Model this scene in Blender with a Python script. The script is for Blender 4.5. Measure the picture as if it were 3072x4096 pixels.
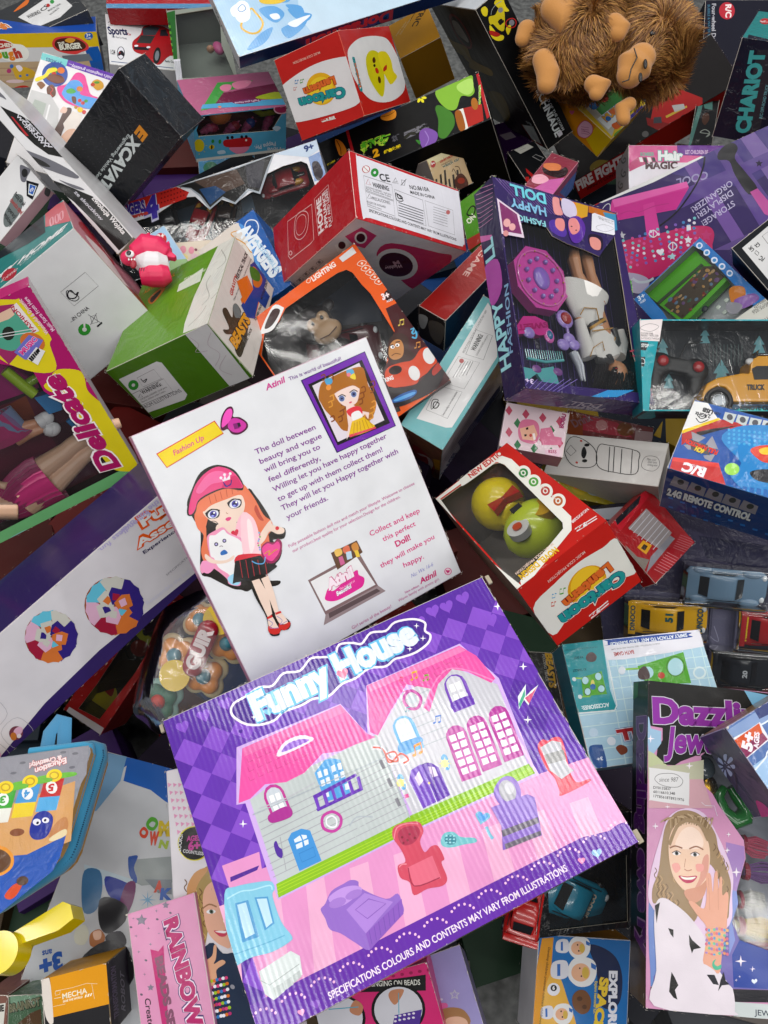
import bpy, bmesh, math, random
from mathutils import Vector, Matrix, Quaternion, noise
from mathutils.geometry import tessellate_polygon
for _o in list(bpy.data.objects): bpy.data.objects.remove(_o, do_unlink=True)
SC = bpy.context.scene
COL = SC.collection
random.seed(7)
# ------------------------------------------------------------------ camera, world, lamps, exposure
cam = bpy.data.objects.new('camera', bpy.data.cameras.new('camera'))
COL.objects.link(cam)
cam.location = (0, 0, 1.38)
cam.rotation_euler = (math.radians(29.4), 0, 0)
cam.data.sensor_fit = 'VERTICAL'
cam.data.sensor_height = 36
cam.data.lens = 36 * 3076 / 4096
cam.data.clip_start = 0.02
cam.data.clip_end = 100
SC.camera = cam
SC.view_settings.view_transform = 'Standard'
SC.view_settings.look = 'None'
SC.view_settings.exposure = 0.0
SC.view_settings.gamma = 1.0
SC.view_settings.use_curve_mapping = False
SC.cycles.max_bounces = 8
SC.cycles.transparent_max_bounces = 16
SC.cycles.caustics_reflective = False
SC.cycles.caustics_refractive = False
SC.cycles.sample_clamp_indirect = 4
W = bpy.data.worlds.new('World'); SC.world = W; W.use_nodes = True
W.node_tree.nodes['Background'].inputs[0].default_value = (0.80, 0.86, 1.0, 1)
W.node_tree.nodes['Background'].inputs[1].default_value = 0.13
def strip_light(x, y, z, lx, ly, power, rz=0.0):
    l = bpy.data.lights.new('ceiling_tube', 'AREA'); l.shape = 'RECTANGLE'; l.size = lx; l.size_y = ly
    l.energy = power; l.color = (1.0, 0.975, 0.94)
    o = bpy.data.objects.new('ceiling_tube', l); COL.objects.link(o); o.location = (x, y, z); o.rotation_euler = (0, 0, rz)
for _k in (-1.7, -0.5, 0.71, 1.9, 3.1): strip_light(0.407 * _k, 0.914 * _k, 3.0, 7.0, 0.10, 53, math.radians(-24))

# ------------------------------------------------------------------ colours and materials
def lin(c):
    c = c / 255.0
    return c / 12.92 if c <= 0.04045 else ((c + 0.055) / 1.055) ** 2.65
def rgb(h):
    if isinstance(h, tuple): return h
    if len(h) == 3: h = h[0]*2 + h[1]*2 + h[2]*2
    return tuple(lin(int(h[i:i+2], 16)) * 0.86 for i in (0, 2, 4)) + (1.0,)
def nodes(name):
    m = bpy.data.materials.new(name); m.use_nodes = True
    t = m.node_tree
    return m, t, t.nodes, t.links, t.nodes['Principled BSDF']
def card_mat(name, rough=0.35, wrap=0.0, flute=0.0, metal=0.0, wob=0.25, dirt=0.10, coat=0.0, crinkle=140.0, spec=0.16, crough=0.12, micro=0.22):
    """printed card: colour comes from the 'Col' attribute, wear and bump are procedural"""
    m, t, N, L, b = nodes(name)
    at = N.new('ShaderNodeVertexColor'); at.layer_name = 'Col'
    tc = N.new('ShaderNodeTexCoord')
    n1 = N.new('ShaderNodeTexNoise'); n1.inputs['Scale'].default_value = 22; n1.inputs['Detail'].default_value = 8
    L.new(tc.outputs['Object'], n1.inputs['Vector'])
    mp = N.new('ShaderNodeMapRange'); mp.inputs[1].default_value = 0.35; mp.inputs[2].default_value = 0.75
    mp.inputs[3].default_value = 1.0; mp.inputs[4].default_value = 1.0 - dirt
    L.new(n1.outputs['Fac'], mp.inputs[0])
    mx = N.new('ShaderNodeMix'); mx.data_type = 'RGBA'; mx.blend_type = 'MULTIPLY'; mx.inputs[0].default_value = 1.0
    L.new(at.outputs['Color'], mx.inputs[6]); L.new(mp.outputs[0], mx.inputs[7])
    L.new(mx.outputs[2], b.inputs['Base Color'])
    n2 = N.new('ShaderNodeTexNoise'); n2.inputs['Scale'].default_value = 14; n2.inputs['Detail'].default_value = 2
    n3 = N.new('ShaderNodeTexNoise'); n3.inputs['Scale'].default_value = 700; n3.inputs['Detail'].default_value = 3
    for n in (n2, n3): L.new(tc.outputs['Object'], n.inputs['Vector'])
    b1 = N.new('ShaderNodeBump'); b1.inputs['Strength'].default_value = wob; b1.inputs['Distance'].default_value = 0.012
    L.new(n2.outputs['Fac'], b1.inputs['Height'])
    b2 = N.new('ShaderNodeBump'); b2.inputs['Strength'].default_value = micro; b2.inputs['Distance'].default_value = 0.0004
    L.new(n3.outputs['Fac'], b2.inputs['Height']); L.new(b1.outputs[0], b2.inputs['Normal'])
    last = b2
    if flute:
        w = N.new('ShaderNodeTexWave'); w.wave_type = 'BANDS'; w.bands_direction = 'X'; w.inputs['Scale'].default_value = 62
        w.inputs['Distortion'].default_value = 0.6; w.inputs['Detail'].default_value = 2
        L.new(tc.outputs['Object'], w.inputs['Vector'])
        b3 = N.new('ShaderNodeBump'); b3.inputs['Strength'].default_value = flute; b3.inputs['Distance'].default_value = 0.0012
        L.new(w.outputs['Fac'], b3.inputs['Height']); L.new(last.outputs[0], b3.inputs['Normal']); last = b3
    L.new(last.outputs[0], b.inputs['Normal'])
    b.inputs['Roughness'].default_value = rough
    b.inputs['Metallic'].default_value = metal
    b.inputs['Specular IOR Level'].default_value = spec
    if wrap or coat:
        b.inputs['Coat Weight'].default_value = max(wrap, coat)
        b.inputs['Coat Roughness'].default_value = 0.05 if wrap else crough
        if not wrap: L.new(last.outputs[0], b.inputs['Coat Normal'])
        if wrap:
            L.new(crinkle_bump(N, L, tc, wrap, crinkle).outputs[0], b.inputs['Coat Normal'])
    return m
def crinkle_bump(N, L, tc, strength, scale):
    mp = N.new('ShaderNodeMapping'); mp.inputs['Scale'].default_value = (1.0, 0.72, 0.85)
    L.new(tc.outputs['Object'], mp.inputs['Vector'])
    ns = N.new('ShaderNodeTexNoise'); ns.inputs['Scale'].default_value = scale * 0.12; ns.inputs['Detail'].default_value = 5
    ns.inputs['Distortion'].default_value = 2.2
    L.new(mp.outputs[0], ns.inputs['Vector'])
    vo = N.new('ShaderNodeTexVoronoi'); vo.feature = 'DISTANCE_TO_EDGE'; vo.inputs['Scale'].default_value = scale * 0.13
    dm = N.new('ShaderNodeMix'); dm.data_type = 'RGBA'; dm.inputs[0].default_value = 0.06
    L.new(mp.outputs[0], dm.inputs[6]); L.new(ns.outputs['Color'], dm.inputs[7]); L.new(dm.outputs[2], vo.inputs['Vector'])
    ad = N.new('ShaderNodeMath'); ad.operation = 'MULTIPLY_ADD'; ad.inputs[1].default_value = 0.9
    L.new(vo.outputs['Distance'], ad.inputs[0]); L.new(ns.outputs['Fac'], ad.inputs[2])
    bp = N.new('ShaderNodeBump'); bp.inputs['Strength'].default_value = min(1.0, strength); bp.inputs['Distance'].default_value = 0.010
    L.new(ad.outputs[0], bp.inputs['Height'])
    return bp
def film_mat(name='clear_film', amount=0.02, scale=60.0, strength=0.10, haze=0.012, rough=0.10):
    """clear plastic sheet: see-through with wrinkled highlights"""
    m = bpy.data.materials.new(name); m.use_nodes = True
    t = m.node_tree; N, L = t.nodes, t.links; N.clear()
    out = N.new('ShaderNodeOutputMaterial'); tc = N.new('ShaderNodeTexCoord')
    tr = N.new('ShaderNodeBsdfTransparent'); tr.inputs[0].default_value = (0.97, 0.98, 0.98, 1)
    gl = N.new('ShaderNodeBsdfGlossy'); gl.inputs['Roughness'].default_value = rough
    df = N.new('ShaderNodeBsdfDiffuse'); df.inputs[0].default_value = (0.7, 0.72, 0.74, 1)
    bp = crinkle_bump(N, L, tc, strength, scale); L.new(bp.outputs[0], gl.inputs['Normal'])
    fr = N.new('ShaderNodeFresnel'); fr.inputs[0].default_value = 1.45; L.new(bp.outputs[0], fr.inputs['Normal'])
    ad = N.new('ShaderNodeMath'); ad.operation = 'ADD'; ad.inputs[1].default_value = amount * 0.5; ad.use_clamp = True
    L.new(fr.outputs[0], ad.inputs[0])
    m1 = N.new('ShaderNodeMixShader'); m1.inputs[0].default_value = haze; L.new(tr.outputs[0], m1.inputs[1]); L.new(df.outputs[0], m1.inputs[2])
    m2 = N.new('ShaderNodeMixShader'); L.new(ad.outputs[0], m2.inputs[0]); L.new(m1.outputs[0], m2.inputs[1]); L.new(gl.outputs[0], m2.inputs[2])
    L.new(m2.outputs[0], out.inputs[0])
    return m
def simple_mat(name, rough=0.35, bump=0.0, bscale=300, metal=0.0, sss=0.0, coat=0.0, sheen=0.0, trans=0.0):
    m, t, N, L, b = nodes(name)
    at = N.new('ShaderNodeVertexColor'); at.layer_name = 'Col'
    L.new(at.outputs['Color'], b.inputs['Base Color'])
    b.inputs['Roughness'].default_value = rough; b.inputs['Metallic'].default_value = metal
    b.inputs['Subsurface Weight'].default_value = sss; b.inputs['Coat Weight'].default_value = coat; b.inputs['Coat Roughness'].default_value = 0.08
    b.inputs['Subsurface Radius'].default_value = (0.01, 0.006, 0.004)
    b.inputs['Sheen Weight'].default_value = sheen; b.inputs['Transmission Weight'].default_value = trans
    if bump:
        tc = N.new('ShaderNodeTexCoord'); n = N.new('ShaderNodeTexNoise'); n.inputs['Scale'].default_value = bscale; n.inputs['Detail'].default_value = 4
        L.new(tc.outputs['Object'], n.inputs['Vector'])
        bp = N.new('ShaderNodeBump'); bp.inputs['Strength'].default_value = bump; bp.inputs['Distance'].default_value = 0.001
        L.new(n.outputs['Fac'], bp.inputs['Height']); L.new(bp.outputs[0], b.inputs['Normal'])
    return m
MAT = {
 'gloss': card_mat('glossy_printed_card', 0.42, coat=0.3, crough=0.12, wob=0.16),
 'dark': card_mat('dull_dark_card', 0.42, spec=0.10, wob=0.3),
 'matt': card_mat('matt_printed_card', 0.5, wob=0.3),
 'flute': card_mat('fluted_printed_card', 0.4, flute=0.065, wob=0.09, coat=1.0, crough=0.13, micro=0.16),
 'wrap': card_mat('shrink_wrapped_card', 0.45, wrap=0.5, wob=0.2, spec=0.2),
 'wrap2': card_mat('crinkled_wrapped_card', 0.5, wrap=0.55, wob=0.2, crinkle=210, spec=0.15),
 'foil': card_mat('foil_print', 0.22, metal=0.9, wob=0.5, crinkle=200, wrap=0.5),
 'film': film_mat(),
 'film2': film_mat('wrinkled_film', 0.02, 70, 0.16, 0.014, 0.10),
 'bag': film_mat('frosted_bag', 0.03, 50, 0.35, 0.11, 0.14),
 'plastic': simple_mat('moulded_plastic', 0.25, coat=0.4),
 'soft': simple_mat('soft_vinyl', 0.42, sss=0.0, bump=0.1, bscale=500),
 'skin': simple_mat('doll_vinyl', 0.38, sss=0.15),
 'cloth': simple_mat('cloth', 0.85, bump=0.6, bscale=900, sheen=0.3),
 'satin': simple_mat('pleated_satin', 0.35, bump=0.3, bscale=300, sheen=0.5),
 'fur': simple_mat('plush_fur', 0.55),
 'hair': simple_mat('doll_hair', 0.35, bump=0.8, bscale=400),
 'metal': simple_mat('silver_metal', 0.25, metal=1.0),
 'jelly': simple_mat('translucent_plastic', 0.15, coat=0.6, sss=0.1),
}
# ------------------------------------------------------------------ mesh helpers
def tag(o, label, cat, group=None, kind=None):
    if label: o['label'] = label
    if cat: o['category'] = cat
    if group: o['group'] = group
    if kind: o['kind'] = kind
    return o
def mesh_obj(name, verts, faces, cols, mat, parent=None, smooth=False, M=None):
    """cols: one rgba per face"""
    me = bpy.data.meshes.new(name)
    me.from_pydata([tuple(v) for v in verts], [], faces)
    ca = me.color_attributes.new('Col', 'FLOAT_COLOR', 'CORNER')
    buf = []
    for p, c in zip(me.polygons, cols):
        buf.extend(list(c) * p.loop_total)
        p.use_smooth = smooth
    ca.data.foreach_set('color', buf)
    me.materials.append(MAT[mat] if isinstance(mat, str) else mat)
    o = bpy.data.objects.new(name, me); COL.objects.link(o)
    if parent: o.parent = parent
    if M is not None: o.matrix_basis = M
    return o
class Acc:
    """collects coloured polygons for one mesh"""
    def __init__(s): s.v = []; s.f = []; s.c = []
    def add(s, verts, faces, col):
        b = len(s.v); s.v.extend(verts)
        for f in faces: s.f.append(tuple(i + b for i in f)); s.c.append(col)
    def box(s, lo, hi, col, M=None):
        (a, b, c), (d, e, f) = lo, hi
        v = [Vector(p) for p in ((a,b,c),(d,b,c),(d,e,c),(a,e,c),(a,b,f),(d,b,f),(d,e,f),(a,e,f))]
        if M is not None: v = [M @ p for p in v]
        s.add(v, [(3,2,1,0),(4,5,6,7),(0,1,5,4),(1,2,6,5),(2,3,7,6),(3,0,4,7)], rgb(col))
    def rbox(s, lo, hi, col, r=0.002, seg=2, M=None):
        bm = bmesh.new(); bmesh.ops.create_cube(bm, size=1)
        c = [(lo[i]+hi[i])/2 for i in range(3)]; d = [hi[i]-lo[i] for i in range(3)]
        for v in bm.verts: v.co = Vector((c[i] + v.co[i]*d[i] for i in range(3)))
        bmesh.ops.bevel(bm, geom=bm.edges[:], offset=min(r, min(d)*0.45), segments=seg, affect='EDGES', profile=0.5)
        s.bm(bm, col, M)
    def bm(s, bm, col, M=None):
        bm.verts.ensure_lookup_table()
        s.add([(M @ v.co) if M is not None else v.co.copy() for v in bm.verts], [tuple(v.index for v in f.verts) for f in bm.faces], rgb(col)); bm.free()
    def ell(s, c, r, col, M=None, u=16, v=10):
        bm = bmesh.new(); bmesh.ops.create_uvsphere(bm, u_segments=u, v_segments=v, radius=1)
        for q in bm.verts: q.co = Vector((c[0]+q.co.x*r[0], c[1]+q.co.y*r[1], c[2]+q.co.z*r[2]))
        s.bm(bm, col, M)
    def tube(s, pts, rad, col, n=10, cap=True, M=None, flat=1.0):
        pts = [Vector(p) for p in pts]; rs = rad if isinstance(rad, (list, tuple)) else [rad]*len(pts)
        V = []; up = Vector((0, 0, 1))
        for i, p in enumerate(pts):
            d = (pts[min(i+1, len(pts)-1)] - pts[max(i-1, 0)]).normalized()
            a = d.cross(up)
            if a.length < 1e-3: a = d.cross(Vector((0, 1, 0)))
            a.normalize(); b = a.cross(d)
            for k in range(n):
                t = 2*math.pi*k/n; V.append(p + (a*math.cos(t) + b*math.sin(t)*flat)*rs[i])
        F = []
        for i in range(len(pts)-1):
            for k in range(n): F.append((i*n+k, i*n+(k+1) % n, (i+1)*n+(k+1) % n, (i+1)*n+k))
        if cap: F.append(tuple(range(n-1, -1, -1))); F.append(tuple((len(pts)-1)*n+k for k in range(n)))
        if M is not None: V = [M @ v for v in V]
        s.add(V, F, rgb(col))
    def cyl(s, c, r, h, col, axis='z', n=24, M=None):
        e = {'x': Vector((1,0,0)), 'y': Vector((0,1,0)), 'z': Vector((0,0,1))}[axis]
        c = Vector(c); s.tube([c - e*h/2, c + e*h/2], r, col, n=n, M=M)
    def torus(s, c, R, r, col, n=24, m=8, M=None, squash=1.0):
        s.tube([(c[0]+R*math.cos(2*math.pi*i/n), c[1]+R*squash*math.sin(2*math.pi*i/n), c[2]) for i in range(n+1)], r, col, n=m, cap=False, M=M)
    def prism(s, pts, z0, z1, col, M=None, side=None):
        n = len(pts); V = [Vector((p[0], p[1], z0)) for p in pts] + [Vector((p[0], p[1], z1)) for p in pts]
        if M is not None: V = [M @ v for v in V]
        tri = tessellate_polygon([[Vector((p[0], p[1], 0)) for p in pts]])
        s.add(V, [tuple(i + n for i in t) for t in tri] + [tuple(reversed(t)) for t in tri], rgb(col))
        s.add(V, [(i, (i+1) % n, (i+1) % n + n, i + n) for i in range(n)], rgb(side or col))
    def obj(s, name, mat, parent=None, smooth=True, M=None):
        o = mesh_obj(name, s.v, s.f, s.c, mat, parent, smooth, M)
        if smooth and hasattr(o.data, 'set_sharp_from_angle'): o.data.set_sharp_from_angle(angle=math.radians(40))
        return o
def empty(name, M, label, cat, group=None):
    o = bpy.data.objects.new(name, None); COL.objects.link(o); o.matrix_world = M; o.empty_display_size = 0.02
    return tag(o, label, cat, group)
def pose(q): # 3 position numbers then a quaternion
    return Matrix.Translation(q[:3]) @ Quaternion(q[3:]).normalized().to_matrix().to_4x4()
# ------------------------------------------------------------------ printed artwork
FONT = None
for _f in bpy.data.fonts: FONT = _f
def font(name):
    try: return bpy.data.fonts.load(bpy.utils.system_resource('DATAFILES') + '/fonts/' + name)
    except Exception: return None
CJK = font('Noto Sans CJK Regular.woff2')
INTER = font('Inter.woff2')
GLY = {}
def bake_texts(want):
    """turn every wanted (string, boldness, family) into flat triangles once"""
    objs = {}
    for k in want:
        s, off, fam = k
        cu = bpy.data.curves.new('t', 'FONT'); cu.body = s; cu.size = 1; cu.offset = off; cu.resolution_u = 3
        f = {'c': CJK, 'i': INTER}.get(fam)
        if f: cu.font = f
        o = bpy.data.objects.new('t', cu); COL.objects.link(o); objs[k] = o
    bpy.context.view_layer.update()
    dg = bpy.context.evaluated_depsgraph_get()
    for k, o in objs.items():
        ev = o.evaluated_get(dg); me = ev.to_mesh()
        V = [(v.co.x, v.co.y) for v in me.vertices]; F = [tuple(p.vertices) for p in me.polygons]
        ev.to_mesh_clear()
        if V:
            x0 = min(v[0] for v in V); x1 = max(v[0] for v in V)
            V = [((x - x0) / max(x1 - x0, 1e-6), y / 0.72) for x, y in V]
        GLY[k] = (V, F)
        cu = o.data; bpy.data.objects.remove(o); bpy.data.curves.remove(cu)
def smooth_pts(P, n=4, closed=True):
    m = len(P); out = []
    rng = range(m) if closed else range(m-1)
    for i in rng:
        g = lambda j: P[j % m] if closed else P[max(0, min(m-1, j))]
        p0, p1, p2, p3 = g(i-1), g(i), g(i+1), g(i+2)
        for k in range(n):
            t = k / n; t2 = t*t; t3 = t2*t
            out.append(tuple(0.5*((2*p1[a]) + (-p0[a]+p2[a])*t + (2*p0[a]-5*p1[a]+4*p2[a]-p3[a])*t2 + (-p0[a]+3*p1[a]-3*p2[a]+p3[a])*t3) for a in (0, 1)))
    if not closed: out.append(P[-1])
    return out
def clip(P, r):
    x0, y0, x1, y1 = r
    for ax, lim, sg in ((0, x0, 1), (0, x1, -1), (1, y0, 1), (1, y1, -1)):
        Q = []
        for i in range(len(P)):
            a, b = P[i], P[(i+1) % len(P)]
            ia, ib = (a[ax]-lim)*sg >= 0, (b[ax]-lim)*sg >= 0
            if ia: Q.append(a)
            if ia != ib:
                t = (lim - a[ax]) / (b[ax] - a[ax]); Q.append((a[0]+(b[0]-a[0])*t, a[1]+(b[1]-a[1])*t))
        P = Q
        if len(P) < 3: return []
    return P
def offset_line(P, w, closed):
    """ribbon quads along a polyline"""
    n = len(P); Lf = []; Rt = []
    for i in range(n):
        a = P[(i-1) % n] if (closed or i > 0) else P[i]; b = P[(i+1) % n] if (closed or i < n-1) else P[i]
        dx, dy = b[0]-a[0], b[1]-a[1]; l = math.hypot(dx, dy) or 1e-9
        nx, ny = -dy/l*w/2, dx/l*w/2
        Lf.append((P[i][0]+nx, P[i][1]+ny)); Rt.append((P[i][0]-nx, P[i][1]-ny))
    q = []
    for i in range(n if closed else n-1):
        j = (i+1) % n; q.append([Lf[i], Rt[i], Rt[j], Lf[j]])
    return q
def scuff(A, fr, r):
    """rubbed card along the edges and corners of a face, and a few long scratches"""
    O, U, V, Nn = fr; x0, y0, x1, y1 = r; W_, H_ = x1-x0, y1-y0
    def poly(P, z, c):
        P = clip(P, r)
        if len(P) > 2:
            if sum(P[i][0]*P[(i+1) % len(P)][1] - P[(i+1) % len(P)][0]*P[i][1] for i in range(len(P))) < 0: P.reverse()
            A.add([O + U*a + V*b + Nn*z for a, b in P], [tuple(range(len(P)))], rgb(c))
    for cx, cy in ((x0, y0), (x1, y0), (x1, y1), (x0, y1)):
        s = random.uniform(.0008, .0032)
        poly([(cx + s*random.uniform(.5, 1)*math.cos(t), cy + s*random.uniform(.5, 1)*math.sin(t)) for t in (i*.785 for i in range(8))], .0021, random.choice(('d9d2c6', 'c9bda8', 'e6e2dc')))
    for i in range(int((W_+H_)*70)):
        a = random.random(); ln = random.uniform(.001, .007); w = random.uniform(.00015, .0006)
        if random.random() < W_/(W_+H_): y = random.choice((y0, y1)); x = x0 + a*W_; P = [(x, y-w), (x+ln*.3, y-w*1.4), (x+ln, y), (x+ln*.5, y+w*1.3)]
        else: x = random.choice((x0, x1)); y = y0 + a*H_; P = [(x-w, y), (x-w*1.4, y+ln*.6), (x, y+ln), (x+w*1.3, y+ln*.4)]
        poly(P, .0021, random.choice(('e0dbd2', 'cfc6b8', 'b8b0a6')))
STEP = 0.00004
def draw(acc, ops, fr, rect, z0=0.0002):
    """ops in half millimetres on the face; fr = (origin, u, v, n)"""
    O, U, V, Nn = fr; done = []
    K = 5e-4
    def put(polys, col):
        allp = [p for q in polys for p in q[0]]
        if not allp: return
        bb = (min(p[0] for p in allp), min(p[1] for p in allp), max(p[0] for p in allp), max(p[1] for p in allp))
        lay = 0
        for b, l in done:
            if l >= lay and b[0] < bb[2] and b[2] > bb[0] and b[1] < bb[3] and b[3] > bb[1]: lay = l + 1
        done.append((bb, lay)); z = z0 + lay * STEP
        for P, F in polys:
            acc.add([O + U*p[0] + V*p[1] + Nn*z for p in P], F, col)
    def fill(P):
        P = clip(P, rect) if rect else P
        if len(P) < 3: return []
        a = sum(P[i][0]*P[(i+1) % len(P)][1] - P[(i+1) % len(P)][0]*P[i][1] for i in range(len(P)))
        if a < 0: P = P[::-1]
        T = tessellate_polygon([[Vector((p[0], p[1], 0)) for p in P]])
        return [(P, [orient(P, t) for t in T])]
    for op in expand(ops):
        k, col = op[0], tuple(lin((PAL[op[1]] >> q & 31) * 8.226) * 0.86 for q in (10, 5, 0)) + (1.0,)
        if k in 'PS':
            P = [(op[2][i]*K, op[2][i+1]*K) for i in range(0, len(op[2]), 2)]
            if k == 'S': P = smooth_pts(P)
            put(fill(P), col)
        elif k == 'E':
            cx, cy, ax, ay, bx, by = [q*K for q in op[2]]
            n = 28 if max(abs(ax), abs(ay), abs(bx), abs(by)) > 0.008 else 14
            put(fill([(cx+ax*math.cos(t)+bx*math.sin(t), cy+ay*math.cos(t)+by*math.sin(t)) for t in (2*math.pi*i/n for i in range(n))]), col)
        elif k in 'LCKO':  # open / closed line, straight (L, C) or smooth (K, O)
            P = [(op[3][i]*K, op[3][i+1]*K) for i in range(0, len(op[3]), 2)]
            cl = k in 'CO'
            if k in 'KO': P = smooth_pts(P, 4, cl)
            out = []
            for q in offset_line(P, op[2]*K, cl): out += fill(q)
            put(out, col)
        elif k == 'T':
            _, _, s, off, fam, (ox, oy, ax, ay, bx, by) = op
            G, F = GLY[(s, off, fam)]
            P = [((ox + ax*x + bx*y)*K, (oy + ay*x + by*y)*K) for x, y in G]
            if not P: continue
            if rect:
                x0, y0, x1, y1 = rect
                for a, lo, hi in ((0, x0, x1), (1, y0, y1)):   # keep whole words on their face
                    u0 = min(q[a] for q in P); u1 = max(q[a] for q in P)
                    if u1-u0 < (hi-lo)*.97:
                        dd = max(0, lo+.001-u0) - max(0, u1-hi+.001); P = [(q[0]+dd, q[1]) if a == 0 else (q[0], q[1]+dd) for q in P]
                ok = [x0 <= p[0] <= x1 and y0 <= p[1] <= y1 for p in P]
                F = [f for f in F if all(ok[i] for i in f)]
            put([(P, [orient(P, f) for f in F])], col)
def run(a):
    """first point is absolute, every later one is relative to the point before"""
    a = list(a)
    for i in range(2, len(a)): a[i] += a[i-2]
    return a
p = lambda c, *a: ('P', c, run(a))            # polygon
s = lambda c, *a: ('S', c, run(a))            # smooth blob
e = lambda c, *a: ('E', c, a)            # ellipse: centre and two half axes
l = lambda c, w, *a: ('L', c, w, run(a))      # open line
c = lambda c, w, *a: ('C', c, w, run(a))      # closed line
k = lambda c, w, *a: ('K', c, w, run(a))      # smooth open line
o = lambda c, w, *a: ('O', c, w, run(a))      # smooth closed line
t = lambda c, s, w, f, *a: ('T', c, s, w, f, a)   # words: origin, run, rise
n = lambda *a: ('N',) + a[:6] + (a[6:],)          # repeat
def expand(ops):
    """a repeat op draws its shapes n by m times, each step shifted by a fixed amount"""
    out = []
    for op in ops:
        if op[0] != 'N': out.append(op); continue
        _, n, ux, uy, m, wx, wy, sub = op
        for j in range(m):
            for i in range(n):
                dx, dy = ux*i + wx*j, uy*i + wy*j
                for q in sub:
                    q = list(q); p = list(q[-1])
                    if q[0] in 'ET': p[0] += dx; p[1] += dy
                    else: p = [v + (dx if k % 2 == 0 else dy) for k, v in enumerate(p)]
                    q[-1] = p; out.append(q)
    return out
def orient(P, t):
    a = sum(P[t[i]][0]*P[t[(i+1) % len(t)]][1] - P[t[(i+1) % len(t)]][0]*P[t[i]][1] for i in range(len(t)))
    return tuple(t) if a >= 0 else tuple(reversed(t))
X3, Y3, Z3 = Vector((1,0,0)), Vector((0,1,0)), Vector((0,0,1))
def frame(d, f):
    w, h, t = d
    return {'F': (Vector((0,0,0)), X3, Y3, Z3, (-w/2, -h/2, w/2, h/2)),
            'U': (Vector((0,h/2,0)), X3, -Z3, Y3, (-w/2, 0, w/2, t)),
            'D': (Vector((0,-h/2,0)), X3, Z3, -Y3, (-w/2, -t, w/2, 0)),
            'R': (Vector((w/2,0,0)), Y3, Z3, X3, (-h/2, -t, h/2, 0)),
            'L': (Vector((-w/2,0,0)), -Y3, Z3, -X3, (-h/2, -t, h/2, 0)),
            'I': (Vector((0,0,-t+0.003)), X3, Y3, Z3, (-w/2, -h/2, w/2, h/2))}[f]
ALL_TEXT = set()
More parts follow.
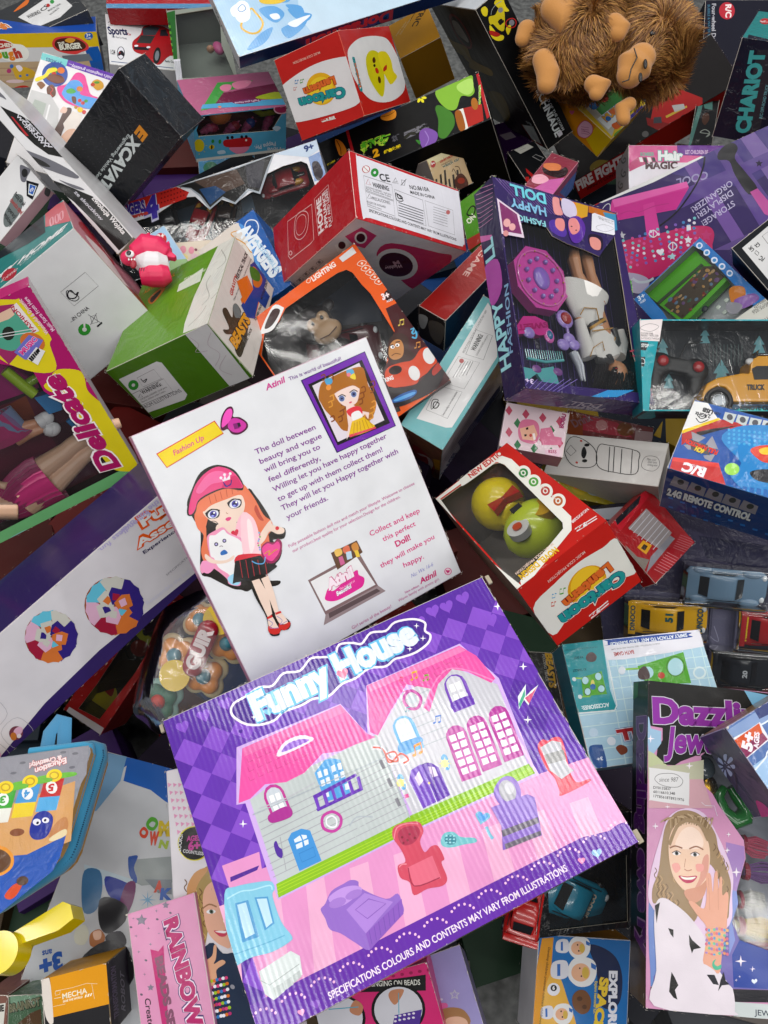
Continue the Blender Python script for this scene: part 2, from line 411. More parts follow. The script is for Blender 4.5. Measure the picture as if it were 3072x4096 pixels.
def carton(name, label, cat, P, d, cols, art, mat='gloss', window=None, inner='333333', film='film', group=None, edge=None, wear=0.0009, outline=None):
    """a printed carton. P pose, d size, cols per face (F U D L R), art per face; a window makes it hollow with a clear film"""
    M = pose(P); w, h, t = d
    root = empty(name, M, label, cat, group)
    A = Acc(); cf = cols.get('F', 'ffffff'); ed = edge or cf
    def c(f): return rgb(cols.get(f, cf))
    if outline:
        P = [(outline[i]*5e-4, outline[i+1]*5e-4) for i in range(0, len(outline), 2)]
        if sum(P[i][0]*P[(i+1) % len(P)][1] - P[(i+1) % len(P)][0]*P[i][1] for i in range(len(P))) < 0: P.reverse()
        A.prism(P, -t, 0, cf, side=cols.get('R'))
    elif not window:
        bm = bmesh.new(); bmesh.ops.create_cube(bm, size=1)
        for v in bm.verts: v.co = Vector((v.co.x*w, v.co.y*h, v.co.z*t - t/2))
        bmesh.ops.bevel(bm, geom=bm.edges[:], offset=wear, segments=2, affect='EDGES', profile=0.5)
        for f in bm.faces:
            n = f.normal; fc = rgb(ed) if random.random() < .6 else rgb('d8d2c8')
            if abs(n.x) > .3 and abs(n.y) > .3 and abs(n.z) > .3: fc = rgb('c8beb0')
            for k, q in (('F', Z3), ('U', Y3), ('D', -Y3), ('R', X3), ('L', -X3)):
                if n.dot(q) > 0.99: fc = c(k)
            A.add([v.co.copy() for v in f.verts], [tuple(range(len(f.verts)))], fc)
        bm.free()
    else:
        th = 0.0012; i_ = rgb(inner)
        win = [(window[i]*5e-4, window[i+1]*5e-4) for i in range(0, len(window), 2)]
        win = clip(win, (-w/2+0.002, -h/2+0.002, w/2-0.002, h/2-0.002))
        outer = [(-w/2,-h/2),(w/2,-h/2),(w/2,h/2),(-w/2,h/2)]
        a = sum(win[i][0]*win[(i+1) % len(win)][1] - win[(i+1) % len(win)][0]*win[i][1] for i in range(len(win)))
        if a > 0: win = win[::-1]
        pts = outer + win
        T = tessellate_polygon([[Vector((p[0],p[1],0)) for p in outer], [Vector((p[0],p[1],0)) for p in win]])
        A.add([Vector((p[0],p[1],0)) for p in pts], [orient(pts, x) for x in T], c('F'))
        A.add([Vector((p[0],p[1],-th)) for p in pts], [tuple(reversed(orient(pts, x))) for x in T], i_)
        n = len(win)
        A.add([Vector((p[0],p[1],0)) for p in win] + [Vector((p[0],p[1],-th)) for p in win], [(k,(k+1)%n,(k+1)%n+n,k+n) for k in range(n)], rgb('c8bfae'))
        B0 = [Vector((x*w/2, y*h/2, z)) for z in (0, -t) for x, y in ((-1,-1),(1,-1),(1,1),(-1,1))]
        for fc, key in (((0,1,5,4),'D'), ((1,2,6,5),'R'), ((2,3,7,6),'U'), ((3,0,4,7),'L')): A.add([B0[k] for k in fc][::-1], [(0,1,2,3)], c(key))
        A.add(B0[4:][::-1], [(0,1,2,3)], i_)
        w2, h2 = w/2-th, h/2-th
        B1 = [Vector((x*w2, y*h2, z)) for z in (-th, -t+th) for x, y in ((-1,-1),(1,-1),(1,1),(-1,1))]
        for fc in ((0,1,5,4),(1,2,6,5),(2,3,7,6),(3,0,4,7)): A.add([B1[k] for k in fc], [(0,1,2,3)], i_)
        A.add(B1[4:], [(0,1,2,3)], i_)
        fl = Acc(); nx = 22; zz = -th - 0.0006
        V_ = [Vector((-w2+2*w2*i/nx, -h2+2*h2*j/nx, 0)) for j in range(nx+1) for i in range(nx+1)]
        for v in V_: v.z = zz - 0.0016*(0.5+0.5*noise.noise(Vector((v.x*24, v.y*24, w*9))))
        fl.add(V_, [(j*(nx+1)+i, j*(nx+1)+i+1, (j+1)*(nx+1)+i+1, (j+1)*(nx+1)+i) for j in range(nx) for i in range(nx)], (1,1,1,1))
        fl.obj('window_film', film, root)
    for f in 'FUDLR' if not outline else 'F':
        O, U, V, Nn, rect = frame(d, f)
        draw(A, art.get(f, ()), (O, U, V, Nn), rect)
        if not outline: scuff(A, (O, U, V, Nn), rect)
    if 'I' in art:
        O, U, V, Nn, rect = frame(d, 'I'); draw(A, art['I'], (O, U, V, Nn), rect)
    A.obj('carton_body', mat, root, smooth=False)
    return root
# print colours: five bits each of red, green, blue
PAL = [
23792,31612,27846,31586,29009,11336,31096,26869,17519,5190,4194,30219,24870,31609,30001,31189,27854,31678,7346,5220,30654,9493,4203,20126,32767,28977,24011,32538,32669,27850,17650,31384,31710,31385,21374,8427,25341,7672,14668,28972,
32603,32701,27848,27881,5285,23784,18204,29173,18156,23131,19563,30003,28262,14044,26822,26821,21113,17651,25939,27889,26735,20090,17870,30653,21074,13675,28851,25711,32702,32605,11374,13606,30476,27059,29163,25469,27208,30504,7277,15542,
3139,29564,22980,17698,28263,31610,29597,13813,5290,7300,28079,11962,30312,14043,30258,30536,28905,30467,25154,26931,15603,17753,13526,10387,29305,30426,11443,13493,31516,31646,17752,21309,31352,27357,25401,26426,22198,22231,19203,23397,
30069,30166,31255,31288,26930,19898,24819,27483,26459,22739,15639,27515,11931,23796,11964,29630,15640,24852,24884,25402,15672,13558,29533,9851,7737,31634,31667,11476,17970,29044,23288,28075,30308,29348,26892,10902,8697,17094,9330,14109,
30261,18237,18236,11930,25502,23454,14042,28572,22230,19929,23099,18840,15702,17783,25212,22042,26957,22763,29137,16153,7731,20348,17179,11932,17576,30259,20682,30292,24345,21174,25369,11474,10420,30508,29005,21140,18905,23255,14767,30686,
28049,9938,29596,29157,7720,4228,7785,23749,27550,30245,29443,28539,25265,22062,3478,31709,24806,31675,29062,30372,12968,30278,24871,28969,11460,29352,31708,8323,5559,15889,28359,11799,23855,9719,29497,25829,29353,30616,5525,13557,
16185,3344,30622,5460,8807,28133,25798,15620,30566,17765,13539,28979,9896,28198,25830,9863,30500,26855,25159,27271,24838,11879,26425,23286,11527,29462,29562,28371,10604,12684,3243,6378,23750,6343,4229,22661,9547,7432,3204,16946,
5320,6481,5541,4387,11878,18002,18001,11863,28357,29446,13945,5491,23851,8490,29380,30502,3375,5747,17571,28102,9830,8727,24904,30486,29595,27427,24772,11458,29508,4465,5250,30581,15459,3170,21139,19971,17858,13666,14799,20676,
29509,27396,24774,22692,3171,21173,28540,23718,27141,7298,28230,13538,29542,25482,13030,13742,6341,15856,29476,29655,20262,18152,23406,9734,16757,21017,7686,22725,20868,22981,5703,3172,6342,8456,22726,12685,20084,25038,31644,29398,
22628,26895,9350,25837,9316,28408,25204,28501,22757,10569,30651,8519,7365,19684,8355,9865,29237,15497,23301,15532,29499,24742,31676,30294,7784,28420,26526,30652,31514,23822,5709,24775,9621,27110,9514,28229,22694,2115,5526,14831,
20678,28111,2214,27548,23752,31447,10570,5286,7783,4232,23719,30588,20685,11954,29461,5317,30620,27111,15865,31548,7205,15055,18199,32734,22637,21108,13447,17668,11398,21679,6244,28538,22196,25060,4291,27513,29626,25303,29156,5427,
9478,15888,4161,29316,27109,8709,7341,29059,6315,27484,19814,7344,20616,28377,14107,26424,15626,25063,24283,28995,24773,9459,25371,9460,24872,11560,7400,6479,25436,5391,18073,7367,9581,13876,28505,27238,11899,23389,29301,30579,
29465,17740,24808,20209,9283,31643,7234,29484,27209,11995,25130,11459,6209,26915,5186,4163,22724,4501,12988,8324,7434,4196,7378,26427,9490,30487,25368,14764,19026,22691,5324,11505,21109,5390,17846,6283,16220,19291,29532,17646,
30422,28275,29221,27269,25027,8791,29299,11508,29266,27452,12500,8326,5223,29298,21141,28014,7769,28477,16855,23256,25370,19028,8369,25142,26037,21372,18138,22901,11570,9456,15732,12594,15764,13650,21112,25339,26899,29110,25810,22736,
24948,4199,24749,29565,9784,16791,26995,23420,24815,23224,21734,4260,3429,23369,28574,9817,27481,25061,16756,29563,16912,9942,2148,4757,3205,13973,9579,29445,22693,10571,5689,9915,4195,27877,6307,29478,27911,26885,30470,21356,
3510,4567,2217,10773,17701,21737,17838,15652,21041,25137,21891,20002,24036,25028,18035,13807,7633,25420,21100,23885,7658,27123,29395,24873,31677,20653,29466,22830,24740,7721,11913,23848,23975,30587,29413,30552,30586,28292,30618,30520,
11911,11929,25961,27581,5748,29629,2346,29662,11561,11942,6565,28494,6613,18184,8644,9414,28573,17702,28605,23388,4467,21275,25396,18676,25365,27318,14798,15830,7508,14937,15961,22072,18042,26458,8491,29500,21037,15753,25231,30518,
28306,30388,27248,24208,17866,26322,19882,11660,11494,25135,25168,24877,29362,28146,13977,29424,16148,29294,12019,19956,5542,21276,6415,26980,17547,21210,3208,23696,28260,29385,3242,29480,29394,27338,7639,15686,11492,29447,11522,20587,
2114,25133,11507,9912,22170,28117,22027,29428,17938,13710,24783,17774,11535,23726,6310,28279,27428,24883,27482,22091,15719,27343,26221,20971,11691,25900,5354,28337,27952,21254,7704,23791,16024,27364,26917,21222,20116,3412,5527,16057,
25435,9716,4339,14444,27480,22983,4469,23237,4225,18627,26340,21667,28259,30617,31674,30583,17907,22166,15984,3203,15852,11525,5252,7719,25366,6549,28324,5591,28068,28101,5556,8435,28387,29401,24811,28082,22994,17540,27337,17969,
13667,13490,16084,7827,28444,10439,26089,24980,29367,5187,9685,9909,3174,24312,9714,5682,23324,21739,11824,11493,22229,9420,20049,15524,13709,25367,23717,16911,25188,7716,23686,21107,17935,19027,7330,22629,28276,25072,13744,6345,
15858,22200,27277,4470,24741,11963,15080,30532,25219,9850,25131,17734,29525,29286,26948,11526,5363,3175]
B = {}
bake_texts([('& Creativity!', 0.05, ''),('& Creativity!', 0.1, ''),('..:', 0.02, ''),('1', 0.05, ''),('100', 0.03, ''),('17T85618T89219T6', 0.01, ''),('1:24', 0.03, ''),('2', 0.05, ''),('2', 0.06, ''),('2.4G REMOTE CONTROL', 0.06, ''),('2.4G REMOTE CONTROL', 0.12, ''),('2.4GHz', 0.04, ''),('20', 0.04, ''),('3', 0.05, ''),('3+', 0.03, ''),('3+', 0.05, ''),('3+', 0.06, ''),('3+ AGES', 0.02, ''),('3+ AGES', 0.03, ''),('34T05825T49226T4', 0.0, ''),('4', 0.05, ''),('4', 0.06, ''),('4', 0.1, ''),('401223910.359', 0.0, ''),('48666-1400.338', 0.0, ''),('5', 0.05, ''),('5+', 0.06, ''),('51', 0.05, ''),('5149 2110', 0.0, ''),('6', 0.05, ''),('6+', 0.04, ''),('6+', 0.05, ''),('60116610.348', 0.01, ''),('694777-1DA', 0.0, ''),('6CH', 0.07, ''),('6CH', 0.11, ''),('720.30/2B', 0.0, ''),('8255', 0.03, ''),('9+', 0.05, ''),('A', 0.07, ''),('ACCESSORIES:', 0.03, ''),('AGES', 0.02, ''),('AGES', 0.03, ''),('AGES', 0.04, ''),('APPLIANCE', 0.03, ''),('ASSEMBLE', 0.03, ''),('AVENGERS', 0.05, ''),('AVENGERS', 0.06, ''),('AVENGERS', 0.08, ''),('AVENGERS', 0.1, ''),('Assembly', 0.03, ''),('Assembly', 0.07, ''),('Assembly', 0.12, ''),('Atinil', 0.03, ''),('Atinil', 0.06, ''),('Atinil', 0.1, ''),('BATH GAME', 0.03, ''),('BEADS SET', 0.06, ''),('BEASTS', 0.05, ''),('BEASTS', 0.06, ''),('BEASTS', 0.12, ''),('BOBU', 0.05, ''),('BOMBER', 0.04, ''),('BRAINROT', 0.05, ''),('BRAINROT', 0.1, ''),('BRINGS CHILDREN FUN AND MORE IMAGINATION', 0.02, ''),('BUBBLE & WATER BOMB FUNCTION', 0.01, ''),('BURGER', 0.05, ''),('BURGER', 0.1, ''),('Beautiful', 0.03, ''),('Beautiful', 0.07, ''),('CARTOON', 0.02, ''),('CE', 0.02, ''),('CE', 0.03, ''),('CHARIOT', 0.06, ''),('CHOKING HAZARD - small parts.', 0.0, ''),('CHOKING HAZARD -Small parts.', 0.0, ''),('CHOKING HAZARD-small parts', 0.0, ''),('CIY0213834', 0.0, ''),('COOL', 0.02, ''),('COUNTLESS', 0.02, ''),('Car', 0.02, ''),('Cartoon', 0.06, ''),('Cartoon', 0.07, ''),('Cartoon', 0.1, ''),('Cartoon', 0.11, ''),('Cartoon', 0.15, ''),('Chef Dream', 0.0, ''),('Collect and keep', 0.01, ''),('Contiene partes pequenas', 0.0, ''),('Create', 0.01, ''),('D', 0.08, ''),('DELICIOUS', 0.02, ''),('DINOCO', 0.04, ''),('DISPLAYER!', 0.01, ''),('DOLL', 0.03, ''),('DOLL', 0.04, ''),('DOLL', 0.08, ''),('DY0081848', 0.0, ''),('DY0132837', 0.01, ''),('Dazzling', 0.05, ''),('Dazzling', 0.07, ''),('Dazzling', 0.1, ''),('Dazzling Jewelry', 0.05, ''),('Dazzling Jewelry', 0.08, ''),('Delicate', 0.05, ''),('Delicate', 0.1, ''),('Develop children potential cultivate childhood', 0.01, ''),('Doll!', 0.03, ''),('Doraemon', 0.05, ''),('Doraemon', 0.12, ''),('Drink', 0.03, ''),('E', 0.06, ''),('ENDGAME', 0.02, ''),('ENJOY THEIR OWN', 0.02, ''),('EXPLORE', 0.06, ''),('Education', 0.05, ''),('Education', 0.1, ''),('Endgame', 0.05, ''),('Engineering Vehicle Series', 0.015, ''),('Ewolucja Wojska', 0.03, ''),('Experience the fun', 0.02, ''),('Explore interstellar fun.', 0.02, ''),('FASHION', 0.02, ''),('FASHION', 0.03, ''),('FASHION', 0.08, ''),('FC', 0.03, ''),('FIRE FIGHTING', 0.05, ''),('FOLDABLE TRACK', 0.02, ''),('FOLDING TRACK', 0.02, ''),('FROM ILLUSTRATIONS', 0.0, ''),('FULL FUNCTION', 0.06, ''),('FULL FUNCTION', 0.1, ''),('Family Games', 0.01, ''),('Fashion Up', 0.02, ''),('Four-wheel Drive', 0.02, ''),('Fully poseable fashion doll mix and match your lifestyle .Welcome to choose', 0.0, ''),('Funny House', 0.055, ''),('Funny House', 0.1, ''),('GRAVITY', 0.03, ''),('GUIR', 0.06, ''),('Game', 0.01, ''),('Girl series of the beauty!', 0.0, ''),('HAPPY', 0.03, ''),('HAPPY', 0.08, ''),('HAPPY DOLL', 0.03, ''),('HAPPY ROBOT', 0.0, ''),('HARPOON', 0.0, ''),('HOME', 0.04, ''),('Hair', 0.06, ''),('Hair', 0.11, ''),('Happy', 0.02, ''),('Hearing', 0.01, ''),('I love', 0.02, ''),('IE', 0.05, ''),('IN CHINA', 0.01, ''),('INFINITE CONTROL FUN', 0.02, ''),('INTERESTING PLAY', 0.02, ''),('JEWELRY', 0.01, ''),('Jewelry', 0.04, ''),('Jewelry', 0.06, ''),('Jewelry', 0.09, ''),('K', 0.07, ''),('KING', 0.04, ''),('KITCHEN', 0.05, ''),('LANTERN', 0.02, ''),('LET CHILDREN BE', 0.02, ''),('LET THE KIDS', 0.02, ''),('LIGHTING', 0.04, ''),('LL', 0.08, ''),('LL', 0.14, ''),('LL', 0.17, ''),('LOOKS!', 0.02, ''),('Lantern', 0.05, ''),('Lantern', 0.06, ''),('Lantern', 0.1, ''),('Little', 0.0, ''),('Lovely', 0.03, ''),('M', 0.05, ''),('M', 0.08, ''),('MADE IN CHINA', 0.02, ''),('MAGIC', 0.05, ''),('MAKE YOUR ROBOT', 0.0, ''),('MECHA', 0.02, ''),('MOVEABLE JOINTS', 0.02, ''),('MUSIC', 0.05, ''),('MUSIC', 0.07, ''),('MUSIC', 0.1, ''),('MUSIC', 0.12, ''),('MUSIC COLR PROIECTION', 0.01, ''),('MUSIC COLR PROJECTION', 0.01, ''),('MUSIC COLR PROJECTION', 0.02, ''),('MY HOME', 0.03, ''),('MY HOME', 0.05, ''),('Make your', 0.0, ''),('Music Starts From Here', 0.02, ''),('N', 0.07, ''),('NEW EDITION', 0.04, ''),('NO.8228-A3', 0.02, ''),('NO.8610A', 0.02, ''),('NO:PX5288', 0.03, ''),('NOVEL DESIGN', 0.04, ''),('New edition', 0.01, ''),('Not for children under 3 years.', 0.0, ''),('Nu: Wx 16-6', 0, ''),('ON', 0.04, ''),('ORGANIZER!', 0.01, ''),('Open the track on the back to deform into gravity', 0.0, ''),('PELIGRO DE AHOGARSE', 0.0, ''),('PLAY AND LEARN', 0.02, ''),('PLEASE RECYCLE', 0.0, ''),('PRECAUCIONES:', 0.0, ''),('PapPa pigs Home', 0.02, ''),('Peppa Pig.', 0.02, ''),('Poczuj sie jak', 0.02, ''),('Puzzle', 0.04, ''),('Puzzle', 0.07, ''),('Puzzle', 0.13, ''),('R/C', 0.03, ''),('R/C', 0.04, ''),('R/C', 0.05, ''),('R/C OFF-ROAD TRUCK', 0.02, ''),('RACING MODEL', 0.0, ''),('RAINBOW', 0.06, ''),('RAINBOW', 0.1, ''),('RAINBOW', 0.14, ''),('REMOTE CONTROL', 0.02, ''),('REMOTE CONTROL', 0.05, ''),('RESCUE', 0.04, ''),('RESCUE TEAM', 0.03, ''),('ROBOT', 0.02, ''),('Radio Contr', 0.02, ''),('Reassemble the ball over again for endless fun', 0.01, ''),('Rusteze', 0.04, ''),('SAVE THE WORLD', 0.03, ''),('SIMPLY ATTACH TO ANY TILED SURFACE!', 0.03, ''),('SPACE', 0.06, ''),('SPECIFICATION', 0.02, ''),('SPECIFICATIONS COLOURS AND CONTENTS', 0.0, ''),('SPECIFICATIONS COLOURS AND CONTENTS MAY VARY', 0.0, ''),('SPECIFICATIONS COLOURS AND CONTENTS MAY VARY FROM ILLUSTRATIONS', 0.02, ''),('SPECIFICATIONS, COLOURS', 0.0, ''),('SPECIFICATIONS,COLOURS AND CONTENTS MAY VARY FROM ILLUSTRATIONS', 0.02, ''),('SPEED', 0.0, ''),('SPEED OF THE STORM', 0.02, ''),('STEGOSAURUS TRACK CAR', 0.02, ''),('STOP', 0.04, ''),('STORAGE!', 0.01, ''),('STRINGING ON BEADS', 0.01, ''),('SWEET', 0.05, ''),('Sports', 0.035, ''),('Super Race Car Models', 0.0, ''),('TECHNIAUE', 0.035, ''),('THE', 0.04, ''),('TITAN-QUALITY', 0.03, ''),('TRANSFORMATION', 0.03, ''),('TRIC', 0.02, ''),('TRUCK', 0.05, ''),('Tested according to international standards', 0.01, ''),('The doll between', 0.012, ''),('They will let you Happy together with', 0.012, ''),('This is world of', 0.0, ''),('This is world of beautiful!', 0.01, ''),('UK', 0.03, ''),('USB', 0.06, ''),('VERTICAL TRACK', 0.03, ''),('Vision', 0.01, ''),('W', 0.08, ''),('WARNING:', 0.02, ''),('WARNING:', 0.03, ''),('WATER', 0.04, ''),('WHICH IS THE MOST ENJOYABLE, EXCITING AND NOVEL GAME', 0.0, ''),('WOJSKOWY', 0.03, ''),('Warm family with pretty girl.', 0.0, ''),('Washing', 0.02, ''),('Willing let you have happy together', 0.012, ''),('Wonderful & Dynamic', 0.02, ''),('X1 TARGET', 0.02, ''),('X4 SHIT', 0.02, ''),('XCAVATO', 0.05, ''),('ZESTAW', 0.03, ''),('ZJ379205', 0.01, ''),('a', 0.06, ''),('ans', 0.03, ''),('artyk', 0.02, ''),('beauty and vogue', 0.012, ''),('child love', 0.0, ''),('cockroach', 0.03, ''),('dowodca tajnej', 0.02, ''),('drinking water', 0.0, ''),("e child's imagination greativity....", 0.01, ''),('feel differently,', 0.012, ''),('for endless', 0.02, ''),('fun.', 0.02, ''),('g', 0.08, ''),('h', 0.08, ''),('happy.', 0.01, ''),('kitty love', 0.0, ''),('magnetic', 0.0, ''),('o', 0.08, ''),('operacji', 0.02, ''),('ough', 0.06, ''),('ough', 0.12, ''),('our product,best quality for your selection.Design for the children.', 0.0, ''),('since 987', 0.0, ''),('the ball over', 0.02, ''),('they will make you', 0.01, ''),('this perfect', 0.01, ''),('to get up with them collect them!', 0.012, ''),('u', 0.08, ''),('watch car', 0.03, ''),('watch car', 0.06, ''),('will bring you to', 0.012, ''),('wojskowej', 0.02, ''),('years', 0.0, ''),('your friends.', 0.012, ''),('ze skoczkow', 0.02, ''),('二迈', 0.03, 'c'),('天地', 0.03, 'c'),('天地', 0.06, 'c'),('奇妙拼乐', 0.02, 'c'),('奇妙拼乐', 0.05, 'c'),('新', 0.03, 'c'),('植物', 0.03, 'c'),('植物', 0.05, 'c'),('植物大作战', 0.02, 'c'),('百适', 0.02, 'c'),('绿色家园', 0.03, 'c')])
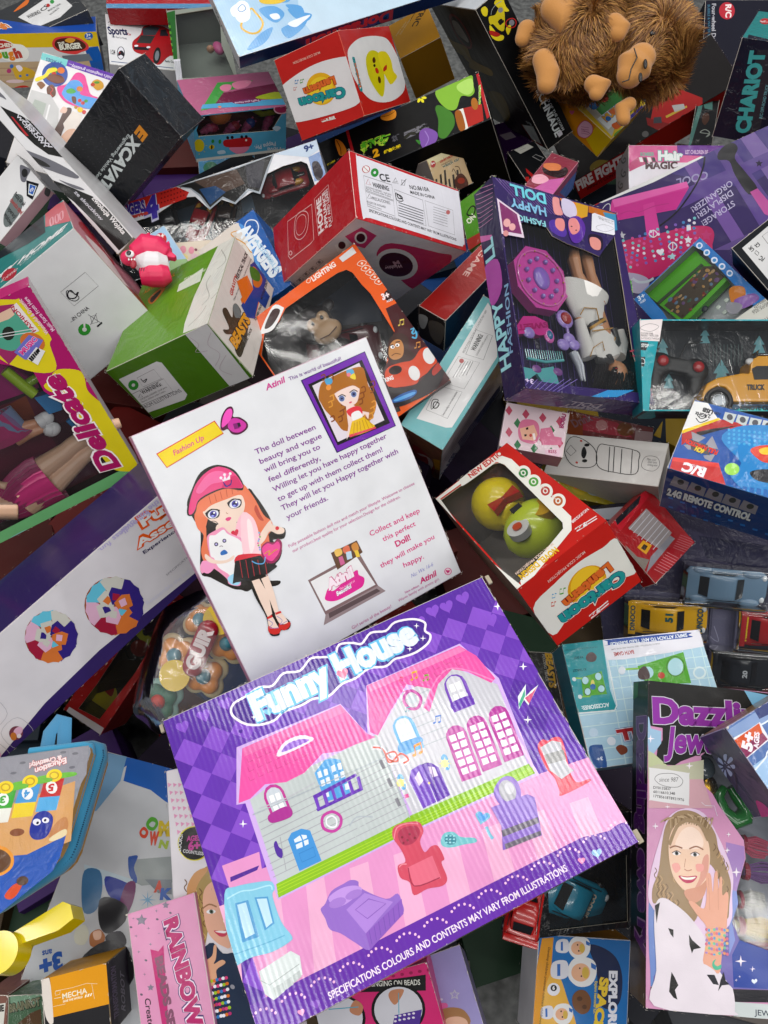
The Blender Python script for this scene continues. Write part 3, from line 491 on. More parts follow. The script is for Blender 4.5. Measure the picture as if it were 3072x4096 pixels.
B['atinil'] = carton('doll_carton', 'large white doll carton with purple text and a cartoon girl in a pink beret', 'doll box', (-0.0827,0.4299,0.62,0.9064,0.3153,0.1247,0.2517), (0.286,0.3078,0.03), {'F': 'e9ebee', 'U': 'e0509c', 'L': 'e79cc4', 'R': 'd8c8d0', 'D': 'd8dadd'},
{'L': [s(0,-292,-247,16,44,17,-168,-19,-14),s(1,-269,-312,12,24,13,-145),s(0,-258,-235,15,43,20,-167,-18,-13),s(1,-234,-300,12,24,16,-144),
s(0,-224,-224,15,43,23,-165,-19,-14),s(1,-198,-288,11,23,18,-142),s(0,-190,-212,14,42,26,-164,-18,-13),s(1,-163,-276,11,23,20,-142),
s(0,-156,-201,13,42,29,-162,-18,-14),s(1,-128,-264,10,23,24,-141),s(0,-122,-190,12,42,32,-161,-18,-13),s(1,-93,-253,10,24,26,-140),
s(0,-88,-178,11,41,35,-160,-18,-13),s(1,-58,-241,9,23,29,-138),s(0,-55,-167,11,41,38,-159,-18,-13),s(1,-24,-229,10,23,30,-138),
s(0,-21,-156,10,41,40,-158,-17,-13),s(1,11,-217,9,22,33,-136),s(0,12,-145,10,41,43,-156,-17,-13),s(1,45,-206,9,23,36,-135),
s(0,45,-134,9,41,46,-155,-17,-13),s(1,80,-194,8,22,38,-134),s(0,78,-123,9,41,48,-154,-16,-13),s(1,114,-182,8,22,40,-133),
s(0,111,-112,8,41,51,-153,-16,-13),s(1,148,-171,8,22,42,-132),s(0,144,-101,7,40,54,-151,-16,-13),s(1,182,-159,8,21,44,-130),
s(0,177,-90,7,40,56,-151,-16,-12),s(1,216,-148,7,22,47,-130),s(0,210,-79,6,40,59,-150,-16,-12),s(1,250,-136,7,21,49,-129)], 'F': [p(2,-255,255,141,15,6,-33,-140,-18),p(3,-253,253,137,15,7,-29,-138,-18),t(4,'Fashion Up',0.02,'',-223.4,236.4,72,5.8,2.4,11.3),
s(5,-109,252,12,20,17,12,12,-1,0,-11,-6,-10,13,-7,10,-17,-6,-12,-20,-4,-15,7,-4,13,-11,1),s(6,-106,251,11,18,14,11,10,-1,-1,-9,-10,-12,-13,-6),
s(7,-89,254,13,5,13,-8,8,-13,-5,-9,-15,-3,-13,6,-6,12),p(8,-81,248,12,-2,-2,-12,-12,2),p(9,-72,246,6,-1,-1,-9,-6,1),
s(10,-244,130,22,25,34,27,39,0,24,-25,8,-37,2,-52,10,-49,-16,-60,-38,-49,28,-22,-14,-6,-40,19,-22,0,-11,10,-16,12,-31,43,-14,22,36,77,-1,29),
s(10,-114,104,13,-20,8,-48,1,-31,20,-14,-11,-20,-25,8,11,-25,-13,-20,-15,-7,-1,-7,-44,-1,-5,37,8,64),
s(11,-238,106,26,26,51,9,41,-19,2,-45,9,-60,-15,-56,-43,-54,-1,38,16,67,13,68,-68,10,-28,-37,-6,-37,-21,-22,2,32,20,30,-5,20),
s(11,-120,122,13,-35,4,-47,10,-20,-4,-16,-19,-10,-2,13,-19,-2,-11,42),s(12,-109,66,0,-23,1,-15,-8,7,-1,23),
s(13,-217,106,48,3,41,-5,-4,-28,-23,-22,-27,-3,-21,16,-13,17),s(11,-218,103,5,16,43,12,51,-8,5,-37,-15,-8,-1,23,-33,5,-35,2),l(12,1.3,-197,111,3,17),
l(12,1.3,-184,111,3,16),l(12,1.3,-171,110,3,17),l(12,1.3,-159,110,5,16),l(12,1.3,-146,110,5,16),l(12,1.3,-133,110,6,15),
s(10,-252,112,13,23,28,29,33,17,31,-1,26,-22,6,-33,-5,-14,-8,0,-32,18,-54,-1,-19,-18,-9,-5),
s(14,-248,113,14,23,26,27,31,14,29,0,23,-22,7,-30,-5,-11,-35,18,-54,0,-20,-17,-10,-6),s(15,-213,151,34,20,27,-2,17,-18,-18,-7,-26,5,-28,-8),
s(16,-161,134,35,12,6,-21,-4,-9),e(17,-154,153,3,-1,-1,-3),e(17,-144,156,3,-1,-1,-3),e(17,-132,153,3,-1,-1,-3),
p(17,-154,152,3,-5,7,8,0,-9,11,6,-4,-10,-16,2),o(18,2,-153,143,2,-10,10,-2,6,9,-5,-7,-12,-2),s(19,-217,96,12,4,16,-5,1,-9,-8,-8,-17,5),
e(20,-202,89,12,0,0,-9),e(21,-202,89,7,-3,-3,-7),e(22,-203,89,4,-2,-2,-4),e(23,-205,86,3,-1,-1,-2),e(24,-199,91,2,-1,-1,-2),
k(19,2.6,-217,97,16,3,15,-10),s(19,-165,96,12,4,16,-5,2,-9,-9,-8,-17,5),e(20,-150,89,13,0,0,-9),e(21,-150,89,7,-3,-3,-7),e(22,-150,89,4,-2,-2,-4),
e(23,-153,86,3,-1,-1,-2),e(24,-146,91,2,-1,-1,-2),k(19,2.6,-165,97,16,3,15,-10),s(25,-183,68,8,1,5,-4,-6,-4,-5,1),k(26,1,-175,81,0,-4,3,0),
o(10,1.3,-227,71,11,6,12,-5,2,-14,-12,-7,-11,6),s(13,-205,64,34,-6,11,-23,-8,-33,-25,-6,-18,46),
s(27,-148,62,20,-21,-17,-70,-15,-15,-13,18,-1,31,-2,27),s(28,-147,54,12,-13,-22,-64,-14,3,-2,28),
s(29,-176,34,1,2,5,1,2,-4,-3,-5,-5,-4,-1,-2,-1,3,-4,4,-3,6,4,3,4,-1),s(30,-175,20,8,-15,-3,-32,-8,23),
s(31,-233,52,17,3,7,0,14,-1,7,-17,18,-23,-1,-22,-13,-24,-23,-33,-10,-14,-19,14,0,15,-19,36,-23,-3,6,20,21,0,10,32),
s(32,-231,48,14,-2,20,3,5,-13,18,-24,-2,-20,-14,-24,-11,-13,-10,-25,-9,-1,-10,11,3,13,-14,26,0,22,-4,10),s(33,-267,7,17,-9,1,-15,-17,-6,-9,12),
s(34,-233,-51,19,1,7,-15,-12,-11,-14,10),e(35,-224,27,4,-2,-2,-4),e(35,-205,26,4,-2,-2,-4),e(36,-224,27,2,-1,-1,-2),e(36,-205,26,2,-1,-1,-2),
s(37,-223,7,10,1,3,-10,-14,2),k(38,1.3,-220,19,4,0,3,-3),s(13,-253,18,11,-20,23,-12,19,2,-6,-8,-22,2,-23,13,-7,15),p(39,-192,-35,44,0,0,-15,-47,2),
s(40,-148,62,21,-18,-4,-42,-11,-32,-9,-11,-30,16),s(41,-142,44,7,-10,-14,-46,-16,-10),
s(13,-131,2,35,20,2,-12,19,-17,-4,-10,-14,4,-13,13,-19,-13,-15,-3),e(42,-88,-1,4,-2,-2,-4),s(43,-192,-16,44,-19,2,-12,-57,14),
p(44,-203,-25,56,-14,7,-26,14,-15,-22,-4,-30,0,-42,15,-9,1),l(45,1.3,-193,-27,-11,-39),l(45,1.3,-181,-33,-11,-40),l(45,1.3,-169,-39,-11,-40),
l(45,1.4,-157,-45,-11,-40),l(45,1.4,-143,-52,-11,-40),e(46,-129,8,2,-1,-1,-2),e(47,-130,3,2,-1,-1,-2),e(48,-131,-1,2,-1,-1,-2),
e(49,-135,-5,2,-1,-1,-2),e(46,-138,-8,2,-1,-1,-2),e(47,-141,-12,2,-1,-1,-2),e(48,-142,-17,2,-1,-1,-2),e(49,-142,-22,2,-1,-1,-2),
e(46,-143,-27,2,-1,-1,-2),s(50,-140,-26,18,8,12,-8,14,3,4,-13,-10,-18,-15,-12,-16,-1,-12,15),
s(51,-138,-27,16,5,10,-8,12,2,2,-10,-9,-14,-14,-8,-10,-2,-9,14),k(52,2.4,-138,-40,14,1,-7,-8,16,3,8,0),k(53,2.4,-170,-42,9,-11,13,-5,9,11),
s(10,-190,-77,34,-7,-2,-45,-6,-43,14,-35,-10,-14,-18,6,-8,-8,-17,12,9,40,-3,55),p(13,-189,-82,17,-3,4,-42,-11,-44,-12,-2,0,46),
p(13,-168,-87,17,-1,-4,-42,-8,-43,-10,2,3,45),s(13,-191,-173,9,-1,2,-24,0,-12,-18,10),s(13,-173,-173,11,-2,7,-22,-2,-10,-16,8),
p(54,-193,-172,12,0,0,-6,-13,1),p(54,-172,-172,13,-2,0,-5,-14,2),s(55,-198,-192,10,-12,14,-2,-7,-12,-13,2,-9,11),
s(55,-174,-198,7,-8,16,-1,-4,-9,-14,-3,-9,10),k(56,1.4,-194,-177,7,-14,-10,-6,18,-10),k(56,1.4,-172,-180,7,-15,-8,-7,20,0),
t(57,'The doll between',0.012,'',-62.3,167.2,149.4,-3.5,0.3,12),t(57,'beauty and vogue',0.012,'',-61.9,144.2,154.2,-4.2,0.3,12.1),
t(57,'will bring you to',0.012,'',-60.6,122.8,139.4,-3.7,0.3,12.2),t(57,'feel differently,',0.012,'',-60.9,99.4,129.6,-4.2,0.4,12.2),
t(57,'Willing let you have happy together',0.012,'',-60.8,75.1,300,0.8,-0,12.3),
t(57,'to get up with them collect them!',0.012,'',-59.6,51.4,276,-0.2,0,12.4),
t(57,'They will let you Happy together with',0.012,'',-60.4,29,311.4,2.1,-0.1,12.5),t(57,'your friends.',0.012,'',-58.6,5.6,106.1,-0.5,0.1,12.6),
t(58,'Fully poseable fashion doll mix and match your lifestyle .Welcome to choose',0,'',-81.1,-53.5,340.1,-0.9,0,7.5),
t(58,'our product,best quality for your selection.Design for the children.',0,'',-77.8,-67.4,290.3,-0.2,0,7.6),
t(59,'Collect and keep',0.01,'',106.1,-118,138.7,-3.8,0.4,12.9),t(59,'this perfect',0.01,'',130.2,-143.9,91.7,-1.9,0.3,12.4),
t(60,'Doll!',0.03,'',155.1,-170.9,41.5,-0.1,0,14.7),t(59,'they will make you',0.01,'',99.1,-199,155.3,2,-0.2,12.5),
t(59,'happy.',0.01,'',152.6,-225,56.7,-3.6,0.8,12.6),t(61,'Nu: Wx 16-6',0,'',160.2,-256.9,63.4,0.2,2.9,9.8),
t(60,'Atinil',0.03,'',174.6,-281.9,47.2,-1,3.2,14.3),t(58,'New edition',0.01,'',129.8,-283.9,39.6,-1.5,0.2,5.6),
t(58,'Warm family with pretty girl.',0,'',106.4,-294.5,118.9,-1.9,0.1,6.8),t(58,'Girl series of the beauty!',0,'',-24.8,-297.5,109.6,0.1,-0,8.1),
e(59,254,-288,9,-5,-4,-8),e(1,254,-288,7,-4,-3,-7),s(60,254,-287,1,1,3,0,1,-3,-3,-2,-4,-1,-1,-1,0,2,-1,3,-1,4,3,1,2,-2),
p(62,-73,-141,137,3,11,-95,-144,-1),p(63,-69,-147,124,1,15,-82,-135,2),p(64,-69,-234,144,1,12,-21,-170,0),p(65,-61,-234,130,-4,6,-10,-139,2),
s(66,-50,-192,13,11,11,-11,65,18,3,-13,9,-13,-8,-14,-15,-4,-49,0,-21,5,-13,11),t(67,'Atinil',0.1,'',-39.7,-185.1,71.4,1.8,2.9,23.7),
t(68,'Atinil',0.06,'',-39,-185.1,70,1.8,2.9,23.7),t(69,'This is world of',0,'',-14.2,-198.2,41.4,0.9,-0.1,5),
t(70,'Beautiful',0.07,'',-26,-207.3,39.6,1.3,1.7,10.2),t(24,'Beautiful',0.03,'',-25.7,-207.3,39,1.3,1.7,10.2),p(71,2,-109,69,-2,2,-32,-73,-9),
s(72,12,-108,15,-2,-1,-13,-15,0),p(73,14,-127,10,-1,-1,-19,-12,0),s(74,32,-113,15,1,-2,-17,-13,3),p(75,35,-124,13,-3,-4,-17,-13,2),
s(76,54,-116,14,1,-1,-17,-13,0),p(77,55,-130,9,-3,-1,-17,-9,3),p(78,99,276,170,3,2,-187,-161,2),p(79,102,274,165,3,2,-183,-156,2),
p(80,111,261,143,3,6,-160,-141,5),p(81,119,255,126,5,4,-144,-126,0),
s(82,122,226,18,25,25,4,44,1,38,-7,0,-26,-2,-22,4,-20,-6,-28,-25,-23,-24,2,-19,-6,-29,8,-10,31,-11,27,-3,19),k(83,3.1,147,267,9,0,-2,-10,-9,0),
k(84,3.1,156,228,8,0,-2,-10,-9,0),k(83,3.2,164,188,9,0,-2,-9,-9,-1),k(84,3.2,173,148,9,0,-2,-9,-9,-1),k(83,3.2,226,206,9,0,-2,-10,-9,-1),
k(84,3.3,236,166,9,0,-2,-10,-9,-1),k(83,3.2,129,174,9,0,-2,-9,-9,-1),k(84,3.2,182,231,8,0,-1,-9,-10,-1),k(83,3.2,191,191,9,0,-2,-9,-10,-1),
k(84,3.2,200,151,9,0,-2,-9,-9,-1),k(83,3.2,253,209,9,0,-2,-10,-9,0),k(84,3.1,147,217,8,0,-2,-10,-9,0),k(83,3.2,155,177,9,0,-2,-9,-9,-1),
k(84,3.2,208,234,9,0,-2,-9,-9,-1),k(83,3.2,217,195,9,0,-2,-10,-9,-1),k(84,3.3,227,154,9,0,-2,-9,-10,-1),k(83,3.1,164,259,9,0,-2,-9,-9,-1),
k(84,3.2,173,220,8,0,-1,-10,-10,0),k(83,3.2,182,180,8,0,-1,-9,-10,-1),k(84,3.2,191,140,9,0,-2,-10,-10,0),k(83,3.2,244,198,9,0,-2,-10,-9,-1),
k(84,3.1,138,206,8,0,-2,-10,-9,0),k(83,3.2,146,166,9,0,-2,-9,-9,-1),k(84,3.2,199,223,9,0,-2,-9,-9,-1),k(83,3.2,208,183,9,0,-2,-9,-9,-1),
k(84,3.3,217,143,9,0,-1,-10,-10,0),s(85,163,224,32,1,26,-14,-8,-19,-14,-13,-23,2,-13,17),s(82,153,220,12,21,37,0,26,-15,-5,-20,-14,13,-31,2),
e(86,172,202,8,-3,-3,-7),e(87,172,202,6,-3,-3,-6),e(88,172,202,3,-1,-1,-2),k(89,2.1,165,209,11,1,7,-7),e(86,203,200,8,-3,-3,-8),
e(87,203,200,6,-3,-3,-6),e(88,203,200,3,-1,-1,-3),k(89,2.1,195,207,12,2,7,-7),e(90,188,186,4,0,0,-2),s(91,152,257,16,-4,-3,-10,-13,0),
e(92,153,237,6,-2,-3,-6),s(93,209,256,15,-4,-2,-12,-14,4),e(94,210,245,5,-2,-2,-4),s(95,210,239,14,4,-3,-14),
p(85,174,182,17,-2,14,-22,16,-11,-9,-15,-2,16,-36,-15,-30,-21,17,27),s(96,171,172,22,2,14,-8,-3,-15,-12,12,-16,-8),s(32,179,161,20,0,2,-17,-23,-1),
p(97,173,145,30,-1,19,-31,-14,-5,-24,2,-27,4,-3,6),p(39,154,120,68,-9,0,-4,-69,7),l(98,1.4,178,141,-14,-26),l(98,1.4,185,140,-11,-25),
l(98,1.4,191,139,-7,-25),l(98,1.4,198,138,-3,-25),l(98,1.4,205,137,0,-25),l(98,1.4,212,136,4,-24),t(99,'Atinil',0.03,'',17.3,285,47,1.1,2.9,12.9),
t(100,'This is world of beautiful!',0.01,'',75,284.7,132.5,-3,0.2,8.4)]}, edge='d9c9d2')
B['funny'] = carton('playset_carton', 'big purple and pink FUNNY HOUSE carton with a printed toy house, at the front', 'playset box', (0.0028,0.1421,0.6,0.9765,-0.0168,-0.0276,0.2132), (0.371,0.3009,0.06), {'F': '5c22a6', 'U': '5a28a0', 'L': '7a3cc8', 'R': '7a3cc8', 'D': 'a58a68'},
{'F': [n(13,60,0,3,0,-60,p(101,-341,186,30,30,-30,30,-30,-30)),n(6,60,0,9,0,-60,p(101,-341,186,30,30,-30,30,-30,-30)),
n(12,60,0,8,0,-60,p(102,-311,156,30,30,-30,30,-30,-30)),s(101,-336,275,1,4,7,2,5,-7,-4,-9,-7,-7,-1,-3,-2,3,-8,8,-5,9,4,7,8,-2),
s(101,-290,280,2,4,7,1,5,-7,-4,-9,-7,-7,-2,-3,-2,3,-7,8,-6,9,5,7,7,-2),s(101,-241,283,2,4,7,2,5,-8,-5,-8,-7,-7,-1,-4,-2,4,-8,7,-5,10,5,7,7,-3),
s(101,-192,281,1,4,8,2,5,-7,-5,-9,-7,-7,-2,-4,-2,4,-7,8,-5,9,4,7,8,-2),s(101,198,269,3,4,8,2,4,-8,-6,-9,-9,-7,-2,-4,-1,4,-8,8,-4,10,6,7,8,-3),
s(101,237,280,2,4,9,2,4,-8,-6,-9,-9,-7,-2,-4,-2,4,-7,8,-4,10,6,7,8,-3),s(101,269,276,3,5,8,1,4,-7,-6,-10,-9,-7,-2,-4,-2,4,-7,8,-4,10,6,7,8,-2),
s(101,310,278,2,5,9,2,4,-8,-6,-10,-10,-7,-2,-4,-1,4,-7,8,-5,10,7,7,7,-2),s(101,339,206,3,4,8,2,4,-8,-6,-9,-9,-7,-3,-3,-1,3,-7,8,-4,10,6,7,8,-3),
s(103,-272,284,0,1,3,1,2,-3,-2,-2,-2,-3,-1,-1,0,1,-3,3,-2,3,2,2,2,-1),s(103,-231,212,1,1,2,0,2,-2,-2,-3,-2,-2,-1,-1,0,1,-3,2,-1,3,1,3,3,-1),
s(103,225,14,1,1,3,1,1,-2,-2,-3,-3,-2,0,-1,-1,1,-2,2,-1,3,2,2,2,-1),s(103,146,250,1,1,3,1,1,-3,-2,-3,-3,-2,0,-2,-1,2,-2,2,-2,4,2,2,3,-1),
p(24,-202,248,-1,-7,6,-5,-7,2,-4,-6,1,7,-6,4,7,-1),p(24,354,89,-3,-7,6,-4,-7,1,-5,-5,2,7,-6,4,7,-2),p(24,266,-8,-2,-6,6,-5,-7,2,-5,-5,2,6,-5,4,7,-1),
p(24,306,-12,-2,-6,6,-4,-7,1,-5,-5,2,6,-5,5,7,-2),p(24,-282,48,-1,-7,6,-4,-7,2,-3,-5,1,6,-6,4,6,-2),p(24,372,232,-2,-8,5,-5,-7,2,-5,-7,2,8,-6,5,8,-2),
p(104,-339,-41,180,-22,554,-73,-20,-158,-711,8,29,-14),p(104,-345,-12,72,-7,-53,-285,-14,7),p(105,-374,-74,34,-4,-42,-172,-39,7),
p(105,-294,-88,35,-4,-40,-167,-40,7),p(105,-212,-103,35,-3,-39,-163,-40,7),p(105,-130,-117,36,-4,-37,-158,-41,7),p(105,-47,-131,36,-4,-34,-154,-41,7),
p(105,37,-146,37,-4,-32,-149,-42,7),p(105,121,-161,38,-4,-28,-145,-43,8),p(105,207,-175,37,-4,-24,-141,-43,8),p(105,293,-190,38,-5,-20,-136,-43,8),
p(105,380,-206,38,-4,-15,-131,-44,7),p(106,-337,-37,56,-4,-6,-6,-52,2),p(107,-425,-241,707,-10,105,-23,7,-52,-813,22),
n(14,54.4,-0,1,0,0,s(107,-382,-269,13,7,17,2,15,-3,8,-8,-9,-10),e(108,-372,-259,2,-1,-1,-2),e(108,-365,-256,2,-1,-1,-2),e(108,-356,-255,2,-1,-1,-2),e(108,-346,-258,2,-1,-1,-2),e(108,-338,-264,2,-1,-1,-2),e(108,-334,-270,2,-1,-1,-2)),
t(109,'SPECIFICATIONS COLOURS AND CONTENTS MAY VARY FROM ILLUSTRATIONS',0.02,'',-241.8,-291.6,471.7,3.1,-0.1,11.7),
s(33,-293,-286,0,2,4,0,2,-3,-2,-3,-3,-2,-1,-1,-1,1,-3,3,-2,4,2,2,3,-1),s(110,-266,-284,1,2,4,0,3,-4,-3,-4,-4,-3,-1,-2,-1,2,-5,5,-3,5,3,3,5,-2),
s(111,293,-283,2,2,6,0,1,-5,-5,-4,-6,-2,-2,-2,0,3,-4,5,-1,5,5,3,4,-2),s(112,262,-283,1,2,4,-1,1,-3,-4,-3,-4,-1,-1,-1,-1,1,-2,4,-1,4,3,2,3,-2),
p(113,-249,183,224,-9,25,-80,38,92,216,-3,38,-102,-24,-180,1,-22,-278,11,-260,0,-1,28,2,156,-17,5),p(114,-258,76,41,8,237,1,-10,-172,-270,2),
p(115,16,81,83,58,119,3,65,-71,-25,-171,-242,13),l(116,1.4,-256,29,281,4),l(116,1.4,-257,16,281,3),l(116,1.4,-258,3,280,3),l(116,1.4,-259,-9,279,1),
l(116,1.4,-260,-22,279,1),l(116,1.4,-261,-34,278,0),l(116,1.4,-262,-47,277,0),l(116,1.3,-263,-59,277,-1),l(116,1.3,-264,-71,276,-2),
l(117,1.6,88,123,61,-1),l(117,1.5,87,103,62,-2),l(117,1.5,85,83,64,-3),l(117,1.5,84,64,65,-4),l(117,1.5,83,45,66,-5),l(117,1.5,81,25,68,-5),
p(118,-263,-84,253,-1,21,3,250,-12,2,-21,-270,8,-260,0),l(119,1.3,-263,-89,261,-4,268,-11),l(119,1.3,-265,-94,261,-4,267,-9),
l(119,1.3,-267,-100,261,-3,267,-8),p(120,-239,176,213,-4,13,-41,13,-37,13,-13,-43,4,-32,1,-35,11,-46,-19,-39,-1,-39,14,-36,-13,-23,2),
p(121,-239,176,213,-4,6,-18,-221,5),p(120,39,185,212,-6,22,-35,12,-60,-12,-5,-33,43,-26,18,-40,-16,-42,-44,-7,14,32,27,-42,31,-60,-41,-37,-29,-12,13),
p(122,44,185,207,-8,7,-13,-217,6),k(123,3.1,127,93,39,35,39,16,36,-20,38,-42),n(10,18.8,-0.3,3,-4.4,-17.8,l(124,1.5,-237,154,0,-9,10,0)),
n(8,25.1,0.1,2,-3.8,-14.3,l(124,1.6,55,163,1,-9,11,0)),s(109,-178,129,9,16,19,7,25,-2,16,-9,3,-12),s(125,-168,134,15,11,26,-2,15,-11),
p(126,-192,64,-3,10,-7,8,-10,4,-10,-2,-7,-8,-3,-10,2,-43,39,-2),p(127,-226,69,12,-1,1,-16,-12,1),p(127,-225,47,12,-1,0,-16,-11,1),
p(127,-210,68,12,-1,1,-16,-12,1),p(127,-209,45,12,0,0,-16,-12,1),p(128,-197,63,-2,8,-6,6,-7,3,-8,-2,-5,-5,-2,-8,2,-36,29,-2),
p(32,-222,67,9,-1,0,-13,-9,0),p(32,-222,48,9,-1,1,-13,-9,1),p(32,-210,66,9,-1,0,-13,-9,0),p(32,-210,47,9,0,1,-14,-9,1),
s(129,-237,32,14,4,25,-1,8,-10,-7,-12,-36,5),p(130,228,105,-2,12,-8,9,-11,4,-12,-3,-10,-8,-4,-12,-5,-50,47,-3),p(128,188,110,15,-1,-2,-19,-15,1),
p(128,186,84,14,-1,-2,-18,-14,0),p(128,207,109,14,-1,-2,-19,-14,1),p(128,204,83,15,-1,-2,-19,-14,1),
p(127,221,109,-1,9,-6,6,-9,3,-8,-2,-7,-5,-3,-9,-5,-45,34,-2),p(32,192,112,10,0,-1,-17,-11,1),p(32,190,90,10,-1,-2,-16,-10,0),
p(32,205,111,11,0,-2,-17,-10,1),p(32,203,89,11,-1,-2,-16,-10,1),s(102,178,76,25,2,21,-5,-5,-16,-39,4),
p(53,95,73,-2,12,-8,9,-11,4,-12,-3,-9,-8,-3,-11,-3,-52,45,-3),p(128,56,78,14,0,-1,-20,-14,1),p(128,55,52,14,-1,-1,-19,-14,1),
p(128,75,77,13,0,-1,-20,-14,1),p(128,73,51,14,-1,-2,-19,-13,1),p(131,88,76,-1,8,-6,7,-8,2,-8,-1,-7,-6,-2,-8,-3,-43,33,-3),
p(20,61,79,10,-1,-1,-15,-10,0),p(20,59,57,10,-1,-1,-15,-9,0),p(20,74,78,10,0,-1,-16,-10,0),p(20,72,56,10,0,-1,-16,-9,1),
s(132,48,48,21,0,24,-5,-2,-12,-46,1),p(133,180,12,-1,10,-7,9,-10,4,-11,-2,-9,-7,-4,-10,-10,-85,41,-5),p(20,145,20,13,-2,-2,-12,-12,1),
p(20,143,3,13,-2,-2,-12,-12,2),p(20,141,-14,13,-1,-2,-12,-12,1),p(20,139,-30,13,-2,-2,-11,-12,1),p(20,137,-47,13,-1,-2,-12,-12,2),
p(20,162,18,13,-1,-2,-13,-13,2),p(20,160,1,13,-1,-2,-12,-13,1),p(20,158,-16,12,-1,-1,-12,-13,1),p(20,156,-32,12,-1,-1,-12,-13,1),
p(20,154,-48,12,-2,-1,-11,-13,1),p(133,226,12,-1,10,-7,9,-10,3,-11,-1,-9,-7,-4,-10,-11,-86,41,-4),p(20,191,19,12,-1,-1,-12,-13,1),
p(20,188,2,13,-1,-2,-12,-12,1),p(20,186,-14,13,-2,-2,-12,-12,2),p(20,184,-31,13,-1,-2,-12,-13,1),p(20,182,-47,12,-2,-1,-11,-13,1),
p(20,208,18,12,-2,-1,-12,-13,1),p(20,205,1,13,-2,-2,-12,-12,2),p(20,203,-16,13,-1,-2,-12,-13,1),p(20,201,-33,12,-1,-1,-12,-13,2),
p(20,198,-49,13,-1,-2,-12,-12,1),p(133,275,10,-1,11,-7,8,-10,4,-11,-2,-9,-7,-5,-10,-12,-86,41,-4),p(20,239,18,13,-1,-2,-13,-13,2),
p(20,237,1,13,-1,-2,-13,-13,2),p(20,234,-16,13,-1,-2,-12,-13,1),p(20,232,-32,12,-2,-1,-12,-13,2),p(20,229,-49,13,-1,-2,-12,-13,1),
p(20,256,16,13,-1,-2,-12,-13,1),p(20,254,-1,13,-1,-2,-12,-13,1),p(20,251,-18,13,-1,-2,-12,-13,1),p(20,249,-34,12,-2,-2,-11,-12,1),
p(20,246,-51,13,-1,-2,-12,-13,2),p(134,-125,69,29,15,12,-3,15,-10,-7,-69,-50,8),p(135,-120,68,8,0,-1,-12,-8,0),p(135,-107,67,8,-1,-2,-11,-8,0),
p(135,-91,67,8,0,-2,-12,-8,0),p(135,-78,66,8,-1,-2,-12,-8,1),p(135,-120,51,8,-1,-2,-11,-8,0),p(135,-109,51,8,-1,-2,-12,-8,1),
p(135,-92,49,8,-1,-2,-12,-8,1),p(135,-79,49,8,-1,-2,-11,-8,0),p(135,-121,28,8,0,-2,-12,-8,1),p(135,-80,24,8,0,-2,-12,-8,1),
p(102,-144,31,92,3,1,-6,-93,-5),p(102,-147,6,97,-1,-1,-6,-95,1),p(136,-144,25,7,0,-2,-22,-6,-1),p(136,-126,25,7,1,-2,-24,-7,0),
p(136,-108,25,6,1,-2,-24,-6,0),p(136,-90,25,6,1,-2,-24,-6,-1),p(136,-72,26,6,0,-2,-25,-7,0),p(136,-54,26,7,0,-4,-25,-6,0),
o(137,5.6,-121,-12,11,-15,-7,-15,-16,-3,-14,13,6,19),o(20,2.8,-124,-19,5,-10,-5,-10,-9,2,-6,8,4,10),
o(138,6.3,120,134,9,-20,-14,-16,-16,6,-4,19,11,12),e(139,112,118,8,-4,-4,-8),p(140,37,-23,12,16,21,2,2,-2,-5,-74,-28,0),
p(141,72,-6,18,-5,10,-14,-3,-56,-29,-1),p(142,49,-23,13,8,0,-20,-12,-6),p(142,82,-15,11,-7,-1,-17,-13,2),
p(143,-216,-22,10,8,20,-1,14,-10,0,-58,-44,1),p(135,-206,-27,13,2,1,-10,-14,2),p(135,-190,-25,9,-5,-1,-5,-8,0),p(135,-206,-37,13,0,-2,-9,-12,1),
p(135,-190,-37,9,-1,-2,-8,-8,0),c(144,1.4,-206,-54,29,-1,-2,-16,-27,1),s(53,17,-11,8,7,5,-7,-3,-20,-9,-2),e(145,20,-20,7,-3,-3,-7),
p(146,26,-9,-3,-9,10,2,-9,-5,8,-5,-9,3,2,-10,-5,9,-5,-8,2,9,-9,-2,8,5,-8,5,9,-3,-2,10,5,-9),s(53,111,-14,8,7,5,-7,-4,-21,-9,-1),
e(145,114,-24,7,-3,-3,-7),p(146,120,-12,-3,-9,10,1,-9,-4,8,-6,-9,3,1,-9,-4,8,-6,-8,3,9,-10,-1,9,4,-8,6,9,-3,-2,10,5,-9),
s(147,-243,-18,6,3,1,-12,4,-8,-5,-12,-7,6,-1,12),p(148,-1,36,7,0,0,-18,-7,0),p(148,-2,-2,7,0,0,-17,-7,0),p(148,-3,-42,7,0,0,-16,-7,0),
p(149,17,-43,8,-1,-1,-7,-8,1),k(150,2.2,-101,-50,19,9,28,-13),k(114,1.6,-100,-79,8,17,18,3,7,-12,-1,-14),
k(20,7.7,-1,65,16,-11,3,-24,15,-10,0,15,-16,8,-2,-18,23,-8,15,-4,-12,-4),k(151,3.6,-1,65,16,-11,3,-24,15,-10,2,18,-19,2,2,-17,26,7,9,-17,-12,-2),
e(152,67,16,4,0,0,-3),e(152,80,15,4,0,0,-3),p(152,69,15,5,19,2,0,-5,-20),p(152,83,14,5,20,2,-1,-5,-19),p(152,74,34,16,0,-1,-5,-16,0),
e(153,129,156,3,0,0,-2),e(153,139,156,3,0,0,-2),p(153,131,156,4,15,1,-1,-4,-15),p(153,141,155,4,15,2,0,-5,-15),p(153,135,171,12,-1,-1,-4,-12,1),
e(154,104,165,2,0,0,-1),e(154,110,163,2,0,0,-1),p(154,105,164,4,8,0,-1,-3,-7),p(154,111,163,3,7,1,0,-4,-7),p(154,109,172,6,-2,-1,-2,-6,2),
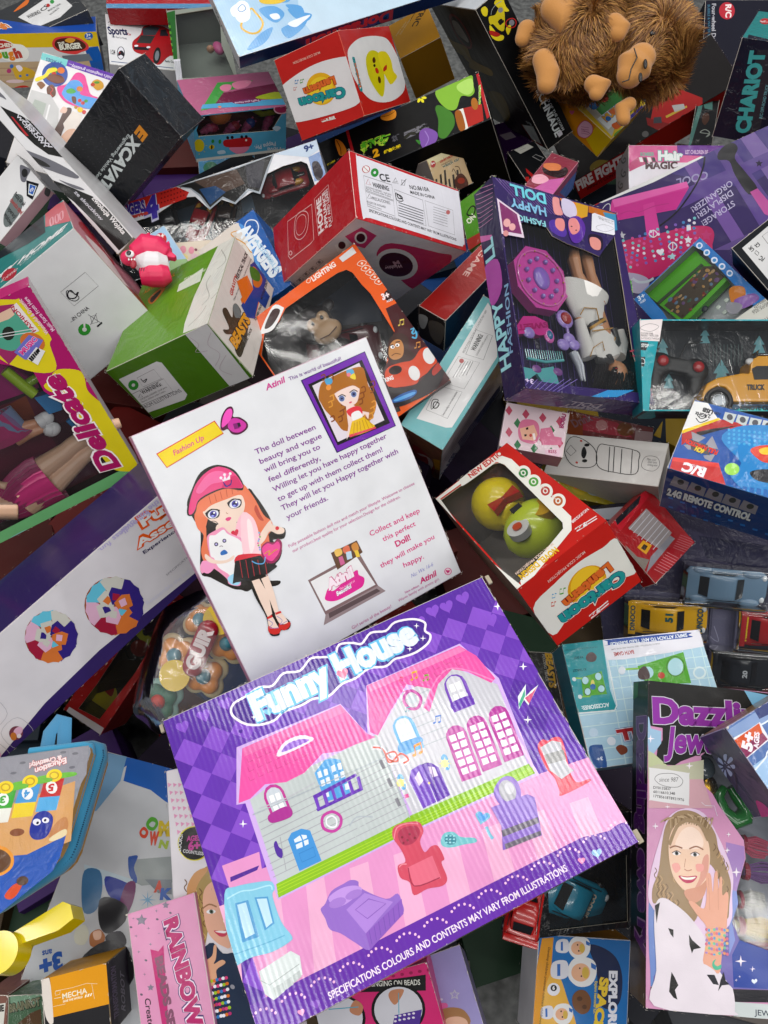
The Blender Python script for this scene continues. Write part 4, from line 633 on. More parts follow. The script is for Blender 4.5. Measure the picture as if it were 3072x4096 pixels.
e(155,89,101,2,0,0,-1),e(155,95,100,2,0,0,-1),p(155,90,100,4,9,1,0,-4,-9),p(155,97,99,4,9,0,-1,-4,-8),p(155,94,109,8,-2,-2,-2,-7,2),
e(156,131,56,3,0,0,-2),e(156,141,53,3,0,0,-2),p(156,133,55,6,13,1,-1,-6,-13),p(156,142,52,7,13,1,0,-6,-13),p(156,139,68,11,-3,-1,-3,-11,3),
e(157,150,144,2,0,0,-2),e(157,158,142,2,0,0,-2),p(157,152,143,5,11,1,-1,-6,-10),p(157,159,141,5,11,1,-1,-5,-10),p(157,157,154,8,-2,-1,-3,-9,2),
s(158,-198,274,32,6,27,-9,30,15,34,-10,30,15,24,-8,25,-8,18,18,28,-9,17,-10,27,14,31,-10,26,9,38,-10,20,-19,-8,-17,6,-14,-13,-14,-32,-7,-30,3,-17,3,-23,-6,-33,11,-35,-7,-30,1,-36,-12,-30,9,-27,-2,-39,3,-23,-8,-31,5,-27,16,-17,29,10,19),
o(17,4.8,-198,274,32,6,27,-9,30,15,34,-10,30,15,24,-8,25,-8,18,18,28,-9,17,-10,27,14,31,-10,26,9,38,-10,20,-19,-8,-17,6,-14,-13,-14,-32,-7,-30,3,-17,3,-23,-6,-33,11,-35,-7,-30,1,-36,-12,-30,9,-27,-2,-39,3,-23,-8,-31,5,-27,16,-17,29,10,19),
t(159,'Funny House',0.1,'',-195.4,216.6,378.5,10.4,-1.6,56.9),t(135,'Funny House',0.055,'',-193.5,216.7,374.7,10.3,-1.6,56.9),
s(160,4,235,2,3,7,2,4,-7,-5,-7,-7,-6,-2,-3,-1,3,-6,7,-4,8,5,6,6,-2),s(161,-166,227,1,2,5,1,3,-5,-3,-5,-5,-5,-1,-2,-1,3,-5,5,-3,6,3,4,5,-2),
p(24,193,265,-2,-5,4,-4,-5,2,-3,-5,1,6,-4,3,5,-1),p(24,193,234,-2,-6,5,-3,-6,1,-3,-4,1,5,-4,4,5,-2),p(24,157,225,-1,-6,4,-3,-5,1,-4,-4,2,5,-5,4,6,-2),
p(24,-195,232,0,-6,4,-3,-5,1,-3,-4,1,5,-4,4,5,-2),p(24,1,258,-1,-6,4,-3,-5,1,-3,-4,1,5,-5,4,6,-2),
s(162,-356,-60,22,4,43,-11,21,-9,2,-14,-8,-10,0,-45,9,-28,-5,-8,-35,-2,-40,8,-34,-2,-14,9,17,26),p(163,-343,-82,24,-5,-2,-64,-30,4),
p(163,-307,-88,23,-9,-4,-46,-20,-3),p(164,-304,-92,17,-7,-4,-41,-13,-3),p(164,-340,-86,16,-3,-2,-54,-18,0),k(165,2.6,-354,-69,27,1,21,-7,31,-6,2,-9),
k(166,2,-372,-158,30,-4,33,-4,31,-2),p(167,-339,-201,62,6,12,-14,-6,-28,-59,-15,-11,15),p(114,-325,-234,18,0,0,-13,-18,-4),
p(114,-304,-233,14,1,0,-12,-15,-2),p(114,-287,-231,14,2,0,-10,-15,-4),l(168,1.2,-342,-214,13,-14,59,8),
s(169,-204,-157,11,5,18,14,25,2,15,0,11,-8,0,-12,34,-35,23,-1,1,-18,-4,-14,-21,-7,-34,-10,-25,-11,-18,21,-18,24,-15,14,-1,19),
p(170,-162,-177,41,11,41,-35,-65,-25),p(171,-145,-226,81,23,-7,-23,-77,-26),l(172,1,-138,-224,-4,-22),l(172,1,-127,-222,-5,-21),
l(172,1,-117,-219,-5,-21),l(172,1,-106,-216,-5,-21),l(172,1,-95,-213,-6,-21),l(172,1,-84,-210,-7,-21),l(172,1,-73,-207,-7,-21),
c(173,1.3,-147,-184,29,6,25,-20,-40,-8),s(174,-185,-147,27,6,27,-7,6,-13,-45,-7),e(175,-172,-160,16,-1,1,-8),e(175,-140,-160,16,-1,0,-7),
s(176,-35,-102,11,15,24,-3,21,-9,1,-18,-14,-14,0,-20,15,4,12,-5,1,-24,-8,-4,-2,-27,-13,-8,-27,7,-27,1,2,22,-12,14,4,20,16,1,1,22),
s(177,-24,-101,18,5,21,-9,-2,-14,-18,-9,-19,6),p(178,-31,-161,49,-1,-2,-41,-51,8),s(179,44,-145,12,8,16,-5,9,-14,22,-12,-1,-8,-22,6,-23,5,-14,9),
e(180,61,-152,10,-5,-4,-8),e(181,57,-143,2,-1,-1,-1),e(181,64,-146,2,-1,-1,-1),e(181,70,-149,2,-1,-1,-1),e(181,55,-148,2,-1,-1,-1),
e(181,61,-151,2,-1,-1,-1),e(181,67,-154,2,-1,-1,-1),e(181,52,-153,2,-1,-1,-1),e(181,58,-156,2,-1,-1,-1),e(181,64,-159,2,-1,-1,-1),
k(182,6,132,-160,-1,-14,2,-10),s(182,136,-139,4,1,7,-2,0,-8,-10,-3,-10,-1,-3,-1,0,3,-1,9,1,9,8,2,5,-5),
s(183,136,-139,2,1,5,-2,0,-6,-6,-2,-8,-1,-2,-1,0,3,-1,7,1,6,6,2,3,-5),e(184,-19,-110,2,-1,-1,-2),e(184,-4,-111,2,-1,-1,-2),e(184,-12,-119,2,-1,-1,-2),
e(184,2,-121,2,-1,-1,-2),e(184,-21,-120,2,-1,-1,-2),k(185,2.2,-34,-106,13,15,20,-1,19,-9),k(186,1.9,-31,-162,-3,-32,48,-7),
k(187,1.9,-46,-154,7,2,8,-3),l(188,2.1,14,72,-5,-157),l(189,1.5,23,55,-1,-22),k(190,1.7,-247,54,54,-5,62,3),l(150,1.7,-262,48,276,-11),
l(116,1.1,-238,-70,10,58),k(191,1.5,72,-7,16,-8,-17,-57),l(192,1.4,81,-30,-9,-42),e(193,70,-44,2,-1,-1,-2),
s(194,292,-75,16,10,9,-7,14,1,12,-9,-8,-31,-10,-30,1,-22,24,-5,-5,-5,-58,1,1,9,4,25,-5,21),
p(190,297,-77,27,2,14,-10,-10,-26,0,-22,5,-9,-30,-4,-12,24),p(195,295,-92,40,-7,-5,-19,-36,7),
s(196,175,-110,22,14,18,-2,9,-14,-3,-23,-14,-12,-19,0,-15,14),e(197,199,-121,16,-2,-3,-20),e(115,204,-118,9,-1,-2,-11),
p(196,156,-134,74,-8,10,-11,-22,-64,-24,3,-54,5,18,38),p(198,154,-178,73,-8,-3,-10,-73,7),p(198,148,-201,72,-8,-3,-7,-71,6),
p(199,308,31,27,15,-13,-22,17,6,18,4,-39,-28,-2,14,-19,-13),p(200,319,22,20,4,14,6,-32,-24),p(201,302,17,27,22,-8,-14,-21,-16)]}, mat='flute', edge='6428a8')
B['grey_made'] = carton('toy_carton', 'dark grey carton in the top left corner with a white warning sticker and CE mark', 'toy box', (-0.7983,1.8764,0.4,0.9604,-0.0148,-0.0651,0.2704), (0.1922,0.1657,0.08), {'F': '3c3e40'},
{'F': [p(202,-90,33,222,80,14,-192,-78,-48,-111,3),s(203,-93,96,60,44,36,16,-23,-47),p(204,-153,227,49,58,9,-46,-48,-57),
t(205,'CE',0.02,'',24.6,-15.3,41.9,26.6,-16.8,26.5),t(205,'MADE IN CHINA',0.02,'',42.3,-36.8,68.5,14.8,-3.3,15.3),
t(205,'NO.8228-A3',0.02,'',39.7,-73.5,51.7,24.4,-5.5,11.7),t(205,'WARNING:',0.03,'',-54.5,-20.4,65.1,2.2,-1.2,35.5),e(206,83,35,8,-8,-6,-18),
e(207,57,19,7,-7,-5,-16)]}, mat='wrap')
B['dough'] = carton('craft_carton', 'yellow and blue modelling dough carton with THE BURGER badge and food pictures', 'craft box', (-0.7803,1.719,0.38,0.8035,0.5792,0.1193,0.0687), (0.2887,0.1049,0.1771), {'F': 'f2f0ee', 'U': '1c58b8', 'R': '3a2a60'},
{'U': [t(208,'LET THE KIDS',0.02,'',125.3,267.6,123.9,15.6,-4.9,39.2),t(208,'ENJOY THEIR OWN',0.02,'',143.2,215.8,112.8,16,-4.8,33.8),
t(208,'DELICIOUS',0.02,'',164,164.5,92.1,10.6,-4,35),t(24,'ough',0.12,'',-163.9,118.7,88.2,27.4,-34,109.6),
t(209,'ough',0.06,'',-159,120.2,78.3,24.3,-34,109.6)], 'F': [p(210,-292,109,619,-3,1,-59,-637,8),p(211,-309,55,533,-8,-14,-64,-537,16),p(212,-327,-1,566,-4,-3,-136,-604,11),l(213,2.4,-303,-22,548,-13),
l(213,2.4,-311,-48,551,-15),l(213,2.5,-319,-75,553,-15),l(213,2.5,-328,-102,556,-16),p(214,224,44,59,5,26,-130,-62,-10),
s(215,-173,64,55,20,35,-8,16,-9,35,-6,19,-24,-14,-29,-41,-11,-48,8,-21,12,-34,12),s(216,-185,64,66,17,40,-11,2,-14,-52,-10,-49,1),
t(217,'KITCHEN',0.05,'',-163.7,53.5,90.3,3.5,-0.5,14),t(218,'D',0.08,'',-174.9,15.1,25.3,2.2,-2.8,32.3),
t(219,'o',0.08,'',-149.1,14.4,24.2,2.2,-2.9,31.3),t(220,'u',0.08,'',-124.4,14.3,22.9,1.7,-2.3,30.4),t(221,'g',0.08,'',-100.9,13.6,25.7,2.8,-3.3,30.3),
t(222,'h',0.08,'',-73.7,12.8,29.9,3.9,-4.5,34.5),s(223,91,63,21,23,52,5,43,-7,33,-24,-1,-21,-32,-11,-27,-8,-44,6,-35,14),
s(224,102,63,15,16,45,5,43,-7,25,-18,-3,-16,-31,-9,-64,0,-26,12),s(225,147,74,22,10,24,-7,-22,-13),t(226,'THE',0.04,'',115,58.2,29.3,2.8,-0.9,9.8),
t(227,'BURGER',0.1,'',117.9,39.3,96.9,4.7,-1,21.2),t(226,'BURGER',0.05,'',118.7,39.4,95.3,4.6,-1,21.2),e(228,252,89,18,0,-3,-14),
t(24,'3+',0.03,'',242.2,87.2,19.5,1.3,-0.8,12.1),t(24,'AGES',0.02,'',237.8,78.6,23.5,1.8,-0.4,5),p(229,121,16,117,5,11,-27,-123,-8),
s(230,-99,-25,33,5,41,-11,20,-21,-24,-18,-40,-7,-23,9,-6,25),e(231,-74,-59,6,0,-1,-5),e(231,-44,-56,6,0,-1,-5),s(17,-82,-20,17,4,9,-14,-16,-11),
e(232,-115,-37,10,0,-3,-9),e(233,-99,-19,8,0,-2,-8),e(234,-101,-79,38,-1,-2,-7),s(235,-124,-115,37,17,37,-5,-4,-40,-65,-22),
s(236,-166,-107,22,11,20,-19,-36,-36),e(237,-105,-116,19,-1,-3,-11),p(238,236,-17,61,10,10,-49,-55,-11)]}, edge='d8c020')
B['creativ'] = carton('craft_carton', 'white creativity play set carton with purple banner, half under the black excavator carton', 'craft box', (-0.6302,1.422,0.44,0.9795,0.1408,0.128,-0.0656), (0.1507,0.2605,0.05), {'F': 'e9e7e8'},
{'F': [p(239,-56,262,222,8,-6,-44,-214,5),p(240,-151,256,98,4,1,-34,-97,-2),t(241,'3+ AGES',0.02,'',-70.8,242,-60.4,-1.8,0.5,-16.6),
t(242,"e child's imagination greativity....",0.01,'',136.2,247,-181.1,-2.5,0.2,-14.9),e(243,-82,177,45,18,14,-55),
s(244,-105,185,7,23,18,-3,3,-19,-17,-12),e(245,-65,203,13,5,4,-14),e(246,-86,178,8,3,3,-10),s(247,-110,157,20,18,35,4,14,-21,-24,-19,-32,3),
s(248,-145,133,26,28,8,32,25,14,7,-12,-20,-18,-9,-24,-28,-32),s(249,-134,112,12,15,18,-8,-1,-11,-8,-15,-10,8),
s(250,-94,112,16,17,18,-24,2,-24,-16,-16,-16,24),k(54,2.6,-83,117,11,-11,-4,-17,11,-11),
s(251,-60,121,32,32,18,59,32,2,22,-38,22,-38,34,-7,4,-30,-26,-29,-50,-9,-52,11),
s(183,-37,109,14,56,29,17,25,-21,-3,-37,45,1,25,0,6,-24,-22,-28,-40,-5,-51,11,-19,13),s(252,-24,122,16,16,19,-8,-9,-14,-19,-5),
e(253,21,146,11,4,3,-12),e(254,34,95,7,3,2,-8),e(246,48,88,7,3,2,-8),e(255,57,101,7,3,2,-7),s(250,2,101,15,3,7,-28,-12,1),e(256,46,55,10,4,3,-12),
e(257,62,50,7,3,2,-9),e(258,28,60,6,2,2,-7),s(259,57,191,15,22,24,-7,8,-22,-16,-19,-18,6),e(260,63,183,8,3,2,-8),e(261,75,198,10,4,1,-6),
p(262,-145,78,72,2,44,-49,32,-156,-22,26,-115,61,-11,26),p(263,-123,41,45,-3,3,-104,-54,40),l(63,6,-66,37,7,-136),
s(264,-7,40,22,8,2,-40,-8,-62,-3,-51,-18,-6,-11,25,8,63),s(265,-17,46,17,-4,-2,-21,-20,-2),p(266,21,40,38,-6,1,-70,-41,-25,-17,34),
s(267,6,-105,18,56,29,11,-12,-49,-20,-47)]})
B['sports'] = carton('car_carton', 'white radio control car carton with a red sports car printed on it', 'toy car box', (-0.5335,1.8215,0.36,0.986,0.0369,0.1228,0.1064), (0.2038,0.1747,0.12), {'F': 'e8e9ec'},
{'F': [k(268,2.6,-194,111,16,24,20,8,19,-20),t(269,'RACING MODEL',0,'',-193.6,91.5,43.1,5.9,-1,7),t(270,'Sports',0.035,'',-195.7,31.6,84.5,8.9,-5.5,52.6),
t(271,'Super Race Car Models',0,'',-183.9,10.6,65.3,-3.2,0.6,12.9),t(272,'Car',0.02,'',-112.7,38.1,15.9,0.7,-0.8,16.8),
t(205,'1:24',0.03,'',-195.2,-105.3,19.2,-0.9,1.5,31.3),e(273,-151,-92,17,3,-3,-45),e(86,-151,-92,14,2,-3,-41),
s(274,-162,-92,13,18,11,-14,-3,-26,-10,9,-12,-9),e(272,-156,-91,3,1,0,-5),
s(275,-95,-7,38,59,17,57,36,23,55,0,32,-22,74,-30,-15,-153,-75,-2,-53,-70,-32,15,-30,37,-44,23),p(276,-44,98,40,27,40,-7,-25,-59,-55,-10),
p(273,38,102,25,10,9,-47,-40,-7),p(277,-54,48,64,6,-25,-58,-63,-6),p(274,-90,-38,67,6,-5,-22,-64,-5),e(20,-80,-31,9,2,-1,-7),e(20,-27,-32,9,2,-1,-7),
e(278,7,-84,16,-1,-10,-59),e(279,7,-84,9,-1,-6,-36),t(280,'Radio Contr',0.02,'',39.8,-122.7,49.6,-0.4,0.1,14.6),l(281,4.2,-196,-156,269,-3)]})
B['ben'] = carton('toy_carton', 'clear window carton with green checker strip and grey backing beside the white car carton', 'window box', (-0.4004,1.7169,0.42,0.9941,0.0081,0.0133,0.1075), (0.126,0.2723,0.08), {'F': '9aa096', 'D': '44504a', 'L': '3a7a30'},
{'F': [p(282,-126,255,38,12,-22,-378,-24,4),p(283,-129,178,13,0,-1,-22,-13,0),p(284,-130,154,13,0,0,-21,-13,0),p(283,-131,131,14,0,-1,-21,-13,0),
p(284,-131,107,13,0,0,-20,-14,0),p(283,-132,84,13,0,0,-20,-13,0),p(284,-132,61,13,0,-1,-20,-13,0),p(283,-133,38,13,1,0,-21,-13,0),
p(284,-134,16,13,0,0,-20,-13,-1),p(283,-134,-7,13,0,-1,-20,-13,0),p(284,-135,-29,13,0,0,-20,-13,0),p(283,-135,-51,13,0,-1,-20,-13,0),
p(284,-136,-73,13,0,0,-20,-13,0),p(86,-126,-103,28,-1,-4,-148,-29,-6),l(285,1.7,-121,-114,-7,-134),l(285,1.7,-117,-115,-7,-133),
l(285,1.7,-113,-116,-6,-133),l(285,1.7,-108,-117,-7,-133),l(285,1.7,-104,-117,-7,-134),l(285,1.7,-99,-118,-7,-133)], 'I': [p(286,-116,574,314,-11,1,-651,-352,60)]}, window=[-88,236,111,259,87,-33,115,-258,-104,-241], inner='8f958c', film='film2')
B['redbag'] = carton('toy_bag', 'red and blue plastic wrapped packet at the top edge beside the light blue carton', 'packet', (-0.5152,1.8969,0.42,0.9945,0.0671,0.0435,0.0677), (0.2377,0.0693,0.04), {'F': 'b02028'},
{'F': [p(287,-241,-40,484,4,-5,-96,-479,-2)]}, mat='wrap2')
B['dora'] = carton('toy_carton', 'large light blue carton with water splash art hanging over the top edge of the photo', 'toy box', (-0.1133,1.6337,0.62,0.958,0.1888,0.0157,0.2151), (0.4611,0.2704,0.031), {'F': 'a9cde8', 'D': '1d3766', 'L': 'e2e6ea'},
{'F': [p(75,-122,-3,668,-78,-194,-206,-514,4,-24,88),s(132,-421,-253,65,42,60,13,-35,-40,-44,-18),s(132,-314,-113,57,-6,25,-41,-41,-26,-30,30),
s(132,-212,-127,51,-24,-6,-44,-27,22,-14,25),s(132,-267,-214,58,7,47,-3,-31,-29,-57,-21,-18,13),s(132,-237,-59,56,-25,-15,-35,-43,14),
s(132,-214,-146,38,-26,39,-23,-27,-21,-38,26),s(135,-238,-204,34,8,61,0,-40,-20,-34,-9),s(135,-287,-148,29,-3,3,-21,-24,1),
o(288,8.2,-404,-155,19,-39,34,-5,28,30,-9,43,-14,24),s(289,-300,-78,40,-6,50,-10,6,-16,-38,-4,-48,16),
s(199,-414,-79,41,12,16,-32,-1,-32,-28,-10,-1,26,-29,3),s(199,-393,-73,29,13,20,-23,-17,-54,-38,-7,-11,30),o(290,3.5,-388,-88,23,12,4,-21,-21,-6)], 'D': [t(291,'Doraemon',0.12,'',171.7,-12.6,-367.6,-15.9,2.3,-52),t(292,'Doraemon',0.05,'',168.9,-12.7,-362.2,-15.7,2.3,-52)], 'L': [t(293,'SPECIFICATION',0.02,'',188,-60.1,-148.4,48.4,-8.3,-25.5)]}, mat='flute', edge='d8e6f0')
B['lant_top'] = carton('lantern_carton', 'red and white lantern carton with a yellow duck printed in a white circle', 'toy box', (-0.1151,1.3259,0.56,0.8402,0.4792,-0.2491,0.0487), (0.1353,0.1368,0.2357), {'F': 'c62a24', 'R': 'c62a24', 'U': 'c62a24'},
{'F': [p(202,-139,51,275,2,0,-125,-20,-1,-253,2,-2,38),s(202,-139,51,86,18,91,3,93,-15,7,-14,-159,-4),s(202,-138,-44,1,-27,126,-18,125,-6,22,23,-134,14),
e(294,6,-5,56,-19,-20,-47),e(295,5,-9,46,-15,-16,-39),t(296,'Cartoon',0.11,'',96.9,-27.2,-192.9,20.8,-3.2,-30),
t(297,'Cartoon',0.07,'',96,-27.1,-191.1,20.6,-3.2,-30),t(298,'Lantern',0.1,'',71.5,15.4,-135.6,1.9,-0.3,-24.4),
t(299,'Lantern',0.06,'',70.8,15.4,-134.1,1.9,-0.3,-24.4),e(300,-49,45,-3,0,0,2),e(300,-58,46,-3,0,0,2),p(300,-51,45,-4,-9,-1,0,4,10),
p(300,-60,47,-5,-10,-1,1,5,9),p(300,-55,36,-11,1,1,3,11,-2),e(301,-70,49,-3,0,0,2),e(301,-79,51,-3,0,0,2),p(301,-72,50,-4,-10,-1,1,4,9),
p(301,-81,51,-5,-9,-1,0,5,10),p(301,-76,40,-11,2,1,2,11,-1),e(302,-85,31,-3,0,0,1),e(302,-94,33,-3,0,0,1),p(302,-87,32,-4,-9,-1,1,4,8),
p(302,-95,33,-4,-9,-1,1,4,8),p(302,-91,23,-9,2,1,2,9,-2),t(303,'MUSIC COLR PROIECTION',0.01,'',46.1,103,-111.8,3.8,-0.3,-7.3),
t(304,'百适',0.02,'c',25.7,-101.4,-59.2,6.1,-2.2,-21.4)], 'R': [s(202,75,-32,25,-86,9,-89,-3,-127,-19,-91,-72,-51,-55,-11,-51,51,-22,120,2,123,20,99,35,54,52,36,43,-4),
s(305,44,-166,19,-59,-11,-63,-41,-9,-46,20,-34,30,-23,38,14,33,44,34,40,2),e(10,34,-231,-1,-11,-6,5),e(10,13,-218,-1,-10,-5,4),
e(306,-5,-227,1,-16,-10,-2),e(307,30,-228,-1,-15,-9,7),e(307,-36,-224,0,-14,-12,4),
s(308,52,-288,-1,-75,-31,-28,-36,8,-23,-21,-21,82,24,27,27,15,26,7),s(306,0,-296,8,-38,-15,13,-5,35),
t(309,'Cartoon',0.1,'',-62.1,-46.5,112.5,-16.2,3.4,23.3),t(297,'Cartoon',0.06,'',-61.4,-46.6,111.1,-16,3.4,23.3),
t(299,'Lantern',0.05,'',-46.5,-45.6,77.1,-14.1,2.8,15.5)]}, edge='d8604c')
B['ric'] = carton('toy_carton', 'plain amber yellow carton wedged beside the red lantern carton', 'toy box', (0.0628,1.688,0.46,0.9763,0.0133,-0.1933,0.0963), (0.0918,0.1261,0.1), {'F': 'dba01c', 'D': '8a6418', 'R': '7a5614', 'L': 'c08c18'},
{'F': [t(310,'TRIC',0.02,'',80.1,124.6,-69.6,-87,21.1,-16.9),l(310,2.6,47,131,-46,-51),t(311,'MAKE YOUR ROBOT',0,'',3.9,94.3,-64.5,-66.2,4.8,-4.7),
t(311,'HAPPY ROBOT',0,'',-17.3,88.7,-62.2,-55.9,4.7,-5.2)]}, edge='c8921c')
B['tech'] = carton('robot_carton', 'tall black construction toy carton with a yellow and red motorbike robot on its edge', 'toy box', (0.269,1.4365,0.52,0.7939,0.524,-0.1002,0.2916), (0.0572,0.2881,0.4255), {'F': '131416', 'L': '1a1711', 'U': 'cfd2d6', 'D': '101114'},
{'L': [e(312,-177,-485,-22,147,76,15),e(313,-178,-473,-17,113,65,13),s(314,-220,-544,0,100,52,34,33,-16,-4,-65,-33,-86),
s(315,-133,-955,16,144,10,269,39,-8,52,-33,-19,-118,-29,-19,-14,-140,59,-259,-61,77),s(316,-63,-851,3,204,22,183,9,191,33,-46,3,-198,0,-193,-47,59),
s(316,-168,-988,16,79,54,184,47,-24,-33,-96,-31,-158),s(317,109,-571,-24,220,44,37,71,-75,53,-159,-44,-29,-36,-42),
t(318,'SPEED',0,'',124.3,-65.3,-7.4,-104.7,5.9,-0.4),p(114,214,-231,-24,188,85,-16,0,-127),l(319,10.4,215,-241,67,44,-4,148),
t(168,'6+',0.04,'',177.7,-51,-2.9,-80.7,14.5,-0.5)], 'F': [s(320,-36,278,13,-2,4,-14,-12,-15,-10,7,-1,16),s(320,12,267,30,-2,-1,-34,3,-18,-14,7,-16,27),
s(321,-27,240,23,-8,26,13,8,-18,-15,-33,-18,-23,-14,14,-8,26,-10,7),s(320,-38,216,6,-16,5,-24,16,-19,-10,-9,-20,12,-9,25),
s(320,7,172,19,2,-3,-13,-19,-11),o(322,3.3,16,188,13,3,16,-8,4,-15,-11,-10,-17,7,-7,12),e(148,34,175,8,-6,-5,-8),
s(323,-47,202,17,-15,11,-20,-16,3,-15,19),e(148,19,233,8,-5,-4,-7),t(324,'a',0.06,'',-7.6,194.5,21,1,-1,21.2),k(325,1.8,-17,241,11,11,21,5,21,-3),
t(167,'TECHNIAUE',0.035,'',4.8,-46.9,-13.1,-220.1,25.5,-1.5),t(114,'SPEED OF THE STORM',0.02,'',23.7,-93.2,0.7,-168.3,9.5,0),
p(326,3,-259,18,4,-1,-18,-18,-1)]}, mat='dark', edge='2c2d30')
B['plants'] = carton('game_carton', 'long black carton with green Chinese lettering, a purple onion and orange leaves', 'game box', (0.0191,1.3409,0.46,0.973,0.1203,-0.1844,0.0694), (0.359,0.109,0.2), {'F': '17181a', 'D': '0e0f10', 'L': '141516', 'U': '2a1c18'},
{'F': [p(327,-182,111,11,1,11,-228,-12,-1),p(327,349,103,12,1,-6,-202,-11,-5),s(328,-231,92,20,-17,13,-32,1,-30,-26,-5,-9,44),
k(329,2.7,-226,86,9,-41,-3,-35),s(330,-34,106,35,12,25,-17,-6,-30,-28,0,-23,15),k(331,2.6,-34,102,30,-8,26,5),e(332,143,102,9,-5,-1,-6),
e(332,134,93,3,-11,-5,-1),e(332,122,100,-6,-7,-4,5),e(332,118,114,-9,5,1,6),e(332,127,123,-3,11,5,1),e(332,139,116,6,7,4,-5),
t(333,'植物',0.05,'c',-141.7,-10.7,125.6,-11.1,7.2,81.8),t(334,'植物',0.03,'c',-140.5,-10.8,123.1,-10.8,7.2,81.8),
t(335,'新',0.03,'c',-12.3,-27.7,34,0.8,-1.2,49.5),t(336,'天地',0.06,'c',30.8,-35.7,105.2,-2.1,1.2,61.3),
t(337,'天地',0.03,'c',32.1,-35.7,102.5,-2.1,1.2,61.3),t(338,'绿色家园',0.03,'c',-53.5,-64.3,67.4,-1.4,0.6,29.3),
t(153,'2',0.06,'',-97.6,-60.5,25.8,-2,2.5,33),t(321,'植物大作战',0.02,'c',-281.8,-10.6,35.2,4.7,-2.5,19.1),
t(339,'奇妙拼乐',0.05,'c',329.8,-57.8,25,111,-14,3.2),t(340,'奇妙拼乐',0.02,'c',329.8,-57.5,24.9,110.3,-14,3.2),
s(341,189,106,38,9,52,-7,53,0,-3,-41,-2,-35,-20,-11,-31,17,-27,-43,-28,8,-26,49),s(342,276,95,53,0,-6,-54,-25,-8,-27,36),
s(343,174,35,19,4,36,-54,0,-50,-24,-30,-26,-14,-19,23,14,64),s(344,99,-34,30,-1,29,-36,-7,-31,-27,-15,-29,4,-6,42),k(345,3.8,116,-42,7,-39,-18,-26),
s(346,75,-64,16,-12,-6,-14),p(347,270,-16,71,-16,-10,-71,-64,-2),p(304,252,-14,20,-2,0,-92,-18,-4),s(348,239,-21,23,-4,0,-78,-23,2),
e(349,316,-18,12,-3,-2,-27)]}, mat='dark', edge='3a3c40')
